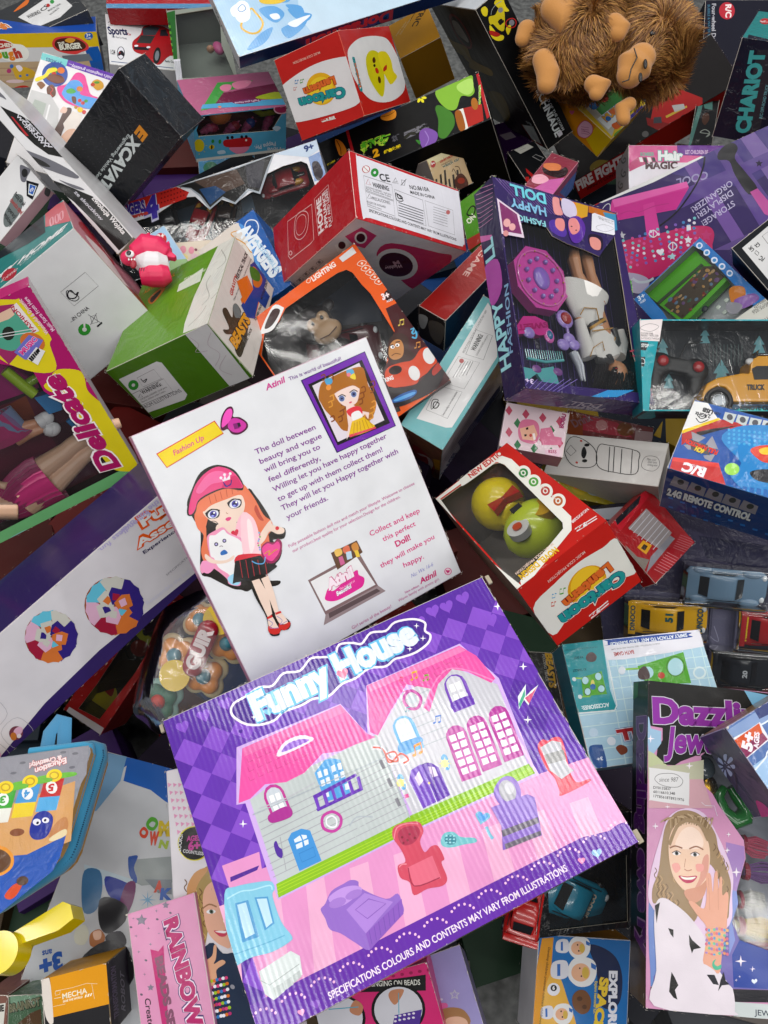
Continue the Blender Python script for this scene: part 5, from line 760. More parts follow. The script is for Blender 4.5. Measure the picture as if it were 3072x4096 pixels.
B['home'] = carton('appliance_carton', 'red washing machine play carton with a white warning panel, tilted up in the middle', 'toy box', (0.0397,0.9733,0.6,0.9382,0.144,0.2977,0.1018), (0.2115,0.1072,0.2292), {'F': 'c41a26', 'L': 'b81824', 'D': 'e4e2e6', 'U': 'c41a26', 'R': 'c41a26'},
{'F': [s(86,-188,88,6,9,25,2,168,-2,192,3,8,-10,-3,-158,-8,-20,-23,-8,-170,2,-166,1,-29,3),e(272,-156,63,15,5,-2,-13),e(63,-156,63,12,4,-1,-11),
l(272,2.2,-165,69,18,-11),e(350,-125,62,15,5,-2,-15),e(86,-125,62,5,2,-1,-5),t(351,'CE',0.02,'',-106.9,41.1,38.2,7.7,-4.7,23.1),
t(352,'PLEASE RECYCLE',0,'',-61.6,47.5,23.1,3.5,-0.6,4.2),c(352,1.7,-57,54,10,15,5,-11),c(352,1.7,-25,69,15,2,-5,-17,-9,-2),l(352,1.7,-30,49,25,29),
t(205,'NO.8610A',0.02,'',5.5,47.7,79.5,14.9,-2.5,13.4),t(205,'MADE IN CHINA',0.02,'',5.1,32.5,98.8,9.9,-1.1,10.6),
c(353,1.4,-168,39,103,1,0,-50,-102,3),t(351,'WARNING:',0.03,'',-137.9,12.3,61,4.5,-1.1,15),
t(352,'CHOKING HAZARD - small parts.',0,'',-164.3,2,93,1.7,-0.1,6.2),t(352,'Not for children under 3 years.',0,'',-164,-4.1,90,0.2,-0,6.2),
c(354,1.6,-163,13,11,20,6,-17),c(353,1.3,-167,-11,101,-2,-1,-49,-98,5),t(205,'PRECAUCIONES:',0,'',-146,-30.9,67.1,3.2,-0.5,10.3),
t(352,'PELIGRO DE AHOGARSE',0,'',-166.6,-46.4,67.7,1.3,-0.1,7.1),t(353,'Contiene partes pequenas',0,'',-165.8,-52.3,50.3,-2.2,0.2,4.8),
c(352,1.6,-163,-31,9,16,6,-13),c(353,1.4,-57,28,108,-4,1,-86,-105,6),o(205,4,-49,14,4,-11,15,3,-5,7),o(205,2.8,-53,18,1,-24,24,6),
l(355,2.8,-47,-12,96,-1),l(355,2.8,-48,-21,95,-1),l(355,2.8,-50,-30,96,-1),l(355,2.8,-51,-38,96,-2),l(355,2.8,-52,-47,95,-1),l(355,2.8,-53,-56,95,-1),
c(269,1.2,60,25,114,-1,-6,-86,-106,3),l(356,1.8,92,13,58,1),l(356,1.8,90,4,59,1),l(356,1.8,89,-5,58,1),l(356,1.8,87,-14,59,1),l(356,1.8,86,-23,59,1),
l(356,1.8,85,-32,58,1),l(356,1.8,83,-41,59,0),e(357,152,11,9,3,-1,-8),
t(205,'SPECIFICATIONS,COLOURS AND CONTENTS MAY VARY FROM ILLUSTRATIONS',0.02,'',-162.1,-73.6,334.7,-8.3,0.2,9.6)], 'L': [t(358,'HOME',0.04,'',57.3,-165.4,-112.2,4,-0.9,-26.8),t(358,'APPLIANCE',0.03,'',60.8,-140.4,-118.9,3.7,-0.5,-17.1),
t(358,'PLAY AND LEARN',0.02,'',64.4,-120.1,-121.6,-2.3,0.3,-13.7),c(359,2.8,-65,-197,-1,80,121,3,4,-80),
o(359,3,-69,-305,5,37,25,28,38,-7,19,-21,-2,-33,-23,-24,-36,1),o(359,2.2,-57,-302,2,28,19,20,28,-5,12,-21,-4,-23,-18,-13,-25,2),
c(359,3.1,-79,-362,22,148,115,-7,3,-23,-9,-120,-17,-12),e(359,32,-361,5,11,8,-1),e(360,32,-361,3,6,5,-1)], 'D': [p(361,-187,-94,16,63,67,-18,9,-76,-39,1),e(63,-140,-80,17,8,19,-28),e(362,-140,-80,12,6,14,-20),p(63,-188,-150,19,37,40,-28,-18,-48),
e(362,-168,-140,10,5,12,-18),s(363,-45,-131,7,67,172,18,59,-3,52,-129,-23,-94,-89,31,-122,65),e(202,59,-165,80,6,50,-83),e(364,57,-166,64,5,38,-64),
t(365,'Washing',0.02,'',71.9,-153.3,-42.8,-35.9,14.6,-17.4),t(366,'M',0.05,'',45.9,-139.1,-11.9,-16,18.2,-13.6),
c(148,2.1,-182,-266,-1,26,15,-6,2,-28),e(148,-176,-256,4,2,4,-7),c(148,2.2,-180,-311,-1,27,15,-5,2,-29),e(148,-175,-300,4,2,4,-7),
c(148,2.2,-182,-349,0,28,15,-6,1,-30),e(148,-176,-338,4,2,5,-8),c(148,2.3,-180,-392,-1,28,15,-6,2,-31),e(148,-174,-381,4,2,5,-8),
c(148,2.3,-180,-432,-1,29,16,-7,1,-31),e(148,-174,-420,4,2,5,-8)]}, mat='wrap', edge='c83840')
B['roach'] = carton('watch_carton', 'small cream carton with a brown beetle car print and a red 3+ circle', 'toy box', (0.1261,1.2863,0.42,0.8669,0.3784,0.1437,0.291), (0.0796,0.074,0.0915), {'F': 'cdb48c', 'L': '8a8682', 'R': 'b09868'},
{'F': [p(367,-80,74,158,-1,1,-22,-154,0),e(354,-60,51,11,-4,-6,-11),t(24,'3+',0.03,'',-68.8,50.6,17.5,-2,0.9,7.7),
t(368,'cockroach',0.03,'',-28.5,43.6,63.1,1.8,-0.3,11.6),t(369,'magnetic',0,'',-27.6,33,52.8,0.4,-0,6.3),
t(370,'watch car',0.06,'',-24.9,23.5,85.1,0.1,-0,10.5),t(371,'watch car',0.03,'',-24.7,23.5,84.6,0.1,-0,10.5),p(372,-74,-1,9,0,-16,-55,-11,2),
p(372,-49,7,9,0,-21,-66,-11,2),p(372,-24,15,8,-1,-25,-76,-12,2),p(372,-20,-21,8,0,-10,-44,-11,2),p(372,4,-13,9,-1,-15,-54,-11,2),
p(372,29,-5,9,-1,-20,-65,-11,2),p(372,34,-42,9,0,-4,-32,-12,2),s(224,9,-32,35,10,17,-30,-8,-26,-37,-4,-14,18),e(373,33,-47,16,-6,-5,-10),
k(374,2.5,23,-20,-4,24,-11,-7),k(374,2.5,44,-22,0,23,-15,8),e(10,8,-75,8,-3,-3,-6),e(10,41,-79,8,-3,-3,-6)]}, mat='wrap')
B['pigs'] = carton('figure_carton', 'light blue window carton with small pink animal figures and a yellow sun', 'window box', (-0.2835,1.4004,0.4199,0.6977,0.6904,0.1709,0.0856), (0.1857,0.0954,0.1209), {'F': '63b7dc', 'U': 'b8688c', 'D': 'e6e6e0', 'R': '2a5a78'},
{'U': [p(375,-146,27,111,172,143,-9,-53,-35,-82,-22,-67,-95),s(376,-36,163,22,18,27,-8,-13,-31,-27,-6),s(376,20,183,34,13,45,-8,-28,-36,-40,-8,-14,14),
p(377,-33,126,92,14,149,19,-18,-100,-269,4),s(378,84,77,84,22,29,-19,-9,-28,-67,5),p(91,-128,65,329,-15,-9,-41,-334,31),
s(379,-14,59,37,11,58,-3,18,-14,-24,-8,-60,-2),t(380,'PapPa pigs Home',0.02,'',92,60.3,-97.5,-1.5,0.2,-12.6)], 'F': [e(320,-169,-27,20,-3,-2,-27),l(320,2.2,-144,-30,6,-1),l(320,2.2,-153,-52,4,-6),l(320,2.2,-172,-60,-1,-7),l(320,2.2,-189,-48,-5,-4),
l(320,2.1,-195,-23,-5,0),l(320,2.1,-185,-1,-4,5),l(320,2.1,-166,6,0,7),l(320,2.1,-149,-6,4,5),s(381,-71,-19,35,3,73,-2,3,-33,-26,-6,-77,10),
e(274,-54,-8,6,-1,0,-7),e(274,-36,-9,6,-1,0,-7),e(274,3,-12,6,-1,0,-7),e(274,21,-13,6,-1,0,-7),e(382,20,-28,4,0,0,-5),
s(383,-51,-53,48,-2,35,-4,-19,-21,-35,-2),e(384,-114,-16,6,-1,-1,-8),e(384,-86,-21,6,-1,-1,-9),e(385,-120,-40,11,-1,-1,-10),
e(351,-120,-40,3,0,-1,-10),s(386,-98,-61,26,1,5,-14,-28,0),s(386,129,11,17,7,18,-11,-18,-12),t(135,'I love',0.02,'',164.1,-78.5,-57.2,6,-1.7,-16.2),
t(135,'Peppa Pig.',0.02,'',141.8,-49.9,-89.2,-7.3,1.6,-19.2),p(387,-191,-83,371,-2,2,-13,-372,1),e(388,165,86,31,-3,0,-21),e(389,165,86,26,-3,0,-16)]}, mat='wrap', window=[-174,38,-154,79,-127,114,-62,117,138,106,181,84,138,19,133,-1,-168,11], inner='8a2040', film='film2', edge='e8eef0')
B['bluestrip'] = carton('toy_carton', 'blue carton with green and red balloon dots under the pink animal figure carton', 'toy box', (-0.335,1.4463,0.3,0.9943,0.0456,0.0462,0.0845), (0.1217,0.0935,0.05), {'F': '4ba4d4'},
{'F': [e(390,-71,28,31,-2,-3,-37),p(391,-36,51,34,1,-7,-34,-25,-2),p(52,0,18,16,33,6,-35),e(392,40,41,13,-1,-2,-19),e(393,67,45,14,-1,-2,-25)]}, mat='wrap')
B['excav'] = carton('vehicle_carton', 'black film-wrapped carton reading EXCAVATO with an orange first letter', 'toy box', (-0.4743,1.1976,0.52,0.7638,0.5203,-0.3106,0.2225), (0.262,0.132,0.0919), {'F': '202226', 'U': '3a3c40', 'R': '26282c', 'D': '1a1b1e'},
{'F': [n(15,-28.4,0.9,7,-6.2,-25.9,l(394,1.4,250,122,7,-4),l(394,1.4,250,113,0,-5)),t(395,'E',0.06,'',172.5,-15.4,-39.2,-0.8,-2.8,-34.5),
t(131,'XCAVATO',0.05,'',126.2,-14.8,-306.9,-15.1,-1.8,-35.1),t(114,'Engineering Vehicle Series',0.015,'',113,-2.1,-261,-0.6,0,-11.4)]}, mat='wrap2', edge='404246')
B['milit'] = carton('military_carton', 'long white and black military set carton with grey brush marks, lying slanted at the left', 'toy box', (-0.5538,1.1317,0.56,0.8648,0.2844,0.004,-0.4138), (0.4161,0.0385,0.12), {'F': 'dedee0', 'D': 'c2c2c4', 'R': 'b8a890'},
{'F': [p(324,-268,-5,27,9,58,23,60,16,134,0,31,4,11,1,-64,-39,-62,-13,-81,-7),p(324,59,-39,42,20,56,23,55,23,65,8,142,-1,-9,-60,-130,0,-107,-6,-69,-12),
t(127,'ZESTAW',0.03,'',-167.7,26.8,150.8,4.6,2.8,10.6),t(127,'WOJSKOWY',0.03,'',-197.1,12.6,165,3,3,10.6),p(396,-210,-1,8,4,91,-2,-7,-7),
t(211,'Ewolucja Wojska',0.03,'',214.4,19.5,167.8,-1.5,4.7,15.2),t(190,'ze skoczkow',0.02,'',150.3,-11.4,142,5.8,3,11.9),
s(318,-338,26,26,-1,34,2,14,-2,-18,-6,-26,-9),s(318,-90,-43,38,20,77,32,78,24,26,-3,-34,-22,-54,-26,-39,-17,-40,-7),
s(318,79,-21,31,15,45,22,19,4,-34,-22),s(318,88,15,26,19,16,1,-13,-15),s(352,-54,-38,49,20,30,4,-34,-22)], 'D': [p(205,-116,143,-52,-119,88,-16,124,22,-2,74,-77,12)]}, edge='c8c8c8')
B['milit_b'] = carton('military_carton', 'white carton with a grey ink splat and a small blue square badge', 'toy box', (-0.6409,1.1091,0.5,0.8703,0.2503,-0.0627,-0.4195), (0.0923,0.126,0.0226), {'F': 'e2e2e3', 'R': 'e0b8c0', 'D': '9a9a9c'},
{'F': [s(318,-51,110,26,11,23,4,7,-23,8,-18,-18,-8,-27,16),e(44,-14,103,11,8,12,-10),p(397,12,91,53,25,22,-53,-30,-7),p(167,30,90,34,15,15,-32,-22,-9),
p(398,36,91,26,11,12,-27,-18,-6),t(20,'artyk',0.02,'',59.8,74.4,3.8,16.9,-14.3,3.2),s(399,11,27,29,18,24,-14,18,-38,-1,-52,-21,-12,-29,24,-11,39),
t(205,'Poczuj sie jak',0.02,'',9.2,23.4,66.6,0.6,-0.1,15.9),t(400,'dowodca tajnej',0.02,'',11.6,-0.7,77.2,-0.3,0.1,16),
t(205,'operacji',0.02,'',27.2,-26.1,50,-2.8,0.9,15.4),t(205,'wojskowej',0.02,'',29.1,-48.2,55.9,-7.5,2.1,15.6)], 'R': [s(269,126,-6,-1,-20,-22,-9,1,20)]}, edge='c0c0c0')
B['myhome'] = carton('kitchen_carton', 'white kitchen play carton with teal edges reading MY HOME', 'toy box', (-0.4515,0.8099,0.54,0.7885,0.3571,0.3896,-0.3146), (0.176,0.1599,0.2323), {'F': 'dfdfe2', 'L': '2f8f8c', 'U': 'd88898', 'R': 'cfcfd4', 'D': 'cfcfd4'},
{'L': [p(401,-88,-520,-82,101,11,318,84,-182),p(402,147,-537,-225,66,7,255,65,-33,151,-154),t(32,'MY HOME',0.05,'',141.5,-130.9,-268.1,68.3,-23.9,-39.8),
t(403,'Chef Dream',0,'',37,-65.5,-117.1,5.5,-11.5,-32.7),e(404,73,-72,-26,8,-10,73),t(358,'Little',0,'',104.2,-55.4,-58.3,11.1,-12.9,-31.8),
o(405,5.7,-97,-332,-10,0,4,92,9,-6),o(405,5.6,-117,-314,-10,0,5,91,9,-6),o(405,5.6,-134,-304,-11,0,6,90,9,-6)], 'F': [c(406,1,-70,8,1,91,51,1,0,-92),o(351,3.4,-55,20,-1,13,16,1,0,11,7,-18,-10,-13),o(351,2.1,-62,25,17,-14,19,10,-4,16),
t(407,'IN CHINA',0.01,'',13.2,-22.2,2.2,57.2,-11.4,0.4),e(408,51,-19,11,14,13,-13),e(211,51,-19,4,5,5,-4),p(211,34,-8,4,5,10,-10,-3,-3),
c(407,1.3,34,20,5,16,20,-11,-7,-15),l(407,1.3,25,20,41,10),l(407,1.3,37,41,15,-38),p(407,65,14,0,20,5,-1,0,-19),
t(409,'..:',0.02,'',11.2,-33,0.8,10.7,-8.1,0.6)], 'U': [s(410,-133,237,49,211,88,-63,17,-154,-63,-156,-47,117),s(358,-120,131,103,113,61,-187,88,-17,-67,-74,-111,3),
s(410,16,-28,72,113,44,-45,-2,-71,-86,-111),t(411,'MY HOME',0.03,'',-80.5,569.3,84.1,-183.9,13.5,6.2)]})
B['delicate'] = carton('doll_carton', 'magenta and yellow window carton reading Delicate with a seated doll, green lower border', 'doll box', (-0.5114,0.5793,0.56,0.8313,0.4903,0.0954,0.2438), (0.2786,0.2848,0.0645), {'F': 'b41870', 'R': 'cfc4cc', 'U': 'c8287c', 'D': '76b478'},
{'F': [s(308,170,282,62,-13,12,-13,14,-98,-12,-20,-21,-64,-61,30,-47,80),p(412,162,281,62,-20,10,-79,-66,-32,-33,-14,-14,67),
s(413,157,236,18,3,24,1,21,2,5,-10,5,-39,-9,-18,-27,-8,-23,-5,-17,4,-20,27),p(414,161,254,52,2,-1,-18,-17,-4,-30,2),e(415,175,204,13,-6,-9,-15),
l(202,1.8,137,216,93,-26),l(202,1.8,133,210,93,-26),p(416,214,257,17,4,11,-82,-15,1),t(404,'FASHION',0.03,'',235.9,182.9,-14.3,75.1,-8.8,-1.7),
e(417,213,161,19,-22,-18,-16),p(418,162,158,53,23,23,-26,-47,-31,-17,7),t(109,'MUSIC',0.1,'',175.3,143,52.6,19.1,-3.9,10.8),
t(251,'MUSIC',0.05,'',175.7,143.2,51.8,18.8,-3.9,10.8),p(63,180,130,34,17,14,-18,-34,-24),p(324,183,130,5,2,3,-12,-5,-1),
p(324,189,132,5,2,2,-11,-5,-2),p(324,195,135,5,1,1,-11,-4,-1),p(324,201,137,5,2,1,-11,-5,-1),p(324,207,139,5,2,0,-11,-5,-1),
p(324,212,141,6,2,-1,-10,-5,-1),t(419,'Wonderful & Dynamic',0.02,'',260,165.4,-14.4,99.6,-9.6,-1.4),
t(419,'Music Starts From Here',0.02,'',276.6,165.9,-17.4,98.8,-9.6,-1.7),t(420,'INTERESTING PLAY',0.02,'',316.3,-149.7,-10,67,-5.3,-0.8),
t(420,'BRINGS CHILDREN FUN AND MORE IMAGINATION',0.02,'',326.9,-155.5,-29.8,185.9,-6.1,-1),p(308,316,-160,15,-2,2,-12,-17,0),
p(421,-270,-256,537,4,10,-30,-585,-34),s(422,-152,-289,43,6,39,-2,-3,-20,-47,-4,-32,-8,-44,1,18,28),
s(308,179,52,24,6,11,12,22,2,38,-23,3,-24,-10,-32,8,-33,15,-36,-6,-27,13,-67,-3,-49,-24,-50,-21,1,-37,33,-4,75,24,27,-21,41,-17,48,28,18,-14,35,-25,23),
t(423,'Delicate',0.1,'',234.8,-245.1,-6,309.9,-53.5,12.3),t(424,'Delicate',0.05,'',234.7,-243.1,-5.9,305.9,-53.5,12.3)], 'R': [s(425,239,-163,-55,-272,-109,-81,38,197),s(202,11,-601,-283,-352,-275,-333,-145,-125,74,64,469,704)], 'I': [p(426,-240,44,661,-58,-120,-416,-649,51),p(427,33,11,76,4,-10,-68,-83,-6),p(428,101,-95,180,-6,-25,-133,-146,-4),
p(429,-4,152,181,-45,-27,-89,-186,20),p(430,184,-30,38,-29,-25,-142,-37,-33)]}, window=[-231,36,-54,241,122,278,115,148,176,104,171,39,178,22,211,-23,191,-95,208,-129,207,-169,214,-230,259,-258,-145,-263,-267,-264], inner='40202c', edge='d070a0')
B['beasts'] = carton('track_carton', 'green and white marbled dinosaur track carton with orange and blue picture squares', 'toy box', (-0.3141,0.8296,0.54,0.9642,-0.0903,-0.2494,-0.0019), (0.1881,0.2137,0.1033), {'F': '6a9c24', 'D': '55841c', 'R': 'dfdad4', 'U': '5a8820'},
{'F': [p(431,124,215,110,-4,-19,-448,-36,22,-79,10,-8,49,1,126),k(432,2.8,145,174,36,-82,-27,-27),k(432,2.6,136,46,-7,-41,30,-78,-19,-30),
k(432,2.6,191,46,10,-88,-31,-52),k(432,2.4,112,-182,34,33,13,34),t(395,'TITAN-QUALITY',0.03,'',-39,183.9,-123.4,-16.7,3,-22.4),
s(433,-124,98,49,32,15,-30,-34,-48),s(434,-113,91,30,24,8,-17,-21,-37),p(435,3,90,87,27,7,-75,-91,5),
t(436,'STEGOSAURUS TRACK CAR',0.02,'',104.8,102.6,-87,8.5,-1.2,-11.8)], 'D': [p(211,109,1,76,1,-10,-211,-71,4),p(202,-173,-39,146,1,10,-10,-13,-127,-21,-13,-135,9),c(353,1.3,-182,-100,129,4,-7,-51,-136,0),
k(437,1.4,114,-14,6,-31,-25,-17,34,-11),k(437,1.4,177,-28,-34,-29,10,-40,-39,-29),k(437,1.5,165,-109,-46,-31,18,-34),
t(205,'WARNING:',0.02,'',-149.5,-115.8,77.2,2.3,-0.5,15.1),c(205,1.6,-170,-119,15,9,-2,-12),
t(352,'CHOKING HAZARD -Small parts.',0,'',-172.6,-131.1,108.4,4.5,-0.2,5.8),
t(352,'Not for children under 3 years.',0,'',-174.8,-140.1,94.7,3.2,-0.2,5.9),t(352,'FROM ILLUSTRATIONS',0,'',-204.9,-162.9,149.2,4.1,-0.4,12.9),
e(408,-150,-75,14,-7,-14,-15),e(202,-150,-75,5,-2,-5,-5),c(406,1,-121,-59,67,3,-4,-37,-71,0),o(205,2.6,-113,-66,0,-10,16,2,-16,-8)], 'R': [t(260,'GRAVITY',0.03,'',-24,-52.8,97.9,0,-0,13),t(44,'VERTICAL TRACK',0.03,'',71.1,-56.6,154.3,-9.6,0.8,13),
t(353,'Open the track on the back to deform into gravity',0,'',-20.1,-64.6,242.1,-19.8,0.4,5.1),p(438,2,-85,90,-17,20,-57,-116,1,-23,32),
p(439,71,-115,93,-23,-5,-58,-72,7),s(440,-118,-35,28,-9,-8,-30,45,9,22,-11,-7,-24,-33,-2,17,-32,-43,-11,-98,2,-4,27,45,19,-25,28,3,14,29,-19),
s(441,-53,-65,23,-15,-24,-24,-31,20),t(442,'BEASTS',0.12,'',-192,-117.3,163.4,-25.1,4.7,30.5),
t(443,'BEASTS',0.06,'',-190.6,-117.5,160.6,-24.7,4.7,30.5),t(369,'FOLDING TRACK',0.02,'',-158.6,-146.1,103.8,-11.7,1,8.6),
p(439,181,-85,51,-18,-16,-61,-107,1,-12,40),s(444,191,-98,0,-48,-52,3,-19,26),s(445,175,-87,24,-41,-36,-9,-27,32),
p(439,-17,-93,106,-24,9,-37,-102,-3,-29,30),p(438,51,-53,74,-32,-23,-37,-100,19),t(352,'MOVEABLE JOINTS',0.02,'',106.9,-167.5,109.3,-6.7,0.6,9.3),
t(352,'FOLDABLE TRACK',0.02,'',-7.2,-164.1,89.1,-8.2,0.7,8.1)]}, mat='wrap', edge='a8b890')
B['puzzle'] = carton('puzzle_carton', 'big purple and white carton with coloured puzzle balls printed on it, crossing the left side', 'puzzle box', (-0.3595,0.3487,0.4983,0.8074,0.4264,0.1678,0.3717), (0.4344,0.1216,0.1371), {'F': 'dcdadf', 'U': '33255f', 'R': '33255f', 'D': '2c2054'},
{'F': [p(446,-38,-83,296,-24,243,23,55,-81,-299,-19,-722,2,25,58,231,36),t(447,'Puzzle',0.13,'',231.7,87.1,177.3,-30.6,5.1,29.8),
t(447,'Puzzle',0.07,'',233.1,86.8,174.6,-30.1,5.1,29.8),t(202,'Puzzle',0.04,'',238.6,85.8,164,-27.7,4.3,25.2),
t(447,'Assembly',0.12,'',190,53,231.5,-40.6,4.1,23.2),t(447,'Assembly',0.07,'',190.9,52.8,229.8,-40.3,4.1,23.2),
t(202,'Assembly',0.03,'',194.8,51.6,220.2,-36.1,3.3,20.2),t(448,'Experience the fun',0.02,'',196.5,29.7,171.9,-23.1,1.2,8.7),
t(148,'SPECIFICATIONS, COLOURS',0,'',202,-58.6,158.7,-6,0.2,5.8),
t(449,'Reassemble the ball over again for endless fun',0.01,'',153.8,-89.4,313.7,-38.1,1.4,11.7),e(450,60,-21,49,-54,-47,-58),
p(451,121,-53,-4,-16,-12,-9,-9,-14,-14,-3,-13,-8,-1,39,22,23),p(417,75,-97,-13,-7,-14,5,-14,0,-11,11,-13,6,27,26,27,-4),
p(452,18,-84,-12,8,-5,15,-8,13,1,17,-2,15,31,-7,13,-27),p(453,-6,-24,-1,16,7,14,4,15,11,10,9,13,14,-33,-11,-30),
p(454,20,36,10,12,13,3,13,7,13,-4,14,1,-14,-34,-27,-10),p(455,75,53,14,0,10,-11,13,-6,5,-15,10,-12,-33,-10,-23,17),
p(451,121,15,8,-13,-1,-16,3,-16,-7,-15,-3,-17,-27,23,-2,33),p(417,67,-22,15,-24,-3,-22,-29,-3,-5,24,9,21),p(454,70,-34,3,-19,-17,-2,-3,17),
p(453,63,-28,-11,-28,-18,-9,-15,27,15,19,20,2),p(455,55,-37,-13,-13,-9,15,12,12),p(455,56,-28,-25,-3,-15,12,13,30,20,-5,11,-18),
p(451,46,-25,-15,6,6,17,14,-5),p(455,53,-21,-14,24,3,21,28,3,6,-22,-9,-21),p(417,51,-8,-3,18,17,2,2,-16),
p(451,58,-14,11,27,17,9,16,-27,-15,-18,-20,-2),p(452,66,-5,12,13,10,-15,-12,-12),p(417,64,-14,26,3,15,-13,-13,-30,-20,5,-11,19),
p(453,75,-18,16,-5,-7,-18,-15,5),e(450,-90,30,39,-45,-42,-49),p(451,-61,-23,-9,-10,-12,-2,-12,-5,-11,5,-12,0,15,29,24,7),
p(417,-110,-34,-12,2,-7,10,-10,7,-3,13,-6,11,28,6,17,-16),p(452,-144,4,-5,11,3,14,0,13,7,12,4,13,19,-20,-2,-27),
p(453,-137,60,5,13,11,7,9,10,11,2,11,5,-3,-31,-19,-18),p(454,-96,93,12,5,10,-5,12,0,8,-9,10,-6,-24,-20,-22,5),
p(455,-50,80,9,-7,3,-13,6,-11,-2,-14,2,-14,-27,8,-9,24),p(451,-34,28,0,-13,-7,-12,-4,-14,-11,-8,-9,-11,-9,31,12,25),
p(417,-86,27,1,-26,-11,-15,-21,12,5,20,15,12),p(454,-89,16,-5,-15,-13,6,5,14),p(453,-91,23,-19,-15,-15,2,0,28,17,7,15,-9),
p(455,-100,21,-14,-4,-1,16,13,3),p(455,-96,27,-19,10,-5,16,21,17,12,-13,0,-20),p(451,-102,35,-8,11,12,10,7,-10),
p(455,-95,34,0,25,10,15,21,-12,-5,-20,-15,-11),p(417,-92,44,6,16,12,-6,-5,-14),p(451,-89,37,18,15,16,-1,0,-28,-17,-7,-15,8),
p(452,-80,40,13,4,1,-16,-13,-4),p(417,-85,33,19,-10,6,-16,-22,-17,-12,14,0,20),p(453,-79,26,8,-12,-11,-10,-8,11),
o(116,0.9,-322,15,48,2,-5,-58,-48,-2),e(456,-302,-10,15,-1,-3,-17),e(453,-296,-10,11,0,-2,-10),e(457,-311,-12,4,-6,-6,-7),e(81,-303,-21,3,-4,-3,-4),
o(116,0.9,-320,-67,48,1,-4,-61,-49,-1),e(456,-300,-94,15,-1,-3,-18),e(453,-294,-94,11,-1,-2,-10),e(457,-309,-96,4,-6,-7,-8),
e(81,-301,-105,3,-4,-4,-4),o(116,0.9,-319,-143,50,0,-5,-64,-50,0),e(456,-299,-172,16,-1,-3,-18),e(453,-292,-172,11,-1,-2,-11),
e(454,-307,-174,4,-6,-7,-8),e(81,-300,-184,3,-5,-4,-4),o(116,0.9,-393,-153,48,0,-5,-63,-50,0),e(456,-374,-182,15,-1,-3,-18),
e(453,-367,-181,11,-1,-2,-11),e(457,-383,-184,4,-6,-7,-8),e(81,-375,-193,3,-5,-4,-4),o(116,0.9,-391,-77,48,1,-6,-61,-48,-1),
e(456,-372,-104,15,-1,-3,-18),e(453,-365,-104,11,-1,-2,-10),e(457,-380,-107,4,-6,-7,-8),e(81,-373,-116,3,-4,-4,-4),
o(116,0.9,-452,-133,47,1,-7,-63,-47,0),e(456,-434,-161,15,-1,-4,-18),e(453,-427,-160,10,-1,-2,-11),e(457,-442,-163,4,-6,-7,-8),
e(81,-435,-172,3,-5,-4,-4),t(458,'fun.',0.02,'',158.2,153.9,-35.7,3.7,-1.2,-11.6),t(458,'for endless',0.02,'',275.9,148.4,-109.7,10.7,-1.3,-13.4),
t(458,'the ball over',0.02,'',309.4,151.1,-120.2,4,-0.5,-13.6),s(459,-44,253,27,2,29,-4,39,-4,59,-12,23,-4,-39,-5,-54,8,-32,2,-39,-7,-34,0)]}, edge='a8a0b8')
B['aveng'] = carton('figure_carton', 'red white and silver window carton with dark red armoured toy vehicles, reading 4', 'window box', (-0.3004,1.1726,0.42,0.9731,0.1796,-0.0913,0.1121), (0.4105,0.1554,0.07), {'F': 'dfe1e6', 'U': '20242a', 'R': 'b8bcc4', 'D': '202428'},
{'F': [p(460,-422,167,283,-13,42,-37,-17,-21,-145,-7,-153,4),n(8,12.7,0,3,-3.8,-17.2,e(312,-200,146,3,-1,-1,-3)),
t(449,'AVENGERS',0.1,'',-416.5,116.2,137.7,-6.8,2.1,43.2),t(461,'AVENGERS',0.06,'',-415.2,116.2,135.1,-6.6,2.1,43.2),
t(462,'4',0.1,'',-288.8,80.6,65.4,6.1,8.8,84),t(463,'4',0.06,'',-286.3,80.8,60.5,5.6,8.8,84),t(464,'Endgame',0.05,'',-411.5,92.8,142.7,-9.2,1.1,17.2),
p(189,-143,155,191,-5,200,6,-32,-48,-56,-89,-37,27,-61,-35,-41,38,-58,-27,-25,65,-28,41),
p(44,-131,153,178,-8,192,7,-31,-42,-50,-80,-37,26,-60,-36,-38,37,-56,-26,-24,61,-29,38),p(465,-68,151,165,-6,17,-67,-110,-10),
p(466,131,147,78,-1,-45,-103,-41,19),p(467,-56,115,61,-8,33,-37,-69,-29),p(468,247,154,166,0,0,-38,-48,-17),
t(469,'9+',0.05,'',358.3,122.8,37,2.1,-1.3,23.9),p(470,365,99,59,9,-3,-107,-57,-2),s(471,372,70,19,4,10,-23,0,-35,-21,-18,-11,21)], 'I': [p(472,-528,174,614,-26,-30,-306,-563,6),p(280,66,136,34,-2,6,-85,-53,-4),p(473,61,115,44,3,1,-69,-51,4)]}, mat='wrap', window=[-517,-3,-390,72,-237,73,-129,106,-78,92,-38,26,16,47,58,15,129,38,157,33,199,88,267,98,335,94,355,76,362,-9,367,-118,337,-175,173,-188,-201,-216,-402,-184], inner='101418', film='film2')
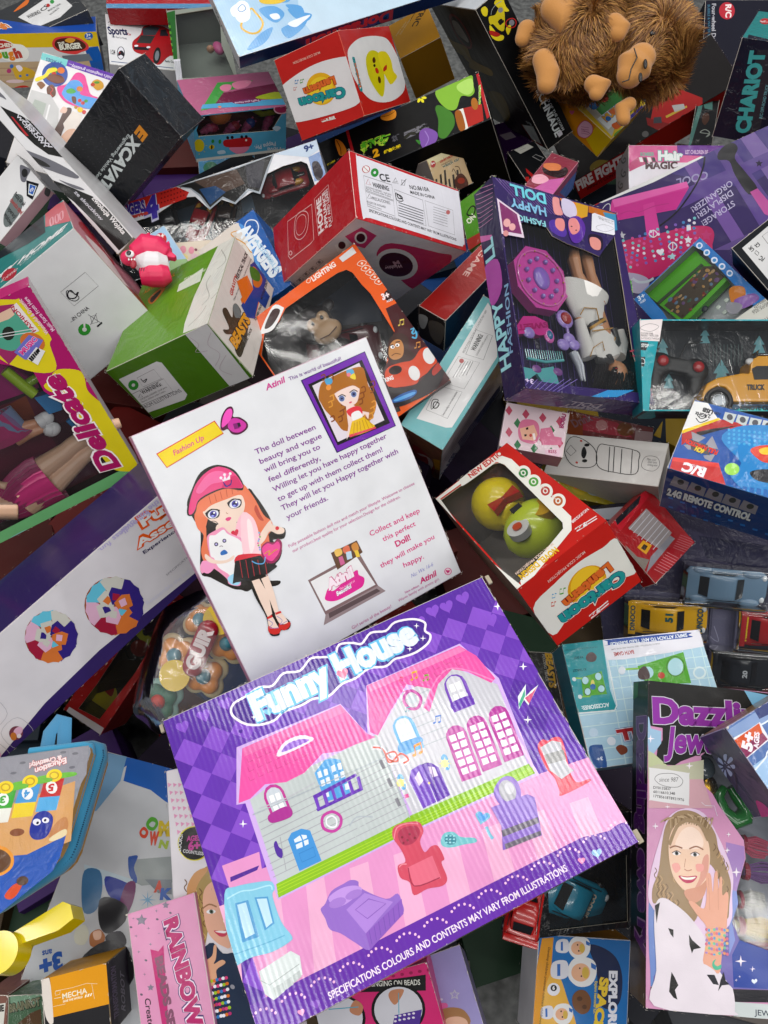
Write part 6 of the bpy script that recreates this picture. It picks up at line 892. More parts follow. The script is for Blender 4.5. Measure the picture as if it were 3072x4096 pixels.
B['assem'] = carton('toy_carton', 'blue wrapped carton with white slanted lettering, standing beside the red appliance carton', 'toy box', (-0.2355,0.9892,0.46,0.9507,0.1002,-0.2166,0.1982), (0.1201,0.173,0.06), {'F': '1f62ae', 'U': '2c5c98', 'L': 'cfcfc8'},
{'F': [s(474,-146,198,99,-11,86,-16,18,-20,7,-66,-12,-60,-21,-56,-51,-78,-115,-6,-37,124),o(475,3.8,14,147,27,-13,19,-46,0,-50,-13,-9,-6,45,-23,49),
s(476,52,160,15,-28,3,-72,-11,-65,-12,-63,-3,51,10,70,0,50),t(135,'AVENGERS',0.06,'',70.5,139.6,35.6,-249.9,46.2,1.9),
t(477,'ASSEMBLE',0.03,'',73.4,61.9,20,-162,15.3,1.9),o(135,3.7,67,132,20,14,23,-20,-1,-30,-22,-20,-20,16)]}, mat='wrap2')
B['cream'] = carton('sticker_card', 'small cream card with pink and yellow bears beside the pink shark', 'card', (-0.335,1.0651,0.42,0.9878,0.0146,0.0697,0.1387), (0.0683,0.0621,0.02), {'F': 'e4d6c4'},
{'F': [e(478,-36,24,11,-1,-3,-19),e(478,-8,17,10,-1,-3,-18),e(479,-39,-13,15,-2,-2,-16),e(480,-3,-14,13,-2,-2,-14),e(481,8,18,5,-1,-1,-7)]}, mat='wrap')
B['sharkcard'] = carton('backing_card', 'pale blue card with a red 3+ circle behind the pink shark toy', 'card', (-0.3829,1.031,0.45,0.9555,0.0506,-0.118,0.2658), (0.0651,0.1022,0.02), {'F': 'a9c8e2'},
{'F': [e(482,29,55,17,-15,-12,-25),t(358,'3+',0.03,'',18,61.3,26.6,-9.2,7.6,21.9),t(358,'years',0,'',10.9,46.6,22.4,-11.3,3.5,7),
p(483,17,-49,54,-38,-14,-28,-81,21)]}, mat='matt')
B['kart'] = carton('vehicle_carton', 'orange and maroon window carton reading LIGHTING with a printed ape driving a kart', 'window box', (-0.0594,0.7663,0.5,0.9252,0.2273,-0.1357,0.2719), (0.2112,0.249,0.12), {'F': 'e8641a', 'R': '5c1c1e', 'U': 'a8682c', 'D': '4a1818'},
{'F': [p(484,176,35,64,-11,9,-10,-35,-259,-23,-10,-160,34,29,105,37,22,63,59),t(485,'LIGHTING',0.04,'',46.6,240.3,83.2,-3.7,0.7,15.6),
o(13,1.8,29,242,10,6,5,-5,-8,-8),p(211,149,242,51,2,0,-21,-49,2),o(13,1.8,182,193,16,2,10,-13,-16,-3),e(13,195,187,3,-2,-2,-3),
o(13,1.8,183,174,16,3,10,-14,-16,-3),e(13,196,169,3,-2,-2,-3),o(13,1.8,187,156,15,2,10,-13,-16,-3),e(13,200,151,3,-2,-2,-3),
o(13,1.8,190,137,16,2,10,-13,-16,-3),e(13,203,131,3,-2,-2,-3),o(13,1.8,193,118,15,3,10,-13,-16,-4),e(13,205,113,3,-2,-2,-3),
e(486,208,60,14,-10,-10,-15),t(358,'3+',0.05,'',195,61,23,-6.1,4.6,17.4),t(358,'AGES',0.03,'',195.4,47.4,19.4,-5,1.6,6.1),e(487,180,-29,3,-1,-1,-2),
e(487,190,-33,3,-1,-1,-2),p(487,182,-30,9,13,1,-1,-9,-13),p(487,192,-35,9,13,1,0,-9,-14),p(487,191,-17,12,-5,-2,-3,-12,5),e(488,181,-112,3,-1,-1,-2),
e(488,191,-116,3,-1,-1,-2),p(488,183,-113,9,13,1,-1,-9,-13),p(488,193,-118,9,13,1,0,-9,-14),p(488,192,-100,12,-5,-3,-3,-11,5),
k(489,4.9,191,-80,8,-9,10,12,13,34,2,-7,-17,-15,-8,-4,1,-7),k(489,3.5,200,-59,15,-6,-11,-11,-7,8),
s(227,132,-48,23,5,19,-11,6,-23,-14,-23,2,-18,2,-12,-30,-12,-31,18,-12,30,12,24),s(490,126,-60,19,3,14,-11,-5,-23,-19,-19,-23,5,-8,17,9,16),
e(24,128,-70,5,-4,-3,-4),e(24,143,-74,5,-4,-3,-4),e(442,129,-71,2,-2,-2,-2),e(442,142,-74,2,-2,-2,-2),k(491,2.2,111,-90,13,-1,11,-11),
l(492,3.1,123,-61,11,-5),l(492,3.1,143,-64,12,-6),s(493,63,-124,22,12,36,-10,34,-14,36,12,25,-10,6,-18,-15,-33,-26,-8,-38,0,-21,-7,-41,19,-29,21),
e(202,200,-155,16,-6,-8,-23),e(202,136,-171,15,-6,-7,-21),e(494,96,-131,18,-8,-5,-12),
s(495,37,-149,41,-35,48,-18,57,13,28,1,2,-28,-48,-31,-71,8,-60,21),t(63,'KING',0.04,'',52.7,-142.8,25,-7.1,3.2,11.2),
s(496,184,-195,33,8,-5,-18,-33,-6),s(497,36,-198,32,-1,40,-12,1,-12,-27,-2,-42,16),s(498,45,-201,56,-13,0,-8,-51,12),
s(63,-168,206,73,39,23,-20,-5,-10,-52,-27,-33,5),s(499,-153,206,51,30,18,-16,-44,-21)], 'I': [p(500,-63,361,285,-121,-86,-211,-300,97),p(501,-231,299,395,-230,-155,-310,-385,151)]}, window=[-161,195,-107,195,-67,216,34,213,120,208,147,200,157,182,159,137,165,99,162,46,157,-39,123,-58,94,-91,70,-118,41,-239,-285,-150,-244,104], inner='241a18', edge='d8a070')
B['aveng2'] = carton('toy_carton', 'slim red topped carton with a big upside-down 4, wedged behind the teal edged carton', 'toy box', (0.146,0.9739,0.46,0.9017,0.0002,-0.0199,0.4318), (0.2183,0.0543,0.0743), {'F': 'b82824', 'L': '3a3432', 'D': '1a3c68', 'R': '1a3c68'},
{'F': [t(449,'4',0.1,'',247.6,827.7,-184.8,-18.4,13.2,-132.4),t(502,'4',0.06,'',243.6,827.3,-176.9,-17.6,13.2,-132.4),
t(503,'AVENGERS',0.08,'',614.5,837.1,-342.2,-14.8,3.9,-89.4),t(504,'AVENGERS',0.05,'',612.5,837,-338.2,-14.7,3.9,-89.4),
t(505,'ENDGAME',0.02,'',461.4,885.3,-237.4,-31,2.5,-19.3)], 'L': [s(506,-54,-41,37,10,-11,-58,-19,-5),s(507,-10,-41,60,12,-14,-98,-39,18)]}, mat='wrap', edge='d8c8c0')
B['cyan'] = carton('craft_carton', 'pale teal carton with a long white warning label, kraft bottom end showing', 'toy box', (0.1187,0.7481,0.48,0.9411,0.1899,0.0284,-0.2784), (0.0739,0.2362,0.3723), {'F': '7cc0c4', 'D': '9a6c48', 'R': 'dcd6dc', 'L': '68b0b4'},
{'F': [p(63,-43,-195,1,87,-8,331,48,-26,64,-105,-1,-255,-15,-10),c(466,1.1,-43,-76,73,21,5,-92,-68,-10),c(269,0.9,-37,33,64,16,3,-93,-65,-16),
c(466,1.2,-36,131,52,10,16,-78,-54,-13),t(205,'WARNING:',0.03,'',-3.6,71.7,-4.7,56,-14.6,-1.2),
t(352,'SPECIFICATIONS COLOURS AND CONTENTS MAY VARY',0,'',-28.1,49.6,-10,150.3,-6.4,-0.4),
t(353,'CHOKING HAZARD-small parts',0,'',9.9,63.4,-4.6,71.4,-5.9,-0.4),
t(205,'Tested according to international standards',0.01,'',20.8,-147.5,-2.2,85.3,-5.9,-0.2),o(205,3.2,-19,-140,-5,16,14,3,1,-15),
o(205,2.3,-20,-148,-12,25,15,9),l(508,1.8,-17,-32,-2,59),l(508,1.8,-10,-26,-2,57),l(508,1.8,-2,-19,-3,54),l(508,1.8,5,-12,-3,51),
l(508,1.8,13,-5,-5,48),e(357,-22,26,6,4,4,-6)], 'D': [s(509,-34,-187,40,6,29,-71,17,-142,-27,-168,-38,129),k(266,18.7,-12,-273,35,40,13,-95,-24,-210),p(294,43,-205,26,43,2,-178,-17,-6)], 'R': [p(510,-125,-314,314,-226,31,-169,-298,89),p(511,-56,-627,374,-609,140,-753,-457,1025),l(512,16.4,-221,-217,151,28),l(512,17.1,-209,-271,153,29),
l(512,17.9,-198,-328,157,30),l(512,18.7,-186,-388,160,31),l(512,19.6,-173,-450,164,32),l(512,20.6,-160,-516,168,34),l(512,21.6,-146,-584,172,34),
l(512,22.7,-132,-657,176,37),l(512,23.9,-116,-733,180,38),t(513,'3+ AGES',0.03,'',-199.3,-561.8,87.9,21.4,-36.9,151.3)]}, mat='wrap', edge='8ccccc')
B['doll'] = carton('doll_carton', 'purple FASHION HAPPY DOLL window carton holding a doll and comb set', 'doll box', (0.2716,0.8086,0.58,0.9596,0.1212,0.2392,0.0852), (0.2396,0.3174,0.0438), {'F': '3a2a66', 'L': '2c2450', 'D': '3c2c74', 'U': '5c4c98', 'R': '34285c'},
{'F': [n(16,13,-0.4,1,0,0,l(514,1.9,-229,316,74,-66)),t(515,'DOLL',0.08,'',-49.7,307.5,-131.7,0.7,-0.2,-34.3),
t(516,'DOLL',0.04,'',-50.7,307.5,-129.6,0.7,-0.2,-34.3),t(515,'HAPPY',0.08,'',-57.1,260.2,-132.8,1.6,-0.3,-29.3),
t(46,'HAPPY',0.03,'',-58.2,260.2,-130.6,1.5,-0.3,-29.3),t(515,'FASHION',0.08,'',-66.6,214.8,-133.7,-2.9,0.4,-18.6),
t(517,'FASHION',0.03,'',-67.3,214.8,-132.3,-2.9,0.4,-18.6),p(518,-236,248,72,-34,5,-74,-80,-5),p(519,-230,238,58,-26,6,-62,-66,-5),
e(520,-214,175,13,3,-3,-14),e(520,-197,166,12,3,-2,-12),e(521,-224,140,10,2,-2,-10),p(522,6,310,114,1,-13,-39,-47,-22,-39,12),
p(523,69,311,51,0,-13,-39,-44,-14),p(524,122,312,112,0,-7,-22,-112,-2),p(525,179,304,55,6,-7,-57,-27,-10),
s(526,-21,305,23,2,-1,-22,6,-30,-30,-7,-5,23),s(527,-53,216,26,14,30,-14,8,-19,-12,-17,-24,-2,-26,11),s(528,-22,234,26,6,5,-16,-9,-23,-17,-4,-13,14),
s(529,15,310,45,-3,4,-38,-29,-18,-26,12),s(530,30,247,41,16,19,-27,-13,-38,-26,-27,-26,-2,-8,36),s(528,29,243,27,10,12,-22,-12,-24,-25,-13,-10,19),
e(531,33,221,4,1,0,-2),e(531,49,212,4,1,0,-2),s(532,101,210,36,8,19,-10,-11,-38,-29,-6,-22,16),s(533,103,200,27,6,15,-11,-9,-27,-24,-5,-13,11),
p(20,129,286,12,6,80,-7,-9,-50,-6,-4,-93,-6),o(534,1.1,140,247,37,13,35,-5,-41,-20,-32,2),t(355,'CIY0213834',0,'',213.8,273.8,-58,6.4,-0.7,-6.3),
t(355,'401223910.359',0,'',218,282.2,-65.5,2.7,-0.2,-5.4),n(10,6.2,-14.4,1,0,0,p(535,179,-155,34,12,2,-4,-33,-12)),
n(14,7.6,0.8,1,0,0,l(536,2.1,-13,-320,75,29)),t(537,'3+',0.03,'',-223.9,-290.2,-28,3.5,-1.7,-13.6),l(538,1.4,-301,-354,60,61),
l(538,1.4,-281,-349,63,59),l(538,1.4,-260,-345,65,57),l(538,1.4,-239,-340,67,55),l(538,1.4,-218,-335,70,53),l(538,1.4,-197,-331,73,51),
l(538,1.5,-176,-326,76,49),l(538,1.5,-154,-321,78,47),l(538,1.5,-132,-316,81,45)], 'D': [t(539,'HAPPY',0.03,'',104.3,-79.1,-158.6,-3,0.5,-24.1),t(540,'DOLL',0.03,'',74.1,-39.3,-114.8,-2.2,0.5,-23.4),
t(541,'FASHION',0.03,'',108.7,-114.7,-143.5,-2.4,0.2,-11.7),p(542,-322,35,67,-11,110,-108,-76,3)], 'L': [k(543,1.7,-326,-77,11,26,22,50),k(543,1.7,-311,-78,10,24,19,50),k(543,1.7,-297,-80,10,22,17,51),k(543,1.7,-283,-81,9,20,16,52),
k(543,1.7,-268,-82,8,18,13,52),k(543,1.7,-254,-83,8,16,11,52),k(543,1.7,-240,-84,7,14,9,53),k(543,1.7,-225,-86,6,13,7,53),
k(543,1.7,-211,-87,5,11,6,53),p(544,-190,-101,33,63,14,2,-23,-60),t(545,'HAPPY DOLL',0.03,'',238,-67.1,-390.7,5.8,-0.6,-42.7),
t(546,'FASHION',0.02,'',204.2,-23.2,-191.6,24.5,-2.3,-18),s(547,-77,-94,1,64,86,1,27,-54)], 'I': [n(24,23.6,5.5,1,0,0,l(548,2.8,-131,234,-34,-532))]}, mat='wrap', window=[-229,131,-185,169,-136,205,-65,197,-48,172,7,159,70,153,128,143,153,171,211,230,203,45,191,-153,205,-275,195,-285,-52,-293,-230,-292,-270,-292,-252,-83], inner='2a2050', film='film2', edge='8c74b8')
B['cool'] = carton('organizer_carton', 'wide purple carton reading COOL with a pink T shaped bracelet stand printed', 'craft box', (0.5649,1.0589,0.42,0.9056,0.289,-0.3058,0.0529), (0.3287,0.3272,0.08), {'F': '3c2a68', 'U': 'b83430', 'L': 'a83430'},
{'F': [p(549,-85,352,424,18,28,-166,-194,-37),p(550,12,322,42,2,97,-364,-49,20),p(551,113,338,50,2,108,-348,-60,-58),p(552,194,351,43,-1,97,-283,-52,-28),
p(551,-60,246,437,3,-8,-36,-418,-27),p(553,35,8,291,22,-9,-37,-237,-4),p(63,-315,336,120,20,112,6,149,-30,15,-11,-177,-8,-188,9),
p(207,-328,333,113,32,135,7,148,-31,5,-13,-157,29,-112,-6,-111,-28),t(554,'COOL',0.02,'',79.9,271.1,-102.1,18.2,-4.6,-25.8),
t(555,'STORAGE!',0.01,'',130.7,143.4,-111.6,-25.8,4.7,-20.5),t(555,'DISPLAYER!',0.01,'',133.3,179.4,-124.1,-30.3,5,-20.4),
t(555,'ORGANIZER!',0.01,'',140.1,210.8,-142.1,-34.8,5,-20.4),p(556,-248,317,256,-50,2,-23,-58,-53,-207,49,-9,47),
p(557,-248,317,256,-50,2,-20,-257,41),p(558,-248,286,255,-43,-54,-50,-204,48),p(556,-150,253,39,-6,-9,-119,-53,-34),
k(559,2.2,-233,256,33,-3,29,-18,54,-2,51,-12),k(351,5.9,83,320,-13,-31,-37,-47,-77,-58,-71,-25),o(86,2.2,-290,299,20,11,10,-10,-18,-41,-12,22),
s(351,127,315,28,13,23,-6,8,-22,-16,-27,17,-50,24,-74,-30,-7,-24,79,-6,51,-30,20),p(560,187,147,24,2,32,-82,-8,-33,-24,26),
p(561,237,236,1,-9,8,-4,-7,-3,-1,-9,-5,8,-7,-2,3,8,-4,8,8,-3),s(562,-277,138,29,21,106,-22,102,-16,71,-25,18,-30,-14,-37,-29,-32,-186,-3,-115,34),
e(179,-248,161,5,-2,-1,-5),e(563,-248,143,5,-2,-1,-5),e(564,-249,125,5,-2,-1,-5),e(565,-251,108,5,-2,-1,-5),e(566,-256,91,5,-2,-1,-5),
e(179,-262,76,5,-2,-1,-5),e(563,-269,60,5,-2,-1,-5),e(566,-215,156,5,-2,-1,-5),e(179,-218,139,5,-2,-1,-5),e(563,-222,122,5,-2,-1,-5),
e(564,-228,106,5,-2,-1,-5),e(565,-235,91,5,-2,-1,-5),e(566,-242,76,5,-2,-1,-5),e(179,-248,60,5,-2,-1,-5),e(565,-189,153,5,-2,-1,-5),
e(566,-194,137,5,-2,-1,-5),e(179,-201,122,5,-2,-1,-5),e(563,-208,107,5,-2,-1,-5),e(564,-215,91,5,-2,-1,-5),e(565,-220,75,5,-2,-1,-5),
e(566,-223,58,5,-2,-1,-5),e(564,-168,153,5,-2,-1,-5),e(565,-175,138,5,-2,-1,-5),e(566,-181,122,5,-2,-1,-5),e(179,-186,106,5,-2,-1,-5),
e(563,-190,89,5,-2,-1,-5),e(564,-191,71,5,-2,-1,-5),e(565,-192,53,5,-2,-1,-5),e(563,-148,153,5,-2,-1,-5),e(564,-153,137,5,-2,-1,-5),
e(565,-157,120,5,-2,-1,-5),e(566,-158,102,5,-2,-1,-5),e(179,-159,84,5,-2,-1,-5),e(563,-159,66,5,-2,-1,-5),e(564,-159,48,5,-2,-1,-5),
e(179,-124,151,5,-2,-1,-5),e(563,-126,133,5,-2,-1,-5),e(564,-126,115,5,-2,-1,-5),e(565,-126,97,5,-2,-1,-5),e(566,-127,79,5,-2,-1,-5),
e(179,-129,61,5,-2,-1,-5),e(563,-132,45,5,-2,-1,-5),e(566,-94,146,5,-2,-1,-5),e(179,-94,128,5,-2,-1,-5),e(563,-95,110,5,-2,-1,-5),
e(564,-97,93,5,-2,-1,-5),e(565,-100,76,5,-2,-1,-5),e(566,-105,60,5,-2,-1,-5),e(179,-111,44,5,-2,-1,-5),e(565,-63,141,5,-2,-1,-5),
e(566,-65,124,5,-2,-1,-5),e(179,-68,107,5,-2,-1,-5),e(563,-73,91,5,-2,-1,-5),e(564,-79,75,5,-2,-1,-5),e(565,-86,60,5,-2,-1,-5),
e(566,-93,44,5,-2,-1,-5),e(564,-36,138,5,-2,-1,-5),e(565,-41,122,5,-2,-1,-5),e(566,-47,106,5,-2,-1,-5),e(179,-54,91,5,-2,-1,-5),
e(563,-61,75,5,-2,-1,-5),e(564,-66,59,5,-2,-1,-5),e(565,-70,43,5,-2,-1,-5),e(563,-16,137,5,-2,-1,-5),e(564,-23,122,5,-2,-1,-5),
e(565,-29,106,5,-2,-1,-5),e(566,-35,90,5,-2,-1,-5),e(179,-39,74,5,-2,-1,-5),e(563,-41,57,5,-2,-1,-5),e(564,-42,39,5,-2,-1,-5),e(179,2,137,5,-2,-1,-5),
e(563,-3,122,5,-2,-1,-5),e(564,-8,105,5,-2,-1,-5),e(565,-10,88,5,-2,-1,-5),e(566,-11,70,5,-2,-1,-5),e(179,-11,52,5,-2,-1,-5),e(563,-12,34,5,-2,-1,-5),
o(86,3.2,-156,148,17,6,10,-18,-16,-6),l(86,2.6,-139,153,-6,-22),o(86,3.7,-104,79,17,8,10,-19,-17,-9),l(86,3.1,-87,86,-7,-26),
s(20,-135,76,2,3,7,0,4,-7,-5,-7,-8,-6,-2,-3,-1,4,-6,8,-4,10,5,5,7,-3),p(86,-32,88,1,-10,9,-5,-8,-4,-1,-9,-7,7,-9,-1,4,9,-4,9,9,-3),
p(567,-97,53,2,-9,8,-5,-8,-4,-1,-9,-6,7,-9,-1,4,8,-4,9,8,-2),p(190,-244,196,1,-11,10,-5,-9,-3,-1,-11,-7,9,-9,-2,4,9,-5,9,10,-3),
p(86,-29,124,13,-3,-3,-18,-14,3),p(568,29,85,2,-14,12,-7,-11,-5,-2,-14,-9,10,-12,-1,5,12,-6,13,12,-3),
s(569,-279,47,47,-19,34,-36,-19,-33,-39,4,-33,47),k(139,8.7,-252,19,17,-21,31,-10,23,3)]}, edge='a89cb8')
B['greenunder'] = carton('toy_carton', 'green carton edge showing at the left of the purple doll carton', 'toy box', (0.1761,1.1462,0.44,0.9375,0.0075,-0.3447,0.0476), (0.0818,0.13,0.05), {'F': '5a9c30'},
{'F': [p(570,-88,-120,8,47,58,-9,1,-94),t(436,'ON',0.04,'',-58.1,-10.7,32.3,12.4,-11.3,29.6),o(571,6,-58,47,24,20,13,-20,-15,-28)]}, mat='wrap')
B['foil'] = carton('leaf_carton', 'narrow shiny green leaf printed carton between the doll carton and the green tablet carton', 'toy box', (0.3991,0.9207,0.44,0.9987,0.0239,0.029,-0.0352), (0.0295,0.1156,0.04), {'F': '4c9c3c'},
{'F': [l(572,4.2,-6,86,47,13),l(573,4.1,-7,64,46,11),l(572,4.1,-9,41,46,10),l(573,4.1,-11,19,47,8),l(572,4.1,-12,-4,46,7),l(573,4,-14,-26,46,6),
l(572,4,-15,-48,45,5),l(573,4,-17,-69,45,3),l(572,4,-18,-91,45,2)]}, mat='wrap2')
B['tablet'] = carton('tablet_carton', 'clear topped carton holding a lime green drawing tablet, blue borders', 'tablet box', (0.5215,0.9088,0.45,0.9102,0.0053,-0.3687,0.1887), (0.1396,0.2171,0.04), {'F': '2d7cc4', 'U': '3c8cd0', 'L': '2468a8'},
{'F': [t(135,'3+',0.03,'',-131.9,198.5,25.7,-5.7,4.3,19.2),t(135,'AGES',0.02,'',-133,182.2,20.5,-3.6,1.6,9.1),e(574,121,194,7,-9,-7,-10),
e(575,121,194,4,-5,-4,-6),e(574,121,152,7,-9,-7,-10),e(575,121,152,4,-5,-4,-5),e(574,120,108,7,-9,-7,-10),e(575,120,108,4,-5,-4,-5),
e(574,122,69,7,-9,-7,-10),e(575,122,69,4,-5,-4,-5),e(574,123,29,6,-9,-7,-10),e(575,123,29,4,-5,-4,-5),p(576,149,-131,-115,16,3,-66,104,-19),
t(352,'ZJ379205',0.01,'',117.1,-130.7,37.5,-7.7,1.9,9.4),t(352,'694777-1DA',0,'',105.3,-139.6,50.4,-12,1.9,8.2),
t(352,'720.30/2B',0,'',94,-147.6,51.5,-10.7,1.7,8.2),t(352,'5149 2110',0,'',60.6,-186.2,52.3,-9.4,1.9,10.9),
s(577,86,-19,21,-2,15,-27,-16,-29,-30,-11,-11,23),s(578,80,-60,47,-27,-1,-31,-47,11,-9,27),s(148,53,-50,21,-18,8,-27,-24,-10,-18,22)]}, mat='wrap', window=[-97,217,107,217,117,166,103,-121,10,-149,-135,-152,-98,96], inner='c4c8cc', film='film')
B['truck'] = carton('truck_carton', 'wide teal and dark window carton holding a yellow truck and a black remote control', 'window box', (0.4919,0.7189,0.53,0.9798,0.1998,0.0001,-0.0007), (0.2521,0.1341,0.046), {'F': '17a0ac', 'D': '242a3c', 'U': '0f8894', 'L': '128894'},
{'F': [p(579,-266,130,80,5,-12,-66,-74,4),o(580,1.3,-252,108,27,13,27,-8,-24,-15),t(353,'DY0081848',0,'',-261,89.5,34.4,-0.8,0.2,6.3),
t(353,'48666-1400.338',0,'',-261.2,83.3,49.5,-0.8,0.1,6.3),t(353,'34T05825T49226T4',0,'',-263.6,75.3,60.2,-1.7,0.2,5.8),
p(397,-263,68,33,-2,-7,-24,-28,3),t(167,'STOP',0.04,'',-256.7,52.7,21,-1.3,0.6,9.8),p(397,-263,25,23,-2,-4,-28,-16,2),
o(131,1.7,-260,8,7,11,10,-4,-1,-11),p(581,17,-127,76,0,-1,-24,-72,0),t(582,'REMOTE CONTROL',0.05,'',22.3,-144.3,138.3,0.2,-0,13.1)], 'D': [p(583,-245,-72,10,108,44,-107,-19,-68)], 'I': [p(584,-181,153,340,-9,-14,-256,-336,-1),p(585,-156,107,15,-28,-8,0,9,-27,-37,0,12,27,-8,0),p(585,15,43,22,-42,-12,0,15,-41,-56,0,17,41,-12,0),
p(585,-142,1,12,-23,-7,0,8,-22,-31,0,10,22,-7,0),p(585,131,117,14,-28,-8,0,10,-28,-38,0,12,28,-8,0),p(585,-29,139,12,-23,-7,0,8,-23,-31,0,10,23,-7,0),
l(586,2.7,-18,89,-3,-65),l(586,2.7,-7,89,-3,-65),l(586,2.7,3,89,-3,-65),l(586,2.7,14,89,-3,-65),l(586,2.7,25,89,-3,-65),l(586,2.7,35,89,-3,-65),
l(586,2.7,46,89,-3,-65),l(586,2.7,57,89,-3,-65),l(586,2.7,68,89,-4,-65),l(586,2.7,78,89,-3,-65)]}, mat='wrap', window=[-188,131,284,131,267,-142,-235,-134,-225,-38], inner='14181c', film='film2', edge='2c98a0')
B['blackuk'] = carton('electronics_carton', 'black carton with a white approval mark label at the right edge', 'box', (0.5926,0.9183,0.55,0.913,0.1777,-0.2818,0.2353), (0.0712,0.0962,0.0961), {'F': '1c2026', 'L': '14181e'},
{'F': [p(211,-49,75,91,4,11,-152,-106,-24),t(205,'CE',0.03,'',-6.2,46.1,-0.7,13.3,-12.3,-0.6),t(205,'UK',0.03,'',-26.4,46.5,0.4,18.6,-10.7,0.2),
t(205,'FC',0.03,'',-19.9,5.6,-4.5,13.7,-12,-3.9),c(205,1.8,-25,42,2,-12,-8,-4,-1,12),c(352,1.3,13,66,20,-1,-2,-30,-20,1)]}, mat='dark')
B['stunt'] = carton('vehicle_carton', 'blue carton reading 2.4G REMOTE CONTROL and R/C with orange racing cars', 'toy car box', (0.4468,0.5403,0.58,0.9654,0.0368,-0.1004,-0.2377), (0.1479,0.1106,0.1038), {'F': '1858a8', 'D': '15427c', 'L': 'c03028', 'R': '1858a8'},
{'F': [p(202,-151,105,37,5,38,-41,-72,-60),p(587,-149,9,72,65,7,-3,-75,-72),p(588,-145,-2,75,73,112,10,23,-6,-112,-25,-65,-47,-24,-38),
t(274,'USB',0.06,'',-93.5,91.6,-27.1,1.7,-0.8,-12.6),t(274,'100',0.03,'',-76,89.7,-15.3,0.7,-0.4,-8.1),
t(274,'2.4GHz',0.04,'',-95.9,76.9,-38.9,-2.4,0.7,-11.8),k(274,2.5,-128,56,14,-10,16,15),k(274,2.5,-125,64,10,-6,11,10),
p(114,-67,97,28,1,-1,-31,-26,7),e(589,-52,85,7,2,3,-9),p(114,-36,99,27,1,0,-31,-26,7),e(589,-21,87,7,2,3,-9),p(114,-5,100,27,2,-1,-31,-25,6),
e(589,9,88,7,2,2,-9),p(114,25,102,27,2,-1,-31,-25,6),e(589,40,90,7,2,2,-9),s(590,-52,14,23,47,68,29,84,5,50,-198,-80,-4,-55,-3,-46,37,19,35),
p(351,-27,67,-78,-62,-10,9,37,25),n(10,11.6,2.6,4,3.5,-12.2,e(591,-43,47,3,1,1,-4)),p(356,-126,12,38,-6,-12,-18,6,-8,-19,3),
p(356,-83,-16,8,32,25,-34,-14,-1,-11,-13),p(356,-131,-33,16,10,22,-11,-24,-8),p(356,-78,-47,26,14,-4,-25,-16,4),p(589,-123,-11,46,-3,13,-28,-46,2),
t(592,'FULL FUNCTION',0.1,'',-47.9,-22.4,-83.7,8.7,-1.3,-12.8),t(593,'FULL FUNCTION',0.06,'',-48.3,-22.3,-82.9,8.6,-1.3,-12.8),
t(594,'6CH',0.11,'',-78.5,-31.1,-22.5,4.2,-2.3,-12.5),t(595,'6CH',0.07,'',-78.9,-31,-21.8,4.1,-2.3,-12.5),p(322,-144,-76,106,20,34,-56,-137,2),
p(596,-144,-76,106,20,7,-12,-112,-20),t(20,'R/C',0.05,'',-58.9,-96.3,-55.6,0.4,-0.2,-26.2),t(20,'REMOTE CONTROL',0.02,'',-62.4,-79,-52.8,-3,0.4,-6.8),
s(597,20,7,28,24,54,10,9,-34,-43,-24,-25,4),s(598,39,14,17,13,28,3,-9,-17,-26,-10),s(274,37,-56,36,22,49,0,6,-24,-65,-16),e(599,-4,-62,16,6,5,-17),
n(7,15.3,3,2,7.1,-24.4,p(600,2,-106,10,1,6,-26,-11,-1))], 'D': [p(148,-126,-26,38,-11,-2,-44,-43,5),e(277,-108,-48,8,5,2,-13),p(148,-82,-31,37,-10,-1,-44,-43,5),e(277,-64,-52,8,5,2,-13),
p(148,-39,-35,37,-9,0,-45,-42,5),e(277,-20,-56,8,5,2,-13),p(148,3,-38,37,-10,1,-44,-42,4),e(277,22,-60,8,5,2,-13),p(148,46,-42,36,-10,1,-44,-41,5),
e(277,65,-64,8,5,2,-13),n(9,31.4,-4,2,5.2,-48.3,p(601,-129,-139,12,1,1,-10,-12,-1)),
t(602,'2.4G REMOTE CONTROL',0.12,'',-137.1,-130.9,216.5,-2.9,0.5,34.6),t(131,'2.4G REMOTE CONTROL',0.06,'',-135.5,-131,213.4,-2.8,0.5,34.6),
t(603,'HARPOON',0,'',-83.9,-213.6,10.3,-57.4,3.8,0.7)]}, mat='wrap', edge='5080b0')
B['sip_brown'] = carton('bottle_carton', 'brown and red window carton with a tiger bottle picture, highest of the three bottle cartons', 'bottle box', (0.3561,0.7086,0.38,0.992,0.0498,0.0134,-0.1149), (0.1379,0.0507,0.08), {'F': '7c3c3c'},
{'F': [p(604,-132,44,44,-1,14,-109,-54,9),p(605,-88,43,111,-1,53,-44,-76,-7,-81,-3),t(606,'Drink',0.03,'',-108,-7.3,55,41.9,-17.5,23),
s(607,25,25,17,22,30,-10,5,-22,-25,-17,-22,6),p(608,83,28,57,6,-5,-49,-53,-2),e(609,-25,20,18,4,2,-19)]}, mat='wrap')
